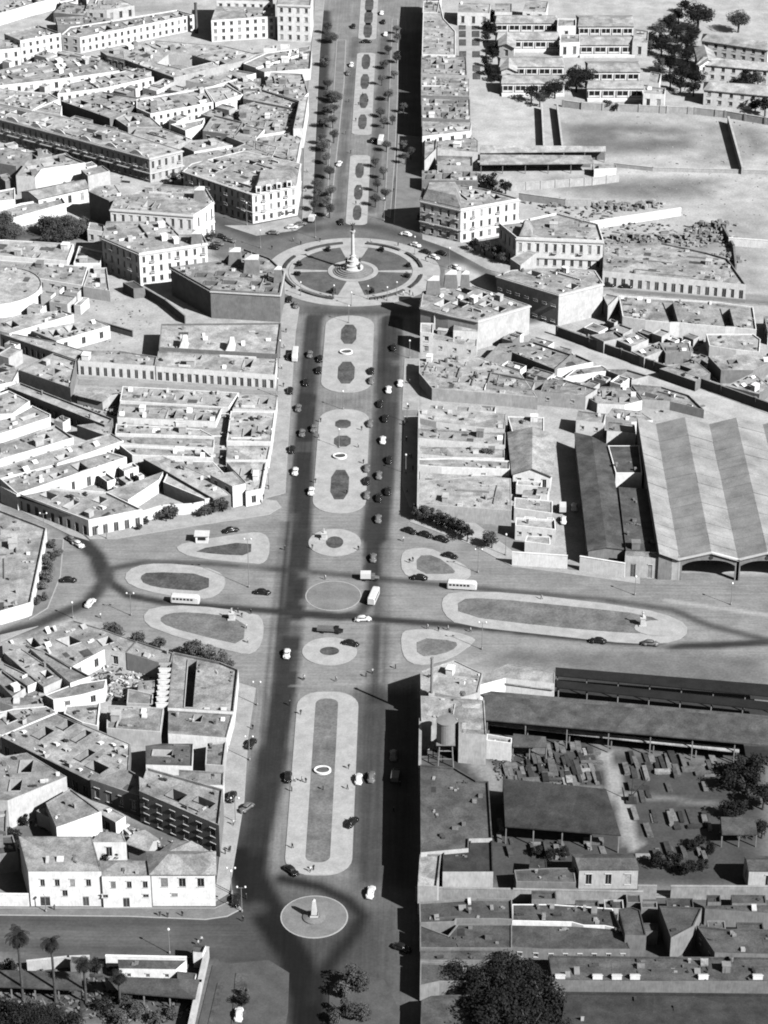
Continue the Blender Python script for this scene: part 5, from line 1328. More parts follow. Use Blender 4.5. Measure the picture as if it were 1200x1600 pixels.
for k in range(4):
    a = pi/4+k*pi/2; mb = MB(); figure(mb, 3.5*cos(a), 3.5*sin(a), 1.8, 2.7); mb.build('statue', [M['bronze']], mon)
tag(mon, 'tall stone column with a statue on top in the middle of the round plaza', 'monument')
# obelisk at the bottom roundabout
OBX, OBY = gp(491, 1433)
ob_is = island('traffic_island', '', ell(OBX, OBY, 8.3, 8.3, 40), None, sm=0, top='paved')
obk = empty('obelisk', (OBX, OBY-.4, .16))
mb = MB(); mb.lathe([(2.8, 0), (2.8, .3), (2.2, .5), (1.6, .7)], 24); mb.build('base', [M['S']], obk)
mb = MB(); b0, b1 = .75, .34
for z0, z1, r0, r1 in ((.7, 1.3, 1.0, .95), (1.3, 5.2, .72, .4), (5.2, 5.8, .4, .02)):
    for k in range(4):
        a, b = pi/4+k*pi/2, pi/4+(k+1)*pi/2; q = 1.414
        mb.quad((r0*q*cos(a), r0*q*sin(a), z0), (r0*q*cos(b), r0*q*sin(b), z0), (r1*q*cos(b), r1*q*sin(b), z1), (r1*q*cos(a), r1*q*sin(a), z1))
mb.build('shaft', [M['stone']], obk)
tag(obk, 'small pale obelisk on the round island at the bottom', 'obelisk')
# small statue on the long right island, and two more on the islands
def small_monument(x, y, label, h=4.2, wide=False):
    X, Y = gp(x, y); r = empty('statue_monument', (X, Y, .2))
    mb = MB(); mb.box(-1.1, 1.1, -1.1, 1.1, 0, .4); mb.box(-.7, .7, -.7, .7, .4, h*.5); mb.box(-.85, .85, -.85, .85, h*.5, h*.56); mb.build('pedestal', [M['stone']], r)
    mb = MB(); figure(mb, 0, 0, h*.56, h*.44); mb.build('statue', [M['stone']], r)
    if wide:
        mb = MB(); mb.prism(ell(4.5, -1.5, 7, 4.2, 24), 0, .12); mb.build('apron', [M['isle']], r)
    tag(r, label, 'statue'); return r
small_monument(1004, 978, 'small white statue on the long island at right, near its far end', 5.0, True)
small_monument(506, 842, 'small white statue on the oval island above the crossroads', 3.6)
small_monument(362, 968, 'small white monument on the lower left triangular island', 3.8)
# kiosk
kx, ky = gp(316, 846); kio = empty('kiosk', (kx, ky, .16))
mb = MB(); mb.box(-1.9, 1.9, -1.4, 1.4, 0, 2.5); mb.build('walls', [M['W']], kio)
mb = MB(); mb.box(-2.3, 2.3, -1.8, 1.8, 2.503, 2.75); mb.build('roof', [M['trim']], kio)
mb = MB(); mb.box(-1.2, 1.2, -1.5, -1.403, 1.1, 2.0); mb.build('counter_window', [M['glass']], kio)
tag(kio, 'little white kiosk at the tip of the upper left triangular island', 'kiosk')
# oval planters on the medians
for x, y, where in ((541, 551, 'on the median just below the plaza'), (531, 714, 'on the median above the crossroads'), (504, 1205, 'on the long median below the crossroads')):
    X, Y = gp(x, y, .16); r = empty('oval_planter', (X, Y, .16)); mb = MB()
    o = ell(0, 0, 2.3, 1.9, 28); i_ = ell(0, 0, 1.8, 1.4, 28)
    for k in range(28):
        a, b, c, d = o[k], o[(k+1) % 28], i_[(k+1) % 28], i_[k]
        mb.quad((*a, 0), (*b, 0), (*b, .6), (*a, .6)); mb.quad((*a, .6), (*b, .6), (*c, .6), (*d, .6)); mb.quad((*d, .6), (*c, .6), (*c, .1), (*d, .1))
    mb.build('rim', [M['W']], r)
    mb = MB(); mb.prism(ell(0, 0, 1.79, 1.39, 28), .02, .35); mb.build('soil', [M['grassd']], r)
    tag(r, 'white-rimmed oval planter '+where, 'planter')
# garden path with beds, upper right
gpth = struct(slab('garden_path', pw('B', '948,105 1058,105 1072,395 958,395', .08), .08, M['path']))
for i, y in enumerate((125, 160, 200, 255, 320, 358)):
    for x, w in ((968, 30), (1030, 34)):
        q = [gp(400+(x+(y-125)*.02+dx)/3, (y+dy)/3, .1) for dx, dy in ((-w/2, 14), (w/2, 14), (w/2, -14), (-w/2, -14))]
        cc = gpth.location; o = slab('garden_bed', q, .3, M['grassd'], .0); o.parent = gpth
# water tower
wx, wy = gp(696, 1192); wt = empty('water_tower', (wx, wy, 0))
mb = MB(); mb.lathe([(2.45, 7.4), (2.45, 13.6), (2.6, 13.6), (2.6, 13.75), (1.2, 13.95), (.05, 14.05)], 24); mb.build('tank', [M['metal']], wt)
for k in range(4):
    a = pi/4+k*pi/2; mb = MB(); mb.tube((2.9*cos(a), 2.9*sin(a), 0), (2.3*cos(a), 2.3*sin(a), 7.6), .2, .17, 6); mb.build('leg', [M['metal']], wt)
for z in (2.6, 5.0):
    q = 2.9-(.6*z/7.6); mb = MB()
    for k in range(4):
        a, b = pi/4+k*pi/2, pi/4+(k+1)*pi/2; mb.tube((q*cos(a), q*sin(a), z), (q*cos(b), q*sin(b), z), .1, .1, 5)
    mb.build('brace', [M['metal']], wt)
mb = MB(); mb.box(-2.5, 2.5, -2.5, 2.5, 7.2, 7.4); mb.build('platform', [M['metal']], wt)
tag(wt, 'pale cylindrical water tower on four legs right of the avenue', 'water tower')
cx_, cy_ = gp(674, 1128); ch_ = empty('chimney_pipe', (cx_, cy_, 0)); mb = MB(); mb.lathe([(.45, 0), (.38, 20.5), (.5, 20.5), (.5, 20.9)], 10); mb.build('pipe', [M['metal']], ch_)
mb = MB(); mb.box(-.8, .8, -.8, .8, 0, 9.5); mb.build('base', [M['G']], ch_)
tag(ch_, 'tall thin chimney pipe beside the water tower', 'chimney')
cx_, cy_ = gp(307, 52); ch_ = empty('chimney', (cx_, cy_, 0)); mb = MB(); mb.lathe([(.9, 0), (.6, 14), (.75, 14), (.75, 14.6)], 10); mb.build('stack', [M['B']], ch_)
tag(ch_, 'dark chimney stack beside the long white row at upper left', 'chimney')

# ------------------------------------------------------------------ trees
TREES = []
def crown_mesh(seed, R, Hc, n, leaf, clumps, flat=.8):
    rng = random.Random(seed); mb = MB(); C = []
    for _ in range(clumps):
        while True:
            x, y, z = rng.uniform(-1, 1), rng.uniform(-1, 1), rng.uniform(-1, 1)
            if x*x+y*y+z*z < 1: break
        C.append((x*R*.68, y*R*.68, z*Hc*.36, rng.uniform(.28, .5)*R))
    for i in range(n):
        c = C[rng.randrange(clumps)]
        a, b = rng.uniform(0, 2*pi), math.acos(rng.uniform(-1, 1)); rr = c[3]*rng.uniform(.45, 1.05)**.6
        p = Vector((c[0]+rr*sin(b)*cos(a), c[1]+rr*sin(b)*sin(a), c[2]+rr*cos(b)*flat))
        nrm = Vector((rng.gauss(0, .6)+sin(b)*cos(a), rng.gauss(0, .6)+sin(b)*sin(a), rng.gauss(0, .6)+cos(b)+.3)).normalized()
        u = nrm.orthogonal().normalized(); v = nrm.cross(u); t = rng.uniform(0, 2*pi); s = leaf*rng.uniform(.6, 1.4)
        u, v = (u*cos(t)+v*sin(t))*s, (v*cos(t)-u*sin(t))*s*.7
        mb.quad(tuple(p-u), tuple(p-v*.8), tuple(p+u), tuple(p+v))
    return mb
CR = {'S': [crown_mesh(i, 1.0, 2.0, 1100, .085, 13) for i in range(5)], 'B': [crown_mesh(20+i, 1.0, 2.0, 4200, .05, 26) for i in range(3)]}
CRM = {}
def crown(kind, i, mk):
    k = (kind, i, mk)
    if k not in CRM: CRM[k] = CR[kind][i].mesh('crown', [M[mk]])
    return CRM[k]
TRK = {}
def trunk(seed, mk='bark'):
    if seed not in TRK:
        rng = random.Random(seed); mb = MB(); mb.tube((0, 0, 0), (rng.uniform(-.03, .03), 0, .5), .05, .035, 7)
        for k in range(5):
            a = k*2*pi/5+rng.uniform(-.3, .3); mb.tube((0, 0, .44), (.28*cos(a), .28*sin(a), .44+rng.uniform(.2, .4)), .028, .008, 5)
        TRK[seed] = mb.mesh('trunk', [M[mk]])
    return TRK[seed]
NT = [0]
def tree(x, y, R, H=None, kind='S', mk='leaf', where='', name='tree'):
    "x, y: foot of the tree in the photograph"
    NT[0] += 1; rng = random.Random(NT[0]*13); X, Y = gp(x, y); H = H or R*2.3
    r = empty(name, (X, Y, 0.05), rng.uniform(0, 6.28))
    link('trunk', trunk(NT[0] % 4), r, (0, 0, 0), 0, (H*.9, H*.9, H*.95))
    link('crown', crown(kind, rng.randrange(len(CR[kind])), mk), r, (0, 0, H-R*.85), 0, (R*rng.uniform(.9, 1.12), R*rng.uniform(.9, 1.12), R*rng.uniform(.8, .98)))
    TREES.append((r, where, x, y, R, mk, name)); return r
W_ = 'on the left side of the upper avenue'
for x, y in ((335, 150), (352, 190), (322, 300), (335, 410), (338, 460), (372, 470), (335, 530), (365, 520), (318, 590), (360, 590), (310, 670), (322, 700), (365, 660), (330, 760), (345, 830), (285, 880), (290, 930), (350, 910), (275, 980), (330, 960), (345, 1010)):
    tree(400+x/3, y/3+4, 2.3+1.3*((x*7+y) % 5)/5, 5.0+((x+y) % 3)*.6, 'B', ('leafl', 'leaf')[x % 2], where=W_)
W_ = 'on the right side of the upper avenue'
for x, y in ((660, 150), (662, 190), (622, 245), (660, 285), (600, 312), (590, 390), (648, 360), (620, 462), (585, 540), (640, 575), (600, 590), (612, 700), (690, 700), (725, 735), (700, 760), (560, 775), (600, 830), (570, 890), (605, 930), (560, 960), (690, 520)):
    tree(400+x/3, y/3+4, 2.1+1.2*((x*5+y) % 5)/5, 4.8+((x+y) % 3)*.5, 'B', ('leafl', 'leaf')[y % 2], where=W_)
W_ = 'at the left edge under the arcade row'
for x, y, R in ((200, 1075, 4), (250, 1085, 5), (310, 1085, 5), (360, 1100, 5), (395, 1075, 4), (290, 1130, 4.5), (230, 1130, 4), (20, 1065, 4.5), (70, 1110, 4.5), (30, 1130, 5), (-10, 1100, 5)):
    tree(x/3, y/3+7, R, R*1.9, 'B' if R > 4.2 else 'S', 'leaf', W_)
W_ = 'among the hospital pavilions at upper right'
for x, y, R, mk in ((870, 130, 7, 'leafd'), (1060, 140, 5.5, 'leaf'), (795, 50, 3.5, 'leafd'), (735, 140, 4.5, 'leafd'), (690, 170, 4, 'leaf'), (770, 190, 4.5, 'leafd'), (820, 230, 5, 'leafd'), (700, 250, 4.5, 'leafd'), (640, 250, 3.5, 'leaf'), (760, 270, 4.5, 'leafd'), (820, 300, 4.5, 'leafd'), (740, 330, 4.5, 'leafd'), (690, 330, 3.5, 'leaf'), (790, 370, 4.5, 'leafd'), (740, 410, 4, 'leafd'), (860, 400, 4.5, 'leafd'), (850, 440, 4, 'leafd'),
                    (940, 350, 4, 'leaf'), (1000, 355, 3.5, 'leaf'), (1060, 360, 4, 'leafd'), (1080, 440, 5, 'leafd'), (1040, 470, 3.5, 'leaf'), (1150, 400, 4, 'leaf'), (1190, 370, 4, 'leafd'), (1140, 510, 3.5, 'leafd'), (1185, 535, 4, 'leafd'), (985, 470, 3, 'leaf'),
                    (905, 300, 3.5, 'leafd'), (660, 205, 3.6, 'leafd'), (720, 215, 4, 'leafd'), (790, 420, 3.8, 'leafd'), (1100, 380, 3.6, 'leafd'), (1020, 430, 3.4, 'leafd'), (780, 100, 4.2, 'leafd'), (845, 190, 4.4, 'leafd'), (300, 420, 6, 'leafd'), (345, 400, 5, 'leafd'), (200, 450, 4.5, 'leafd'), (90, 470, 4, 'leafd'), (130, 490, 3, 'leaf'), (450, 500, 2.5, 'leaf'), (480, 510, 2, 'leaf'), (190, 140, 2.5, 'leaf')):
    tree(800+x/3, y/3+4, R, R*2.1, 'B' if R > 4.2 else 'S', mk, W_)
W_ = 'along the garden path at upper right'
for x, y in ((1110, 85), (1080, 130), (1110, 150), (1085, 185), (1100, 235), (1110, 265), (1080, 300), (1095, 340), (1120, 370), (1065, 100)):
    tree(400+x/3, y/3+4, 3.0, 5.5, 'S', 'leafd', W_)
W_ = 'around the round plaza'
for x, y, R, mk in ((757, 399, 3.2, 'leaf'), (772, 405, 3.2, 'leaf'), (742, 392, 2.6, 'leafd'), (786, 412, 2.4, 'leaf'), (770, 299, 4, 'leafd'), (790, 303, 3.4, 'leafd'), (750, 292, 3, 'leaf'), (658, 352, 2.6, 'leaf'), (668, 360, 2, 'leaf'), (330, 378, 2.4, 'leaf'), (420, 343, 1.8, 'leaf'), (440, 340, 1.8, 'leaf'), (452, 338, 1.6, 'leaf'), (285, 285, 3, 'leafd'), (270, 287, 2.4, 'leaf')):
    tree(x, y, R, R*2.1, 'S', mk, W_)
W_ = 'in the row right of the crossroads'
for x, y in ((755, 330), (785, 340), (815, 350), (845, 365), (870, 375), (900, 385), (930, 400), (960, 410), (1085, 465), (1105, 470), (990, 440)):
    tree(400+x/3, 700+y/3, 2.6, 5.5, 'S', 'leaf' if x % 2 else 'leafd', W_)
W_ = 'on the pavement left of the crossroads'
for x, y, R in ((780, 345, 2.4), (810, 335, 2.8), (960, 320, 2.6), (1000, 305, 3), (1045, 300, 2.6), (690, 360, 1.6), (655, 385, 1.4)):
    tree(x/3, 700+y/3, R, R*2, 'S', 'leaf', W_)
W_ = 'above the lower left triangular island'
for x, y, R in ((520, 140, 2.6), (548, 150, 2.6), (635, 175, 2.8), (660, 190, 2.4), (750, 195, 2.2), (880, 235, 2.8), (930, 245, 3.2), (970, 255, 2.8), (1040, 280, 3), (1075, 295, 2.4)):
    tree(x/3, 950+y/3, R, R*2, 'S', 'leaf', W_)
W_ = 'beside the dark bend at the left edge'
for x, y, R in ((250, 470, 2), (275, 505, 2), (215, 550, 2.2), (240, 580, 2), (225, 625, 2.4), (200, 665, 2), (215, 715, 1.8), (175, 735, 1.8), (255, 530, 1.8), (70, 410, 2.2), (100, 420, 2)):
    tree(x/3, 700+y/3, R, R*1.7, 'S', 'leafl', W_)
W_ = 'at the bottom edge'
for x, y, R, mk in ((545, 1546, 3.4, 'leaf'), (560, 1550, 3, 'leaf'), (535, 1560, 2.6, 'leaf'), (548, 1590, 3.2, 'leaf'), (565, 1596, 2.6, 'leaf'), (525, 1600, 2.2, 'leaf'), (378, 1570, 1.8, 'leafd'), (382, 1558, 1.6, 'leaf')):
    tree(x, y, R, R*1.9, 'S', mk, W_)
W_ = 'in the great dark clump at the lower right'
for x, y, R in ((722, 1545, 4.6), (760, 1565, 6), (800, 1570, 6.5), (845, 1585, 6.5), (770, 1620, 7), (825, 1640, 7.5), (860, 1640, 6), (735, 1590, 4), (790, 1530, 5), (820, 1545, 5)):
    tree(x, y, R, R*1.7, 'B', 'leafd', W_)
W_ = 'in the palm garden at the bottom left'
for x, y, R, mk in ((10, 1590, 4, 'leafd'), (40, 1600, 4.5, 'leafd'), (75, 1605, 4.5, 'leafd'), (105, 1610, 4, 'leafd'), (20, 1615, 5, 'leafd'), (60, 1625, 5, 'leafd'), (165, 1580, 2.6, 'leafd'), (200, 1570, 2.4, 'leaf'), (213, 1588, 2.8, 'leaf'), (185, 1605, 3, 'leaf'), (245, 1600, 2.4, 'leaf'), (270, 1590, 2.2, 'leaf'), (15, 1520, 2.4, 'leafd'), (150, 1515, 2.2, 'leafd')):
    tree(x, y, R, R*1.5, 'S' if R < 4.2 else 'B', mk, W_)
W_ = 'behind the white street front at lower left'
for x, y, R in ((15, 1318, 3), (32, 1330, 2.6), (5, 1335, 3), (208, 1332, 2.2), (180, 1342, 1.4), (165, 1345, 1.4), (40, 1290, 2), (205, 1040, 2), (170, 1070, 1.8), (150, 1075, 1.6)):
    tree(x, y, R, R*1.8, 'S', 'leafd', W_)
W_ = 'in the garden plots at lower right'
for x, y, R in ((1028, 1355, 2.6), (1050, 1360, 2.8), (1075, 1365, 2.8), (1098, 1362, 2.2), (1092, 1325, 2.2), (1110, 1335, 2), (1150, 1275, 3.2), (1165, 1240, 4), (1182, 1215, 4), (1192, 1265, 4), (1140, 1235, 3.4), (1148, 1215, 3.6), (1140, 1280, 3), (1190, 1310, 3), (1080, 1330, 1.8), (860, 1345, 2), (880, 1340, 1.8), (840, 1338, 1.8)):
    tree(x, y, R, R*1.9, 'S', 'leafd', W_)
W_ = 'in the low block right of the avenue'
tree(760, 725, 2.6, 7, 'S', 'leafl', W_)
W_ = 'standing on the plaza lawn'
for a in (62, 118, 168, 190, 345, 12, 250, 290):
    X, Y = PX+20.8*cos(radians(a)), PY+20.8*sin(radians(a)); q = wp(X, Y); tree(q[0], q[1], 1.7, 2.4, 'S', 'leafd', W_, 'round_shrub')
# palms
def palm(x, y, H, R, label):
    X, Y = gp(x, y); r = empty('palm_tree', (X, Y, 0)); rng = random.Random(int(x))
    mb = MB(); mb.lathe([(.5, 0), (.36, 1), (.3, H*.5), (.28, H*.95), (.42, H)], 9); mb.build('trunk', [M['bark']], r)
    mb = MB()
    for k in range(34):
        a = rng.uniform(0, 6.28); el = rng.uniform(-.9, 1.2); d = Vector((cos(a), sin(a), 0)); p = Vector((0, 0, H)); L = R*rng.uniform(.8, 1.1)
        side = Vector((-sin(a), cos(a), 0)); e = el
        for s in range(5):
            q = p+(d*cos(e)+Vector((0, 0, sin(e))))*L/5; e -= .38
            for t in range(3):
                u = p+(q-p)*t/3; w = .55*(1-abs((s+t/3)/5-.4)); dn = Vector((0, 0, -.25))
                for sg in (-1, 1): mb.quad(tuple(u), tuple(u+(q-p)*.2), tuple(u+(q-p)*.5+side*sg*w*1.6+dn), tuple(u+(q-p)*.3+side*sg*w*1.6+dn))
            p = q
    mb.build('crown', [M['leafd']], r); tag(r, label, 'palm tree', 'palms in the bottom left garden')
palm(36, 1562, 19, 3.6, 'tallest palm, nearest the left edge at the bottom')
palm(87, 1565, 17.5, 2.8, 'slender palm second from the left at the bottom')
palm(135, 1568, 12, 2.8, 'dark palm standing third from the left at the bottom')
palm(188, 1572, 9, 2.6, 'shortest palm, beside the long shed at the bottom left')
def label_trees():
    g = {}
    for t in TREES: g.setdefault(t[1], []).append(t)
    for w, L in g.items():
        L.sort(key=lambda t: (-t[3], t[2]))
        for i, (r, _, x, y, R, mk, nm) in enumerate(L):
            sz = 'large' if R > 4.6 else 'small' if R < 2.3 else 'middling'
            k = 'round clipped shrub' if nm == 'round_shrub' else f"{sz} {'dark' if mk == 'leafd' else 'pale' if mk == 'leafl' else 'grey'} tree"
            tag(r, f"{k} {w}" + (f", {ordn(i)} from the bottom" if len(L) > 1 else ''), 'shrub' if nm == 'round_shrub' else 'tree', 'trees '+w if nm == 'tree' else 'shrubs '+w)
label_trees()
# ------------------------------------------------------------------ vehicles
def loft(mb, rings, m=0, cap=True):
    "rings: lists of equal length of 3-D points"
    b = len(mb.v); n = len(rings[0])
    for r in rings: mb.v += r
    for i in range(len(rings)-1):
        for k in range(n):
            a, c = b+i*n+k, b+i*n+(k+1) % n; mb.f.append((a, c, c+n, a+n)); mb.m.append(m)
    if cap:
        mb.f.append(tuple(b+k for k in range(n))[::-1]); mb.m.append(m); e = b+(len(rings)-1)*n
        mb.f.append(tuple(e+k for k in range(n))); mb.m.append(m)
def sect(y, hw, z0, z1, r=.3, n=4):
    "rounded-top cross-section at length y"
    r = min(r, hw*.9, (z1-z0)*.9); p = [(-hw, y, z0)]
    p = [(hw, y, z0)]
    for k in range(n+1): a = pi/2*k/n; p.append((hw-r+r*cos(a), y, z1-r+r*sin(a)))
    for k in range(n+1): a = pi/2+pi/2*k/n; p.append((-hw+r+r*cos(a), y, z1-r+r*sin(a)))
    p.append((-hw, y, z0)); return p[::-1]
def car_meshes():
    body = MB()
    loft(body, [sect(-2.25, .55, .35, .62), sect(-2.15, .72, .32, .85), sect(-1.2, .8, .3, 1.0), sect(-.2, .82, .3, 1.02), sect(.8, .78, .3, 1.02), sect(1.5, .6, .32, 1.0), sect(2.1, .45, .35, .9), sect(2.25, .36, .4, .7)])
    for y, l in ((-1.4, .85), (1.45, .8)):      # bulging wings
        for sx in (-1, 1): body.lathe([(.02, -.25), (.5, -.2), (.62, 0), (.5, .28), (.25, .42), (.02, .45)], 10, 0, (sx*.68, y, .48), .5, l*1.1)
    body.box(-.75, .75, 2.24, 2.36, .36, .5); body.box(-.75, .75, -2.38, -2.24, .36, .5)
    cab = MB()
    loft(cab, [sect(-1.75, .45, .9, .98, .1), sect(-1.35, .6, .9, 1.3), sect(-.8, .66, .9, 1.52), sect(.2, .66, .9, 1.55), sect(.55, .62, .9, 1.45), sect(.95, .6, .9, 1.02, .1)])
    win = MB()
    loft(win, [sect(-1.3, .615, 1.1, 1.25, .1), sect(-.8, .675, 1.1, 1.38, .1), sect(.2, .675, 1.1, 1.38, .1), sect(.62, .63, 1.08, 1.36, .1), sect(.9, .6, 1.06, 1.1, .05)])
    wh = MB(); wh.lathe([(.05, 0), (.34, 0), (.34, .2), (.05, .2)], 14)
    return body, cab, win, wh
_b, _c, _w, _h = car_meshes()
CARM = {k: (_b.mesh('body', [M[k]], True), _c.mesh('cabin', [M[k]], True)) for k in ('car_k', 'car_g', 'car_w')}
WINM, WHEELM = _w.mesh('window', [M['glass']]), _h.mesh('wheel', [M['tyre']])
VEH = []
def wheels(r, pts, sc=1.0):
    for x, y in pts:
        o = link('wheel', WHEELM, r, (x, y, .34*sc), 0, (sc, sc, sc)); o.rotation_euler = (0, pi/2 if x > 0 else -pi/2, 0)
def car(x, y, tone, az=0.0, where='', z=.03):
    "az: degrees clockwise from straight up the avenue"
    X, Y = gp(x, y); r = empty('car', (X, Y, z), -radians(az)); k = {'k': 'car_k', 'g': 'car_g', 'w': 'car_w'}[tone]
    r.scale = (1.12, 1.08, 1.1)
    link('body', CARM[k][0], r); link('cabin', CARM[k][1], r); link('window', WINM, r)
    wheels(r, ((-.72, -1.4), (.55, -1.4), (-.72, 1.45), (.55, 1.45)))
    VEH.append((r, {'k': 'black', 'g': 'grey', 'w': 'pale'}[tone]+' car', where, x, y, 'car'))
def bus(x, y, az, label, L=8.0, tone='car_w', truck=False, H=2.7, Wd=1.1, z=.03):
    X, Y = gp(x, y); r = empty('truck' if truck else 'bus', (X, Y, z), -radians(az))
    mb = MB()
    if truck:
        loft(mb, [sect(L/2-2.4, .9, .5, 2.0, .25), sect(L/2-1.3, .9, .5, 2.0, .3), sect(L/2-1.25, .75, .5, 1.25, .2), sect(L/2, .6, .5, 1.1, .25)]); mb.build('cab', [M['car_g' if tone == 'car_w' else 'car_k']], r)
        mb = MB(); mb.box(-1.05, 1.05, -L/2, L/2-2.5, .9, H, 0); mb.build('load_box', [M[tone]], r)
        mb = MB(); mb.box(-.8, .8, -L/2+.1, L/2-.2, .5, .88); mb.build('chassis', [M['dmetal']], r)
        mb = MB(); mb.box(-.75, .75, L/2-1.32, L/2-1.26, 1.35, 1.85); mb.build('windscreen', [M['glass']], r)
    else:
        loft(mb, [sect(-L/2, Wd*.9, .5, H-.25, .3), sect(-L/2+.3, Wd, .45, H, .35), sect(L/2-1.2, Wd, .45, H, .35), sect(L/2-.35, Wd*.95, .45, H-.15, .35), sect(L/2, Wd*.8, .5, H-.9, .3)]); mb.build('body', [M[tone]], r, smooth=False)
        n = int((L-1.6)/1.05)
        for sx in (-1, 1):
            for k in range(n):
                mb = MB(); mb.box(sx*(Wd+.005)-.02, sx*(Wd+.005)+.02, -.38, .38, 1.45, 2.1); link('window', mb.mesh('window', [M['glass']]), r, (0, -L/2+1.0+k*1.05, 0))
        mb = MB(); mb.box(-Wd*.72, Wd*.72, -.04, .04, 1.4, 1.75); link('windscreen', mb.mesh('windscreen', [M['glass']]), r, (0, L/2-.12, 0))
    wheels(r, ((-Wd*.88, -L*.28), (Wd*.7, -L*.28), (-Wd*.88, L*.3), (Wd*.7, L*.3)), 1.3)
    tag(r, label, 'truck' if truck else 'bus')
W_ = 'on the left carriageway below the plaza'
for x, y, t in ((452, 560, 'k'), (484, 556, 'g'), (500, 563, 'k'), (498, 581, 'k'), (472, 679, 'g'), (490, 672, 'g'), (461, 739, 'w'), (453, 613, 'k'), (462, 479, 'g'), (452, 470, 'k'), (486, 770, 'w'), (466, 640, 'g'), (478, 600, 'k'), (456, 705, 'k')): car(x, y, t, 180, W_)
W_ = 'on the right carriageway below the plaza'
for x, y, t in ((580, 582, 'k'), (580, 597, 'g'), (607, 611, 'w'), (625, 601, 'w'), (594, 633, 'k'), (578, 664, 'g'), (602, 656, 'k'), (573, 734, 'g'), (592, 745, 'g'), (608, 721, 'k'), (573, 754, 'k'), (573, 776, 'g'), (591, 813, 'g'), (583, 874, 'g'), (615, 545, 'k'), (598, 690, 'w'), (606, 770, 'k'), (592, 780, 'k')): car(x, y, t, 0, W_)
W_ = 'at the crossroads'
for x, y, t, a in ((567, 970, 'w', 85), (410, 928, 'k', 98), (655, 905, 'k', -82), (640, 832, 'k', 125), (703, 871, 'k', 118), (548, 1008, 'k', 110), (448, 1024, 'w', 180), (107, 909, 'k', 90), (141, 945, 'w', 20), (122, 853, 'w', 135), (112, 846, 'g', 140), (361, 831, 'k', 70), (934, 1004, 'k', -83), (1016, 1008, 'g', 97), (665, 838, 'k', 120), (690, 845, 'k', 120)): car(x, y, t, a, W_)
W_ = 'on the avenue beside the long median'
for x, y, t, a in ((450, 1217, 'k', 180), (560, 1220, 'w', 0), (580, 1217, 'g', 0), (550, 1288, 'k', 30), (615, 1183, 'g', 0), (392, 1165, 'k', 200), (385, 1265, 'g', 215), (362, 1248, 'k', 190)): car(x, y, t, a, W_)
W_ = 'near the obelisk at the bottom'
for x, y, t, a in ((579, 1397, 'w', 8), (455, 1363, 'k', 140), (628, 1484, 'k', 120), (373, 1588, 'w', 0), (368, 1410, 'k', 180)): car(x, y, t, a, W_)
W_ = 'on the upper avenue'
for x, y, t, a in ((596, 22, 'w', 0), (599, 36, 'k', 0), (602, 55, 'w', 0), (572, 67, 'k', 90), (549, 103, 'w', 180), (544, 116, 'g', 180), (582, 221, 'k', 20), (530, 258, 'w', 190), (533, 349, 'k', 180), (552, 43, 'k', 180), (622, 85, 'k', 0), (516, 60, 'k', 180), (505, 192, 'k', 180)): car(x, y, t, a, W_)
W_ = 'around the round plaza'
for x, y, t, a in ((634, 368, 'w', -65), (649, 385, 'w', 125), (665, 396, 'k', 125), (712, 420, 'w', 140), (427, 366, 'g', 100), (341, 383, 'g', 110), (333, 389, 'k', 110), (690, 398, 'k', 125), (678, 404, 'w', 130), (470, 352, 'g', 80), (456, 357, 'w', 85), (345, 372, 'k', 120), (360, 378, 'g', 120)): car(x, y, t, a, W_)
W_ = 'in front of the white terrace right of the plaza'
for x, y, t in ((978, 450, 'k'), (950, 448, 'k')): car(x, y, t, 95, W_)
W_ = 'in the lane beside the dark shed'
for x, y, t in ((897, 795, 'w'), (880, 815, 'w')): car(x, y, t, 0, W_)
bus(290, 942, 96, 'long pale bus passing the left oval island', 8.5)
bus(584, 937, 12, 'pale bus turning at the centre of the crossroads', 7.5)
bus(722, 920, 95, 'low pale bus between the upper right island and the long island', 8.8)
bus(578, 906, 90, 'white box van at the centre of the crossroads', 5.6, truck=True, H=2.6)
bus(516, 988, 95, 'dark flatbed truck above the lower oval island', 7.5, 'car_g', True, 1.6)
bus(618, 1216, 5, 'grey truck standing in the warehouse shadow', 6.0, 'car_g', True, 2.2)
bus(595, 223, 5, 'white bus on the upper avenue at the gap in the median', 7.0)
bus(488, 345, 10, 'white truck at the left mouth of the upper avenue', 5.5, truck=True)
bus(461, 559, 180, 'large pale bus by the left kerb below the plaza', 8.0)
bus(879, 797, 2, 'white truck in the lane beside the dark shed', 6.0, truck=True)
def label_vehicles():
    g = {}
    for v in VEH: g.setdefault((v[1], v[2]), []).append(v)
    for (k, w), L in g.items():
        L.sort(key=lambda t: -t[4])
        for i, v in enumerate(L):
            tag(v[0], f"{k} {w}" + (f", {ordn(i)} from the bottom" if len(L) > 1 else ''), 'car', 'cars '+w)
label_vehicles()
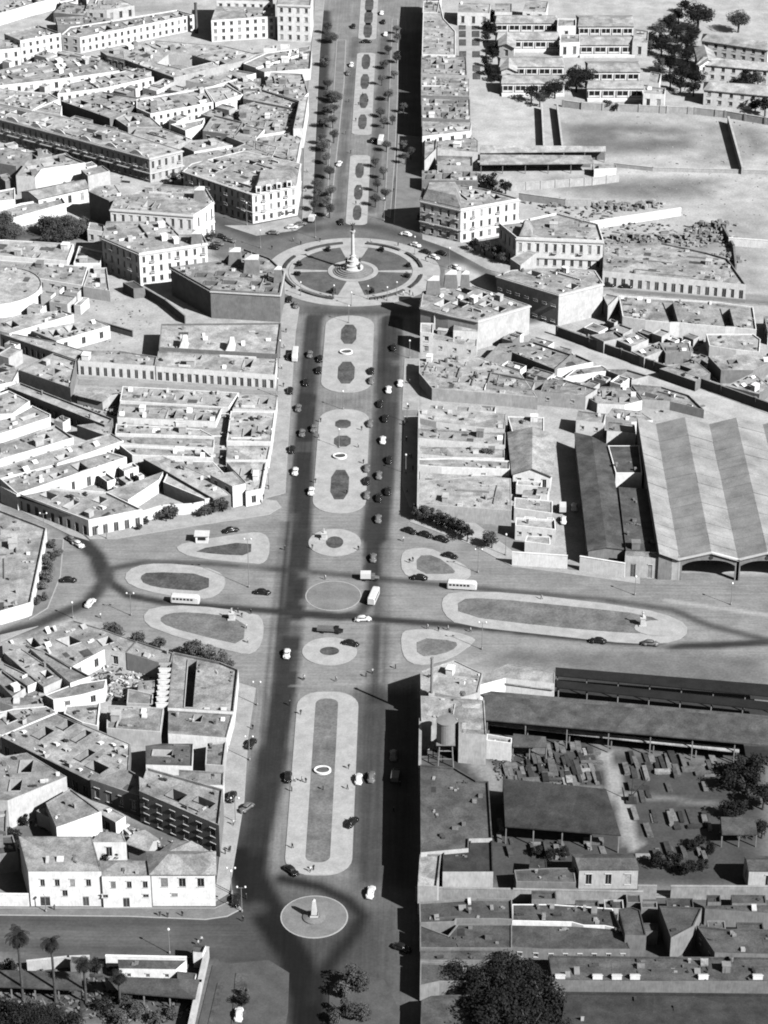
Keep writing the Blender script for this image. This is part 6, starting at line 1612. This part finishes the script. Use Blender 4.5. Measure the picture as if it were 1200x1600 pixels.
# ------------------------------------------------------------------ lamp posts and masts
LAMPS = []
def post_mesh(h, kind):
    mb = MB(); mb.lathe([(.28, 0), (.28, .5), (.12, .7), (.09, h*.6), (.07, h)], 8)
    return mb.mesh('pole', [M['metal']])
def lamp(x, y, h, where, arm=True):
    X, Y = gp(x, y); r = empty('lamp_post', (X, Y, .1)); link('pole', post_mesh(h, 0), r)
    if arm:
        mb = MB(); mb.tube((-1.0, 0, h-.2), (1.0, 0, h-.2), .05, .05, 5); arm_o = mb.build('crossarm', [M['metal']], r)
        for s in (-1, 1):
            mb = MB(); mb.lathe([(.05, -.3), (.24, -.15), (.28, 0), (.2, .2), (.03, .28)], 9); link('globe', mb.mesh('globe', [M['W']]), arm_o, (s, 0, h+.1))
    else:
        mb = MB(); mb.lathe([(.05, -.35), (.3, -.2), (.34, 0), (.24, .25), (.03, .35)], 9); link('globe', mb.mesh('globe', [M['W']]), r, (0, 0, h+.3))
    LAMPS.append((r, where, x, y, h))
W_ = 'at the crossroads'
for x, y, h in ((389, 918, 16.5), (205, 962, 7.5), (747, 895, 8), (753, 1015, 9), (992, 930, 6), (1142, 945, 7), (114, 966, 5), (167, 842, 5.5), (70, 838, 8), (790, 868, 7), (72, 1425, 5)): lamp(x, y, h, W_, h > 7)
W_ = 'around the round plaza'
for x, y, h in ((493, 372, 9), (407, 388, 7), (600, 345, 9), (648, 398, 7), (702, 420, 8), (470, 462, 5), (522, 467, 5), (575, 468, 5), (620, 462, 5), (549, 478, 5), (386, 352, 9), (605, 470, 5)): lamp(x, y, h, W_, False)
W_ = 'along the avenue below the plaza'
for x, y in ((438, 560), (434, 620), (425, 700), (420, 760), (640, 560), (636, 660), (634, 740), (545, 505), (536, 640), (530, 700)): lamp(x, y, 6.5, W_, False)
W_ = 'along the pavement left of the long median'
for x, y in ((402, 1102), (390, 1188), (368, 1285), (378, 1425), (362, 1395)): lamp(x, y, 7.5, W_, True)
W_ = 'along the lower left street'
for x, y in ((265, 1490), (362, 1398)): lamp(x, y, 7, W_, False)
def label_lamps():
    g = {}
    for v in LAMPS: g.setdefault(v[1], []).append(v)
    for w, L in g.items():
        L.sort(key=lambda t: -t[3])
        for i, v in enumerate(L): tag(v[0], f"{'tall' if v[4] > 8 else 'slender'} grey lamp post {w}, {ordn(i)} from the bottom", 'lamp post', 'lamp posts '+w)
label_lamps()
# ------------------------------------------------------------------ people (a few pixels tall each)
def person_mesh(stride, dark):
    me = bpy.data.meshes.new('p'); V = [(0, 0, .95), (0, .01, 1.2), (0, .02, 1.42), (0, .03, 1.55), (0, .05, 1.68), (.2, .02, 1.4), (.27, -.1*stride, 1.12), (.27, .05*stride+.06, .88), (-.2, .02, 1.4), (-.27, .12*stride, 1.12), (-.26, .25*stride, .9), (.1, 0, .9), (.11, .18*stride, .5), (.11, .12*stride, .06), (-.1, 0, .9), (-.11, -.1*stride, .5), (-.11, -.3*stride, .06), (.11, .12*stride+.16, .04), (-.11, -.3*stride+.16, .04)]
    E_ = [(0, 1), (1, 2), (2, 3), (3, 4), (2, 5), (5, 6), (6, 7), (2, 8), (8, 9), (9, 10), (0, 11), (11, 12), (12, 13), (0, 14), (14, 15), (15, 16), (13, 17), (16, 18)]
    me.from_pydata(V, E_, []); o = bpy.data.objects.new('p', me); COL.objects.link(o); m = o.modifiers.new('s', 'SKIN')
    R = [.17, .16, .17, .07, .12, .08, .06, .05, .08, .06, .05, .11, .085, .06, .11, .085, .06, .05, .05]
    for i, v in enumerate(me.skin_vertices[0].data): v.radius = (R[i], R[i]*.85); v.use_root = (i == 0)
    s = o.modifiers.new('d', 'SUBSURF'); s.levels = 1
    dg = bpy.context.evaluated_depsgraph_get(); out = bpy.data.meshes.new_from_object(o.evaluated_get(dg)); bpy.data.objects.remove(o)
    out.name = 'person'; out.materials.clear()
    for k in (('cloth_d' if dark else 'cloth_l'), 'skin', 'cloth_d'): out.materials.append(M[k])
    for p in out.polygons: p.material_index = 1 if 1.5 < p.center.z < 1.72 else 2 if (p.center.z < .9 and abs(p.center.x) < .22) or p.center.z >= 1.72 else 0
    return out
PM = [person_mesh(.8, True), person_mesh(.2, True), person_mesh(1.0, False)]
PEOPLE = {
    'on the long median below the crossroads': ((470, 1117), (453, 1103), (545, 1202), (543, 1234), (460, 1222), (472, 1222), (478, 1224), (457, 1326), (490, 1360), (485, 1363), (548, 1285), (505, 1235), (456, 1237)),
    'at the crossroads': ((445, 860), (488, 858), (560, 860), (508, 906), (378, 965), (385, 983), (387, 1005), (392, 960), (372, 958), (685, 987), (668, 983), (618, 1045), (525, 1065), (475, 1063), (572, 1058), (582, 1053), (735, 988), (640, 880), (645, 878), (157, 966), (846, 937), (700, 985), (295, 942), (630, 846), (475, 1062)),
    'on the plaza promenade': ((461, 452), (520, 465), (590, 470), (630, 462), (645, 463), (600, 468), (440, 440), (670, 440), (500, 378), (580, 380), (653, 410), (470, 383), (622, 385), (640, 460), (458, 378), (425, 390), (665, 408)),
    'on the left pavement of the avenue': ((428, 660), (423, 690), (440, 577), (443, 605), (420, 765), (412, 780), (430, 635), (395, 1140), (360, 1330), (352, 1335), (358, 1332), (447, 520), (444, 545), (365, 1290), (408, 788)),
    'on the median above the crossroads': ((565, 673), (498, 685), (568, 725), (560, 700), (501, 660), (577, 665), (542, 772), (493, 755)),
    'on the right pavement of the avenue': ((638, 640), (635, 690), (640, 715), (643, 717), (645, 735), (636, 770), (640, 600), (632, 665), (645, 800), (625, 1230), (615, 1270)),
    'on the lower left street': ((85, 1422), (250, 1432), (262, 1434), (285, 1432), (310, 1478), (315, 1472), (385, 1405), (380, 1440)),
    'on the upper avenue': ((560, 165), (575, 160), (556, 190), (567, 150), (548, 240), (562, 300), (556, 320), (480, 270), (478, 300), (615, 300), (545, 160), (540, 210)),
}
pi_ = 0
for w, L in PEOPLE.items():
    grp = {}
    for (x, y) in L:
        X, Y = gp(x, y); pi_ += 1; rng = random.Random(pi_); k = rng.randrange(3)
        med = 'median' in w or 'pavement' in w or 'promenade' in w
        o = link('person', PM[k], None, (X, Y, .16 if med else .1), rng.uniform(0, 6.28), (1.12, 1.12, 1.05))
        grp.setdefault('pale' if k == 2 else 'dark', []).append((-y, x, o))
    for c_, P_ in grp.items():
        P_.sort(key=lambda t: t[:2])
        for i, (_, _, o) in enumerate(P_):
            tag(o, f"pedestrian in {c_} clothes {w}" + (f", {ordn(i)} from the bottom" if len(P_) > 1 else ''), 'person', f"pedestrians in {c_} {w}")
# ------------------------------------------------------------------ details on particular buildings
def loc(c, tile, s, z): return [(q[0]-c[0], q[1]-c[1]) for q in pw(tile, s, z)]
def frustum(root, x, y, z0, w, d, h, k, m, name, rz=0.0, cap=.9):
    mb = MB(); q = [(-w/2, -d/2), (w/2, -d/2), (w/2, d/2), (-w/2, d/2)]
    for i in range(4):
        a, b = q[i], q[(i+1) % 4]; mb.quad((a[0], a[1], 0), (b[0], b[1], 0), (b[0]*k, b[1]*k, h), (a[0]*k, a[1]*k, h), 0)
    for i in range(4):
        a, b = q[i], q[(i+1) % 4]; k2 = k*1.08
        mb.quad((a[0]*k2, a[1]*k2, h), (b[0]*k2, b[1]*k2, h), (b[0]*k2, b[1]*k2, h+.3), (a[0]*k2, a[1]*k2, h+.3), 1)
        mb.tri((a[0]*k2, a[1]*k2, h+.3), (b[0]*k2, b[1]*k2, h+.3), (0, 0, h+.3+cap), 1)
    mb.tube((0, 0, h+.2+cap), (0, 0, h+1.8+cap), .12, .04, 5, 1)
    o = mb.build(name, [M[m], M['trim']], root, (x, y, z0)); o.rotation_euler = (0, 0, rz); return o
def dormer(root, x, y, z, rz, w=1.5, h=2.0, m='trim'):
    mb = MB(); mb.box(-w/2, w/2, -.1, 1.2, 0, h, 0); mb.tri((-w/2-.15, -.15, h), (w/2+.15, -.15, h), (0, -.15, h+.6), 0); mb.box(-w*.3, w*.3, -.14, -.1, .3, h*.85, 1)
    o = mb.build('dormer', [M[m], M['glass']], root, (x, y, z)); o.rotation_euler = (0, 0, rz)
# slate pavilions on the plaza corners
for (root, pc, c), tl, pts, h, w in ((pr4, 'Y', ((138, 700), (240, 665), (325, 668)), 11, (5.2, 5.0, 3.4)), (pl3, 'Z', ((815, 520), (905, 560), (1045, 620)), 10.5, (5.0, 6.0, 3.2))):
    for (x, y), ww in zip(pts, w):
        q = loc(c, tl, f'{x},{y}', h)[0]; frustum(root, q[0], q[1], h+.05, ww, ww*.9, 5.2, .78, 'S', 'slate_pavilion')
root, pc, c = pl2
q = loc(c, 'Z', '610,410', 12.6)[0]; frustum(root, q[0], q[1], 12.6, 4.2, 4.2, 4.2, .8, 'S', 'slate_pavilion')
root, pc, c = pl1
q = loc(c, 'Z', '625,175', 12.5)[0]; frustum(root, q[0], q[1], 12.5, 4.6, 4.2, 4.2, .8, 'S', 'slate_pavilion')
root, pc, c = pr1
mansard(root, loc(c, 'Y', '75,165 298,214 300,150 290,105 90,110', 13.0), 13.7, 3.8, 1.8, 'N')
for x, y in ((100, 150), (150, 162), (200, 175), (255, 190)):
    q = loc(c, 'Y', f'{x},{y}', 13.7)[0]; dormer(root, q[0], q[1]+.5, 13.9, radians(-35))
root, pc, c = pr2
mansard(root, loc(c, 'Y', '640,380 720,384 725,330 655,320', 11.5), 12.2, 3.4, 1.5, 'N')
root, pc, c = pl4
mansard(root, loc(c, 'W', '396,303 462,290 464,270 402,278', 12.0), 12.7, 3.0, 1.6, 'N')
for x, y in ((404, 302), (420, 299), (436, 296), (452, 293)):
    q = loc(c, 'W', f'{x},{y}', 12.7)[0]; dormer(root, q[0], q[1]+.4, 12.8, radians(10), 2.0, 2.2, 'W')
# windows on the shaded street fronts of two plaza buildings are set as shutters proud of the wall
def front_windows(root, A, B, h, floors, bay, w=1.4):
    L = hypot(B[0]-A[0], B[1]-A[1]); d = ((B[0]-A[0])/L, (B[1]-A[1])/L); n = int(L/bay); fh = h/floors; nrm = (d[1], -d[0])
    for f in range(floors):
        for i in range(n):
            t = (i+.5)*L/n; z = f*fh+fh*.5
            mb_k = ('fw', round(w, 1), round(fh*.55, 1))
            if mb_k not in WINC:
                m = MB(); hh = fh*.55; m.box(-w/2-.18, w/2+.18, -.12, 0, hh/2, hh/2+.28, 1); m.box(-w/2-.18, -w/2, -.1, 0, -hh/2, hh/2, 1); m.box(w/2, w/2+.18, -.1, 0, -hh/2, hh/2, 1)
                m.box(-w/2-.3, w/2+.3, -.7, 0, -hh/2-.15, -hh/2, 1); m.quad((-w/2, -.02, -hh/2), (w/2, -.02, -hh/2), (w/2, -.02, hh/2), (-w/2, -.02, hh/2), 0)
                for s in (-1, 0, 1): m.box(s*(w/2+.25)-.03, s*(w/2+.25)+.03, -.68, -.62, -hh/2, -hh/2+.8, 1)
                m.box(-w/2-.28, w/2+.28, -.69, -.61, -hh/2+.75, -hh/2+.85, 1)
                WINC[mb_k] = m.mesh('window', [M['glass'], M['trim']])
            link('window', WINC[mb_k], root, (A[0]+d[0]*t+nrm[0]*.02, A[1]+d[1]*t+nrm[1]*.02, z), atan2(d[1], d[0]))
root, pc, c = pr3
A, B = loc(c, 'Y', '510,607 875,717', 12); front_windows(root, A, B, 12, 2, 3.6)
root, pc, c = pl3
A, B = loc(c, 'Z', '720,668 1055,690', 10.5)
# arched pediments along the arcade row
root, pc, c = ar
for x in (60, 170, 280, 400, 520, 640):
    yy_ = 558+x*(652-558)/360 if x < 360 else 652+(x-360)*(744-652)/340
    q = loc(c, 'A', f'{x},{yy_:.0f}', 10.2)[0]; mb = MB(); n = 9
    pts = [(-3+6*k/n, .2+1.5*sin(pi*k/n)) for k in range(n+1)]
    for (x0, z0), (x1, z1) in zip(pts[:-1], pts[1:]):
        mb.quad((x0, -.2, 0), (x1, -.2, 0), (x1, -.2, z1), (x0, -.2, z0)); mb.quad((x1, .2, 0), (x0, .2, 0), (x0, .2, z0), (x1, .2, z1)); mb.quad((x0, -.2, z0), (x1, -.2, z1), (x1, .2, z1), (x0, .2, z0))
    P, Q = loc(c, 'A', '0,558 700,744', 10.2)
    o = mb.build('pediment', [M['trim']], root, (q[0], q[1], 10.85)); o.rotation_euler = (0, 0, atan2(Q[1]-P[1], Q[0]-P[0]))
# tall white light scoops on the hall behind the terrace
def by_label(t): return [b for b in BLD if b[1] and t in b[1]][0][0]
hall = by_label('hall with two white light scoops')
for x, y in ((860, 580), (1080, 590)):
    X, Y = gp(x/3, 350+y/3, 6.4); mb = MB(); mb.box(-1.6, 1.6, -1.2, 3.6, 0, .25)
    v = [(-1.4, -1, .25), (1.4, -1, .25), (1.4, 3.4, .25), (-1.4, 3.4, .25), (-.2, -1, 3.4), (1.2, -1, 3.4), (1.2, 3.2, 3.4), (-.2, 3.2, 3.4)]
    for q in ((0, 1, 5, 4), (1, 2, 6, 5), (2, 3, 7, 6), (3, 0, 4, 7), (4, 5, 6, 7)): mb.poly([v[i] for i in q])
    link('light_scoop', mb.mesh('light_scoop', [M['W']]), hall, (X-hall.location.x, Y-hall.location.y, 6.5))
saw = by_label('sawtooth light scoops')
for k in range(7):
    X, Y = gp((775-k*2.2)/3, 950+(300+k*27)/3, 4.4); link('light_scoop', piece('skylight', 'W'), saw, (X-saw.location.x, Y-saw.location.y, 4.6), 0, (3.2, 2.0, 1.7))
rowd = by_label('row of small white light scoops')
for x in (225, 400, 490, 575, 895, 1150):
    X, Y = gp(800+x/3, 1200+985/3, 4.3); link('light_scoop', piece('skylight', 'W'), rowd, (X-rowd.location.x, Y-rowd.location.y, 4.45), 0, (2.3, 1.7, 1.4))
# lumber and scrap in the yard behind the station
rng = random.Random(77); YN = 0
def lumber(x, y, L, W2, H2, az, lab, mk):
    X, Y = gp(x, y); r = empty('lumber_stack', (X, Y, .02), radians(az)); mb = MB()
    for k in range(3):
        mb.box(-L/2+rng.uniform(-.2, .2), L/2+rng.uniform(-.2, .2), -W2/2+rng.uniform(-.1, .1), W2/2+rng.uniform(-.1, .1), k*H2/3+.02, (k+1)*H2/3)
    mb.build('boards', [M[mk]], r); mb = MB()
    for s in (-1, 1): mb.box(s*L*.35-.1, s*L*.35+.1, -W2/2-.15, W2/2+.15, -.02, .05)
    mb.build('bearers', [M['junk_d']], r); return r
LUM = []
for (x0, x1, y0, y1, n) in ((858, 945, 1165, 1222, 60), (790, 855, 1195, 1222, 14), (970, 1130, 1185, 1212, 30), (975, 1120, 1270, 1300, 14), (985, 1100, 1318, 1345, 10), (785, 960, 1315, 1348, 16), (800, 860, 1170, 1195, 7), (985, 1130, 1222, 1245, 7), (770, 800, 1290, 1340, 4)):
    for _ in range(n):
        x, y = rng.uniform(x0, x1), rng.uniform(y0, y1)
        if abs(x-(935+(y-1165)*.36)) < 17 and y < 1330: continue
        LUM.append((lumber(x, y, rng.uniform(3.0, 6.5), rng.uniform(.9, 1.8), rng.uniform(.3, 1.1), (96 if rng.random() < .8 else 4)+rng.uniform(-3, 3), '', rng.choice(('lumber', 'lumber', 'lumber', 'junk_m', 'junk_d', 'junk_d'))), x, y))
zones = {}
for r, x, y in LUM:
    z = 'left of the yard path' if x < 950 and y < 1230 else 'right of the yard path' if y < 1250 else 'below the big dark shed' if x < 970 else 'in the garden plots'
    zones.setdefault(z, []).append((y, x, r))
for z, L in zones.items():
    L.sort(key=lambda t: (-t[0], t[1]))
    for i, (y, x, r) in enumerate(L): tag(r, f"stack of boards {z} at lower right, {ordn(i)} nearest", 'lumber stack', 'lumber stacks '+z)
# rubble heaps on the lots right of the plaza
def heap(x, y, R, H2, label, mk='junk_l', n=26):
    X, Y = gp(x, y); r = empty('rubble_heap', (X, Y, 0)); rg = random.Random(int(x*3+y)); mb = MB()
    for k in range(n):
        a, d = rg.uniform(0, 6.28), R*rg.random()**.7; s = rg.uniform(.3, 1.1); z = H2*(1-d/R)*rg.uniform(.4, 1)
        ca, sa = cos(a*3), sin(a*3); px_, py_ = d*cos(a)*1.6, d*sin(a)
        mb.box(-s, s, -s*.7, s*.7, 0, z+s*.7, 0, lambda q: (px_+q[0]*ca-q[1]*sa, py_+q[0]*sa+q[1]*ca, q[2]))
    mb.build('rubble', [M[mk]], r)['kind'] = 'stuff'; tag(r, label, 'rubble', 'rubble heaps right of the plaza')
HP = [(980, 375, 7, 2), (1010, 382, 6, 2), (1040, 378, 7, 2.5), (1068, 373, 6, 2), (1095, 366, 6, 2), (1115, 355, 6, 3), (1125, 375, 5, 2), (960, 385, 5, 1.5), (1140, 405, 5, 1.5), (1120, 405, 5, 1.2), (1060, 545, 4, 1.5), (1075, 565, 4, 1.5), (1000, 540, 3.5, 1.5), (1090, 590, 4, 1.5), (1160, 615, 4, 1.2), (945, 322, 4, 2), (965, 325, 4, 2), (1005, 324, 4, 2), (1015, 320, 4, 2), (870, 318, 4, 1.5)]
HP.sort(key=lambda t: -t[1])
for i, (x, y, R, H2) in enumerate(HP): heap(x, y, R, H2, f"heap of broken masonry on the lots right of the plaza, {ordn(i)} nearest", 'M' if i % 3 == 0 else 'N')
# crane in the yard
X, Y = gp(986, 1252); cr = empty('yard_crane', (X, Y, 0))
mb = MB(); mb.box(-1.4, 1.4, -1.4, 1.4, 0, .5); mb.box(-.7, .7, -.7, .7, .5, 1.8); mb.build('base', [M['dmetal']], cr)
mb = MB(); mb.tube((0, 0, 1.6), (4.2, 1.5, 6.0), .16, .1, 6); mb.build('jib', [M['dmetal']], cr)
mb = MB(); mb.tube((0, 0, 1.6), (.2, .2, 7.0), .14, .1, 6); mb.build('mast', [M['dmetal']], cr)
tag(cr, 'small dark derrick crane where the yard paths meet', 'crane')

# loose debris lying about the lots, yards and courts: too small to count
def ground_debris(tile, s, n, mats, lo=.15, hi=.8, seed=1):
    p = pw(tile, s); rg = random.Random(seed); mb = MB(); bx = (min(q[0] for q in p), max(q[0] for q in p), min(q[1] for q in p), max(q[1] for q in p))
    for _ in range(n*3):
        x, y = rg.uniform(bx[0], bx[1]), rg.uniform(bx[2], bx[3])
        if not inside(p, x, y): continue
        a = rg.uniform(0, 6.28); s1, s2 = rg.uniform(lo, hi)*rg.choice((1, 1, 2)), rg.uniform(lo, hi)*.6; hz = rg.uniform(.05, .5)*hi*1.6; c2, s3 = cos(a), sin(a)
        mb.box(-s1, s1, -s2, s2, 0, hz, rg.randrange(len(mats)), lambda q: (x+q[0]*c2-q[1]*s3, y+q[0]*s3+q[1]*c2, q[2]+.01))
    if mb.v:
        o = mb.build('ground_debris', [M[t] for t in mats]); o['kind'] = 'stuff'; o['label'] = 'loose rubble and litter scattered over the bare ground'; o['category'] = 'debris'
ground_debris('W', '760,1170 860,1180 930,1190 925,1225 780,1225', 120, ('junk_d', 'junk_d', 'lumber', 'K'), .15, .5, 1)
ground_debris('F', '220,520 1200,850 1200,600 520,440', 160, ('junk_m', 'junk_l', 'junk_d', 'G'), .2, .9, 2)
ground_debris('F', '-120,560 60,520 900,860 600,900 100,760', 160, ('junk_m', 'junk_l', 'junk_d', 'G'), .2, .9, 3)
ground_debris('C', '40,920 700,960 400,1040 990,1060 1040,1200 450,1110 60,960', 260, ('junk_m', 'M', 'junk_d', 'M'), .2, .8, 4)
ground_debris('M', '330,290 500,210 740,270 730,460 520,430 380,420', 220, ('junk_m', 'junk_l', 'junk_d'), .15, .6, 5)
ground_debris('G', '440,180 600,70 740,110 520,200', 90, ('junk_m', 'junk_l', 'junk_d'), .15, .6, 6)
ground_debris('J', '0,250 260,300 330,330 990,410 660,300 320,130 200,180', 260, ('junk_m', 'junk_l', 'junk_d'), .15, .7, 7)
ground_debris('J', '0,920 900,880 900,1190 0,1190', 260, ('junk_m', 'junk_d'), .15, .7, 8)
ground_debris('D', '340,800 560,780 540,900 420,880', 120, ('junk_m', 'junk_l', 'junk_d'), .15, .7, 9)
ground_debris('D', '420,300 740,420 620,600 420,580', 30, ('junk_m', 'M', 'M'), .15, .5, 10)
ground_debris('A', '0,300 1200,250 1200,720 0,1000', 250, ('junk_m', 'junk_l', 'junk_d', 'G'), .2, .9, 11)
ground_debris('C', '600,520 1200,560 1200,1100 420,960', 70, ('M', 'M', 'junk_m'), .1, .35, 12)
# ------------------------------------------------------------------ labels of the houses
def finish_labels():
    groups = {}
    for rec in BLD:
        root, label, cat, blk, p, h, r, w, g = rec
        if label: tag(root, label, cat); continue
        cx, cy = centroid(p); x, y = wp(cx, cy, h)
        st = 'one-storey' if h < 7 else 'two-storey' if h < 11.5 else 'three-storey'
        kind = {'wall': 'wall', 'shed': 'shed', 'building': 'building'}.get(cat, 'house')
        groups.setdefault(blk, []).append((y, x, rec, st, kind))
    for blk, L in groups.items():
        L.sort(key=lambda q: (-q[0], q[1]))
        for i, (y, x, rec, st, kind) in enumerate(L):
            tonew = {'L': 'pale', 'M': 'grey', 'N': 'grey', 'D': 'dark', 'K': 'blackish'}.get(rec[6], 'grey')
            pos = f", {ordn(i)} nearest" if len(L) > 1 else ''
            d = f"plain {kind}" if kind == 'wall' else f"{tonew}-roofed {kind}"
            tag(rec[0], f"{d} {blk}{pos}", rec[2], 'houses '+blk)
finish_labels()
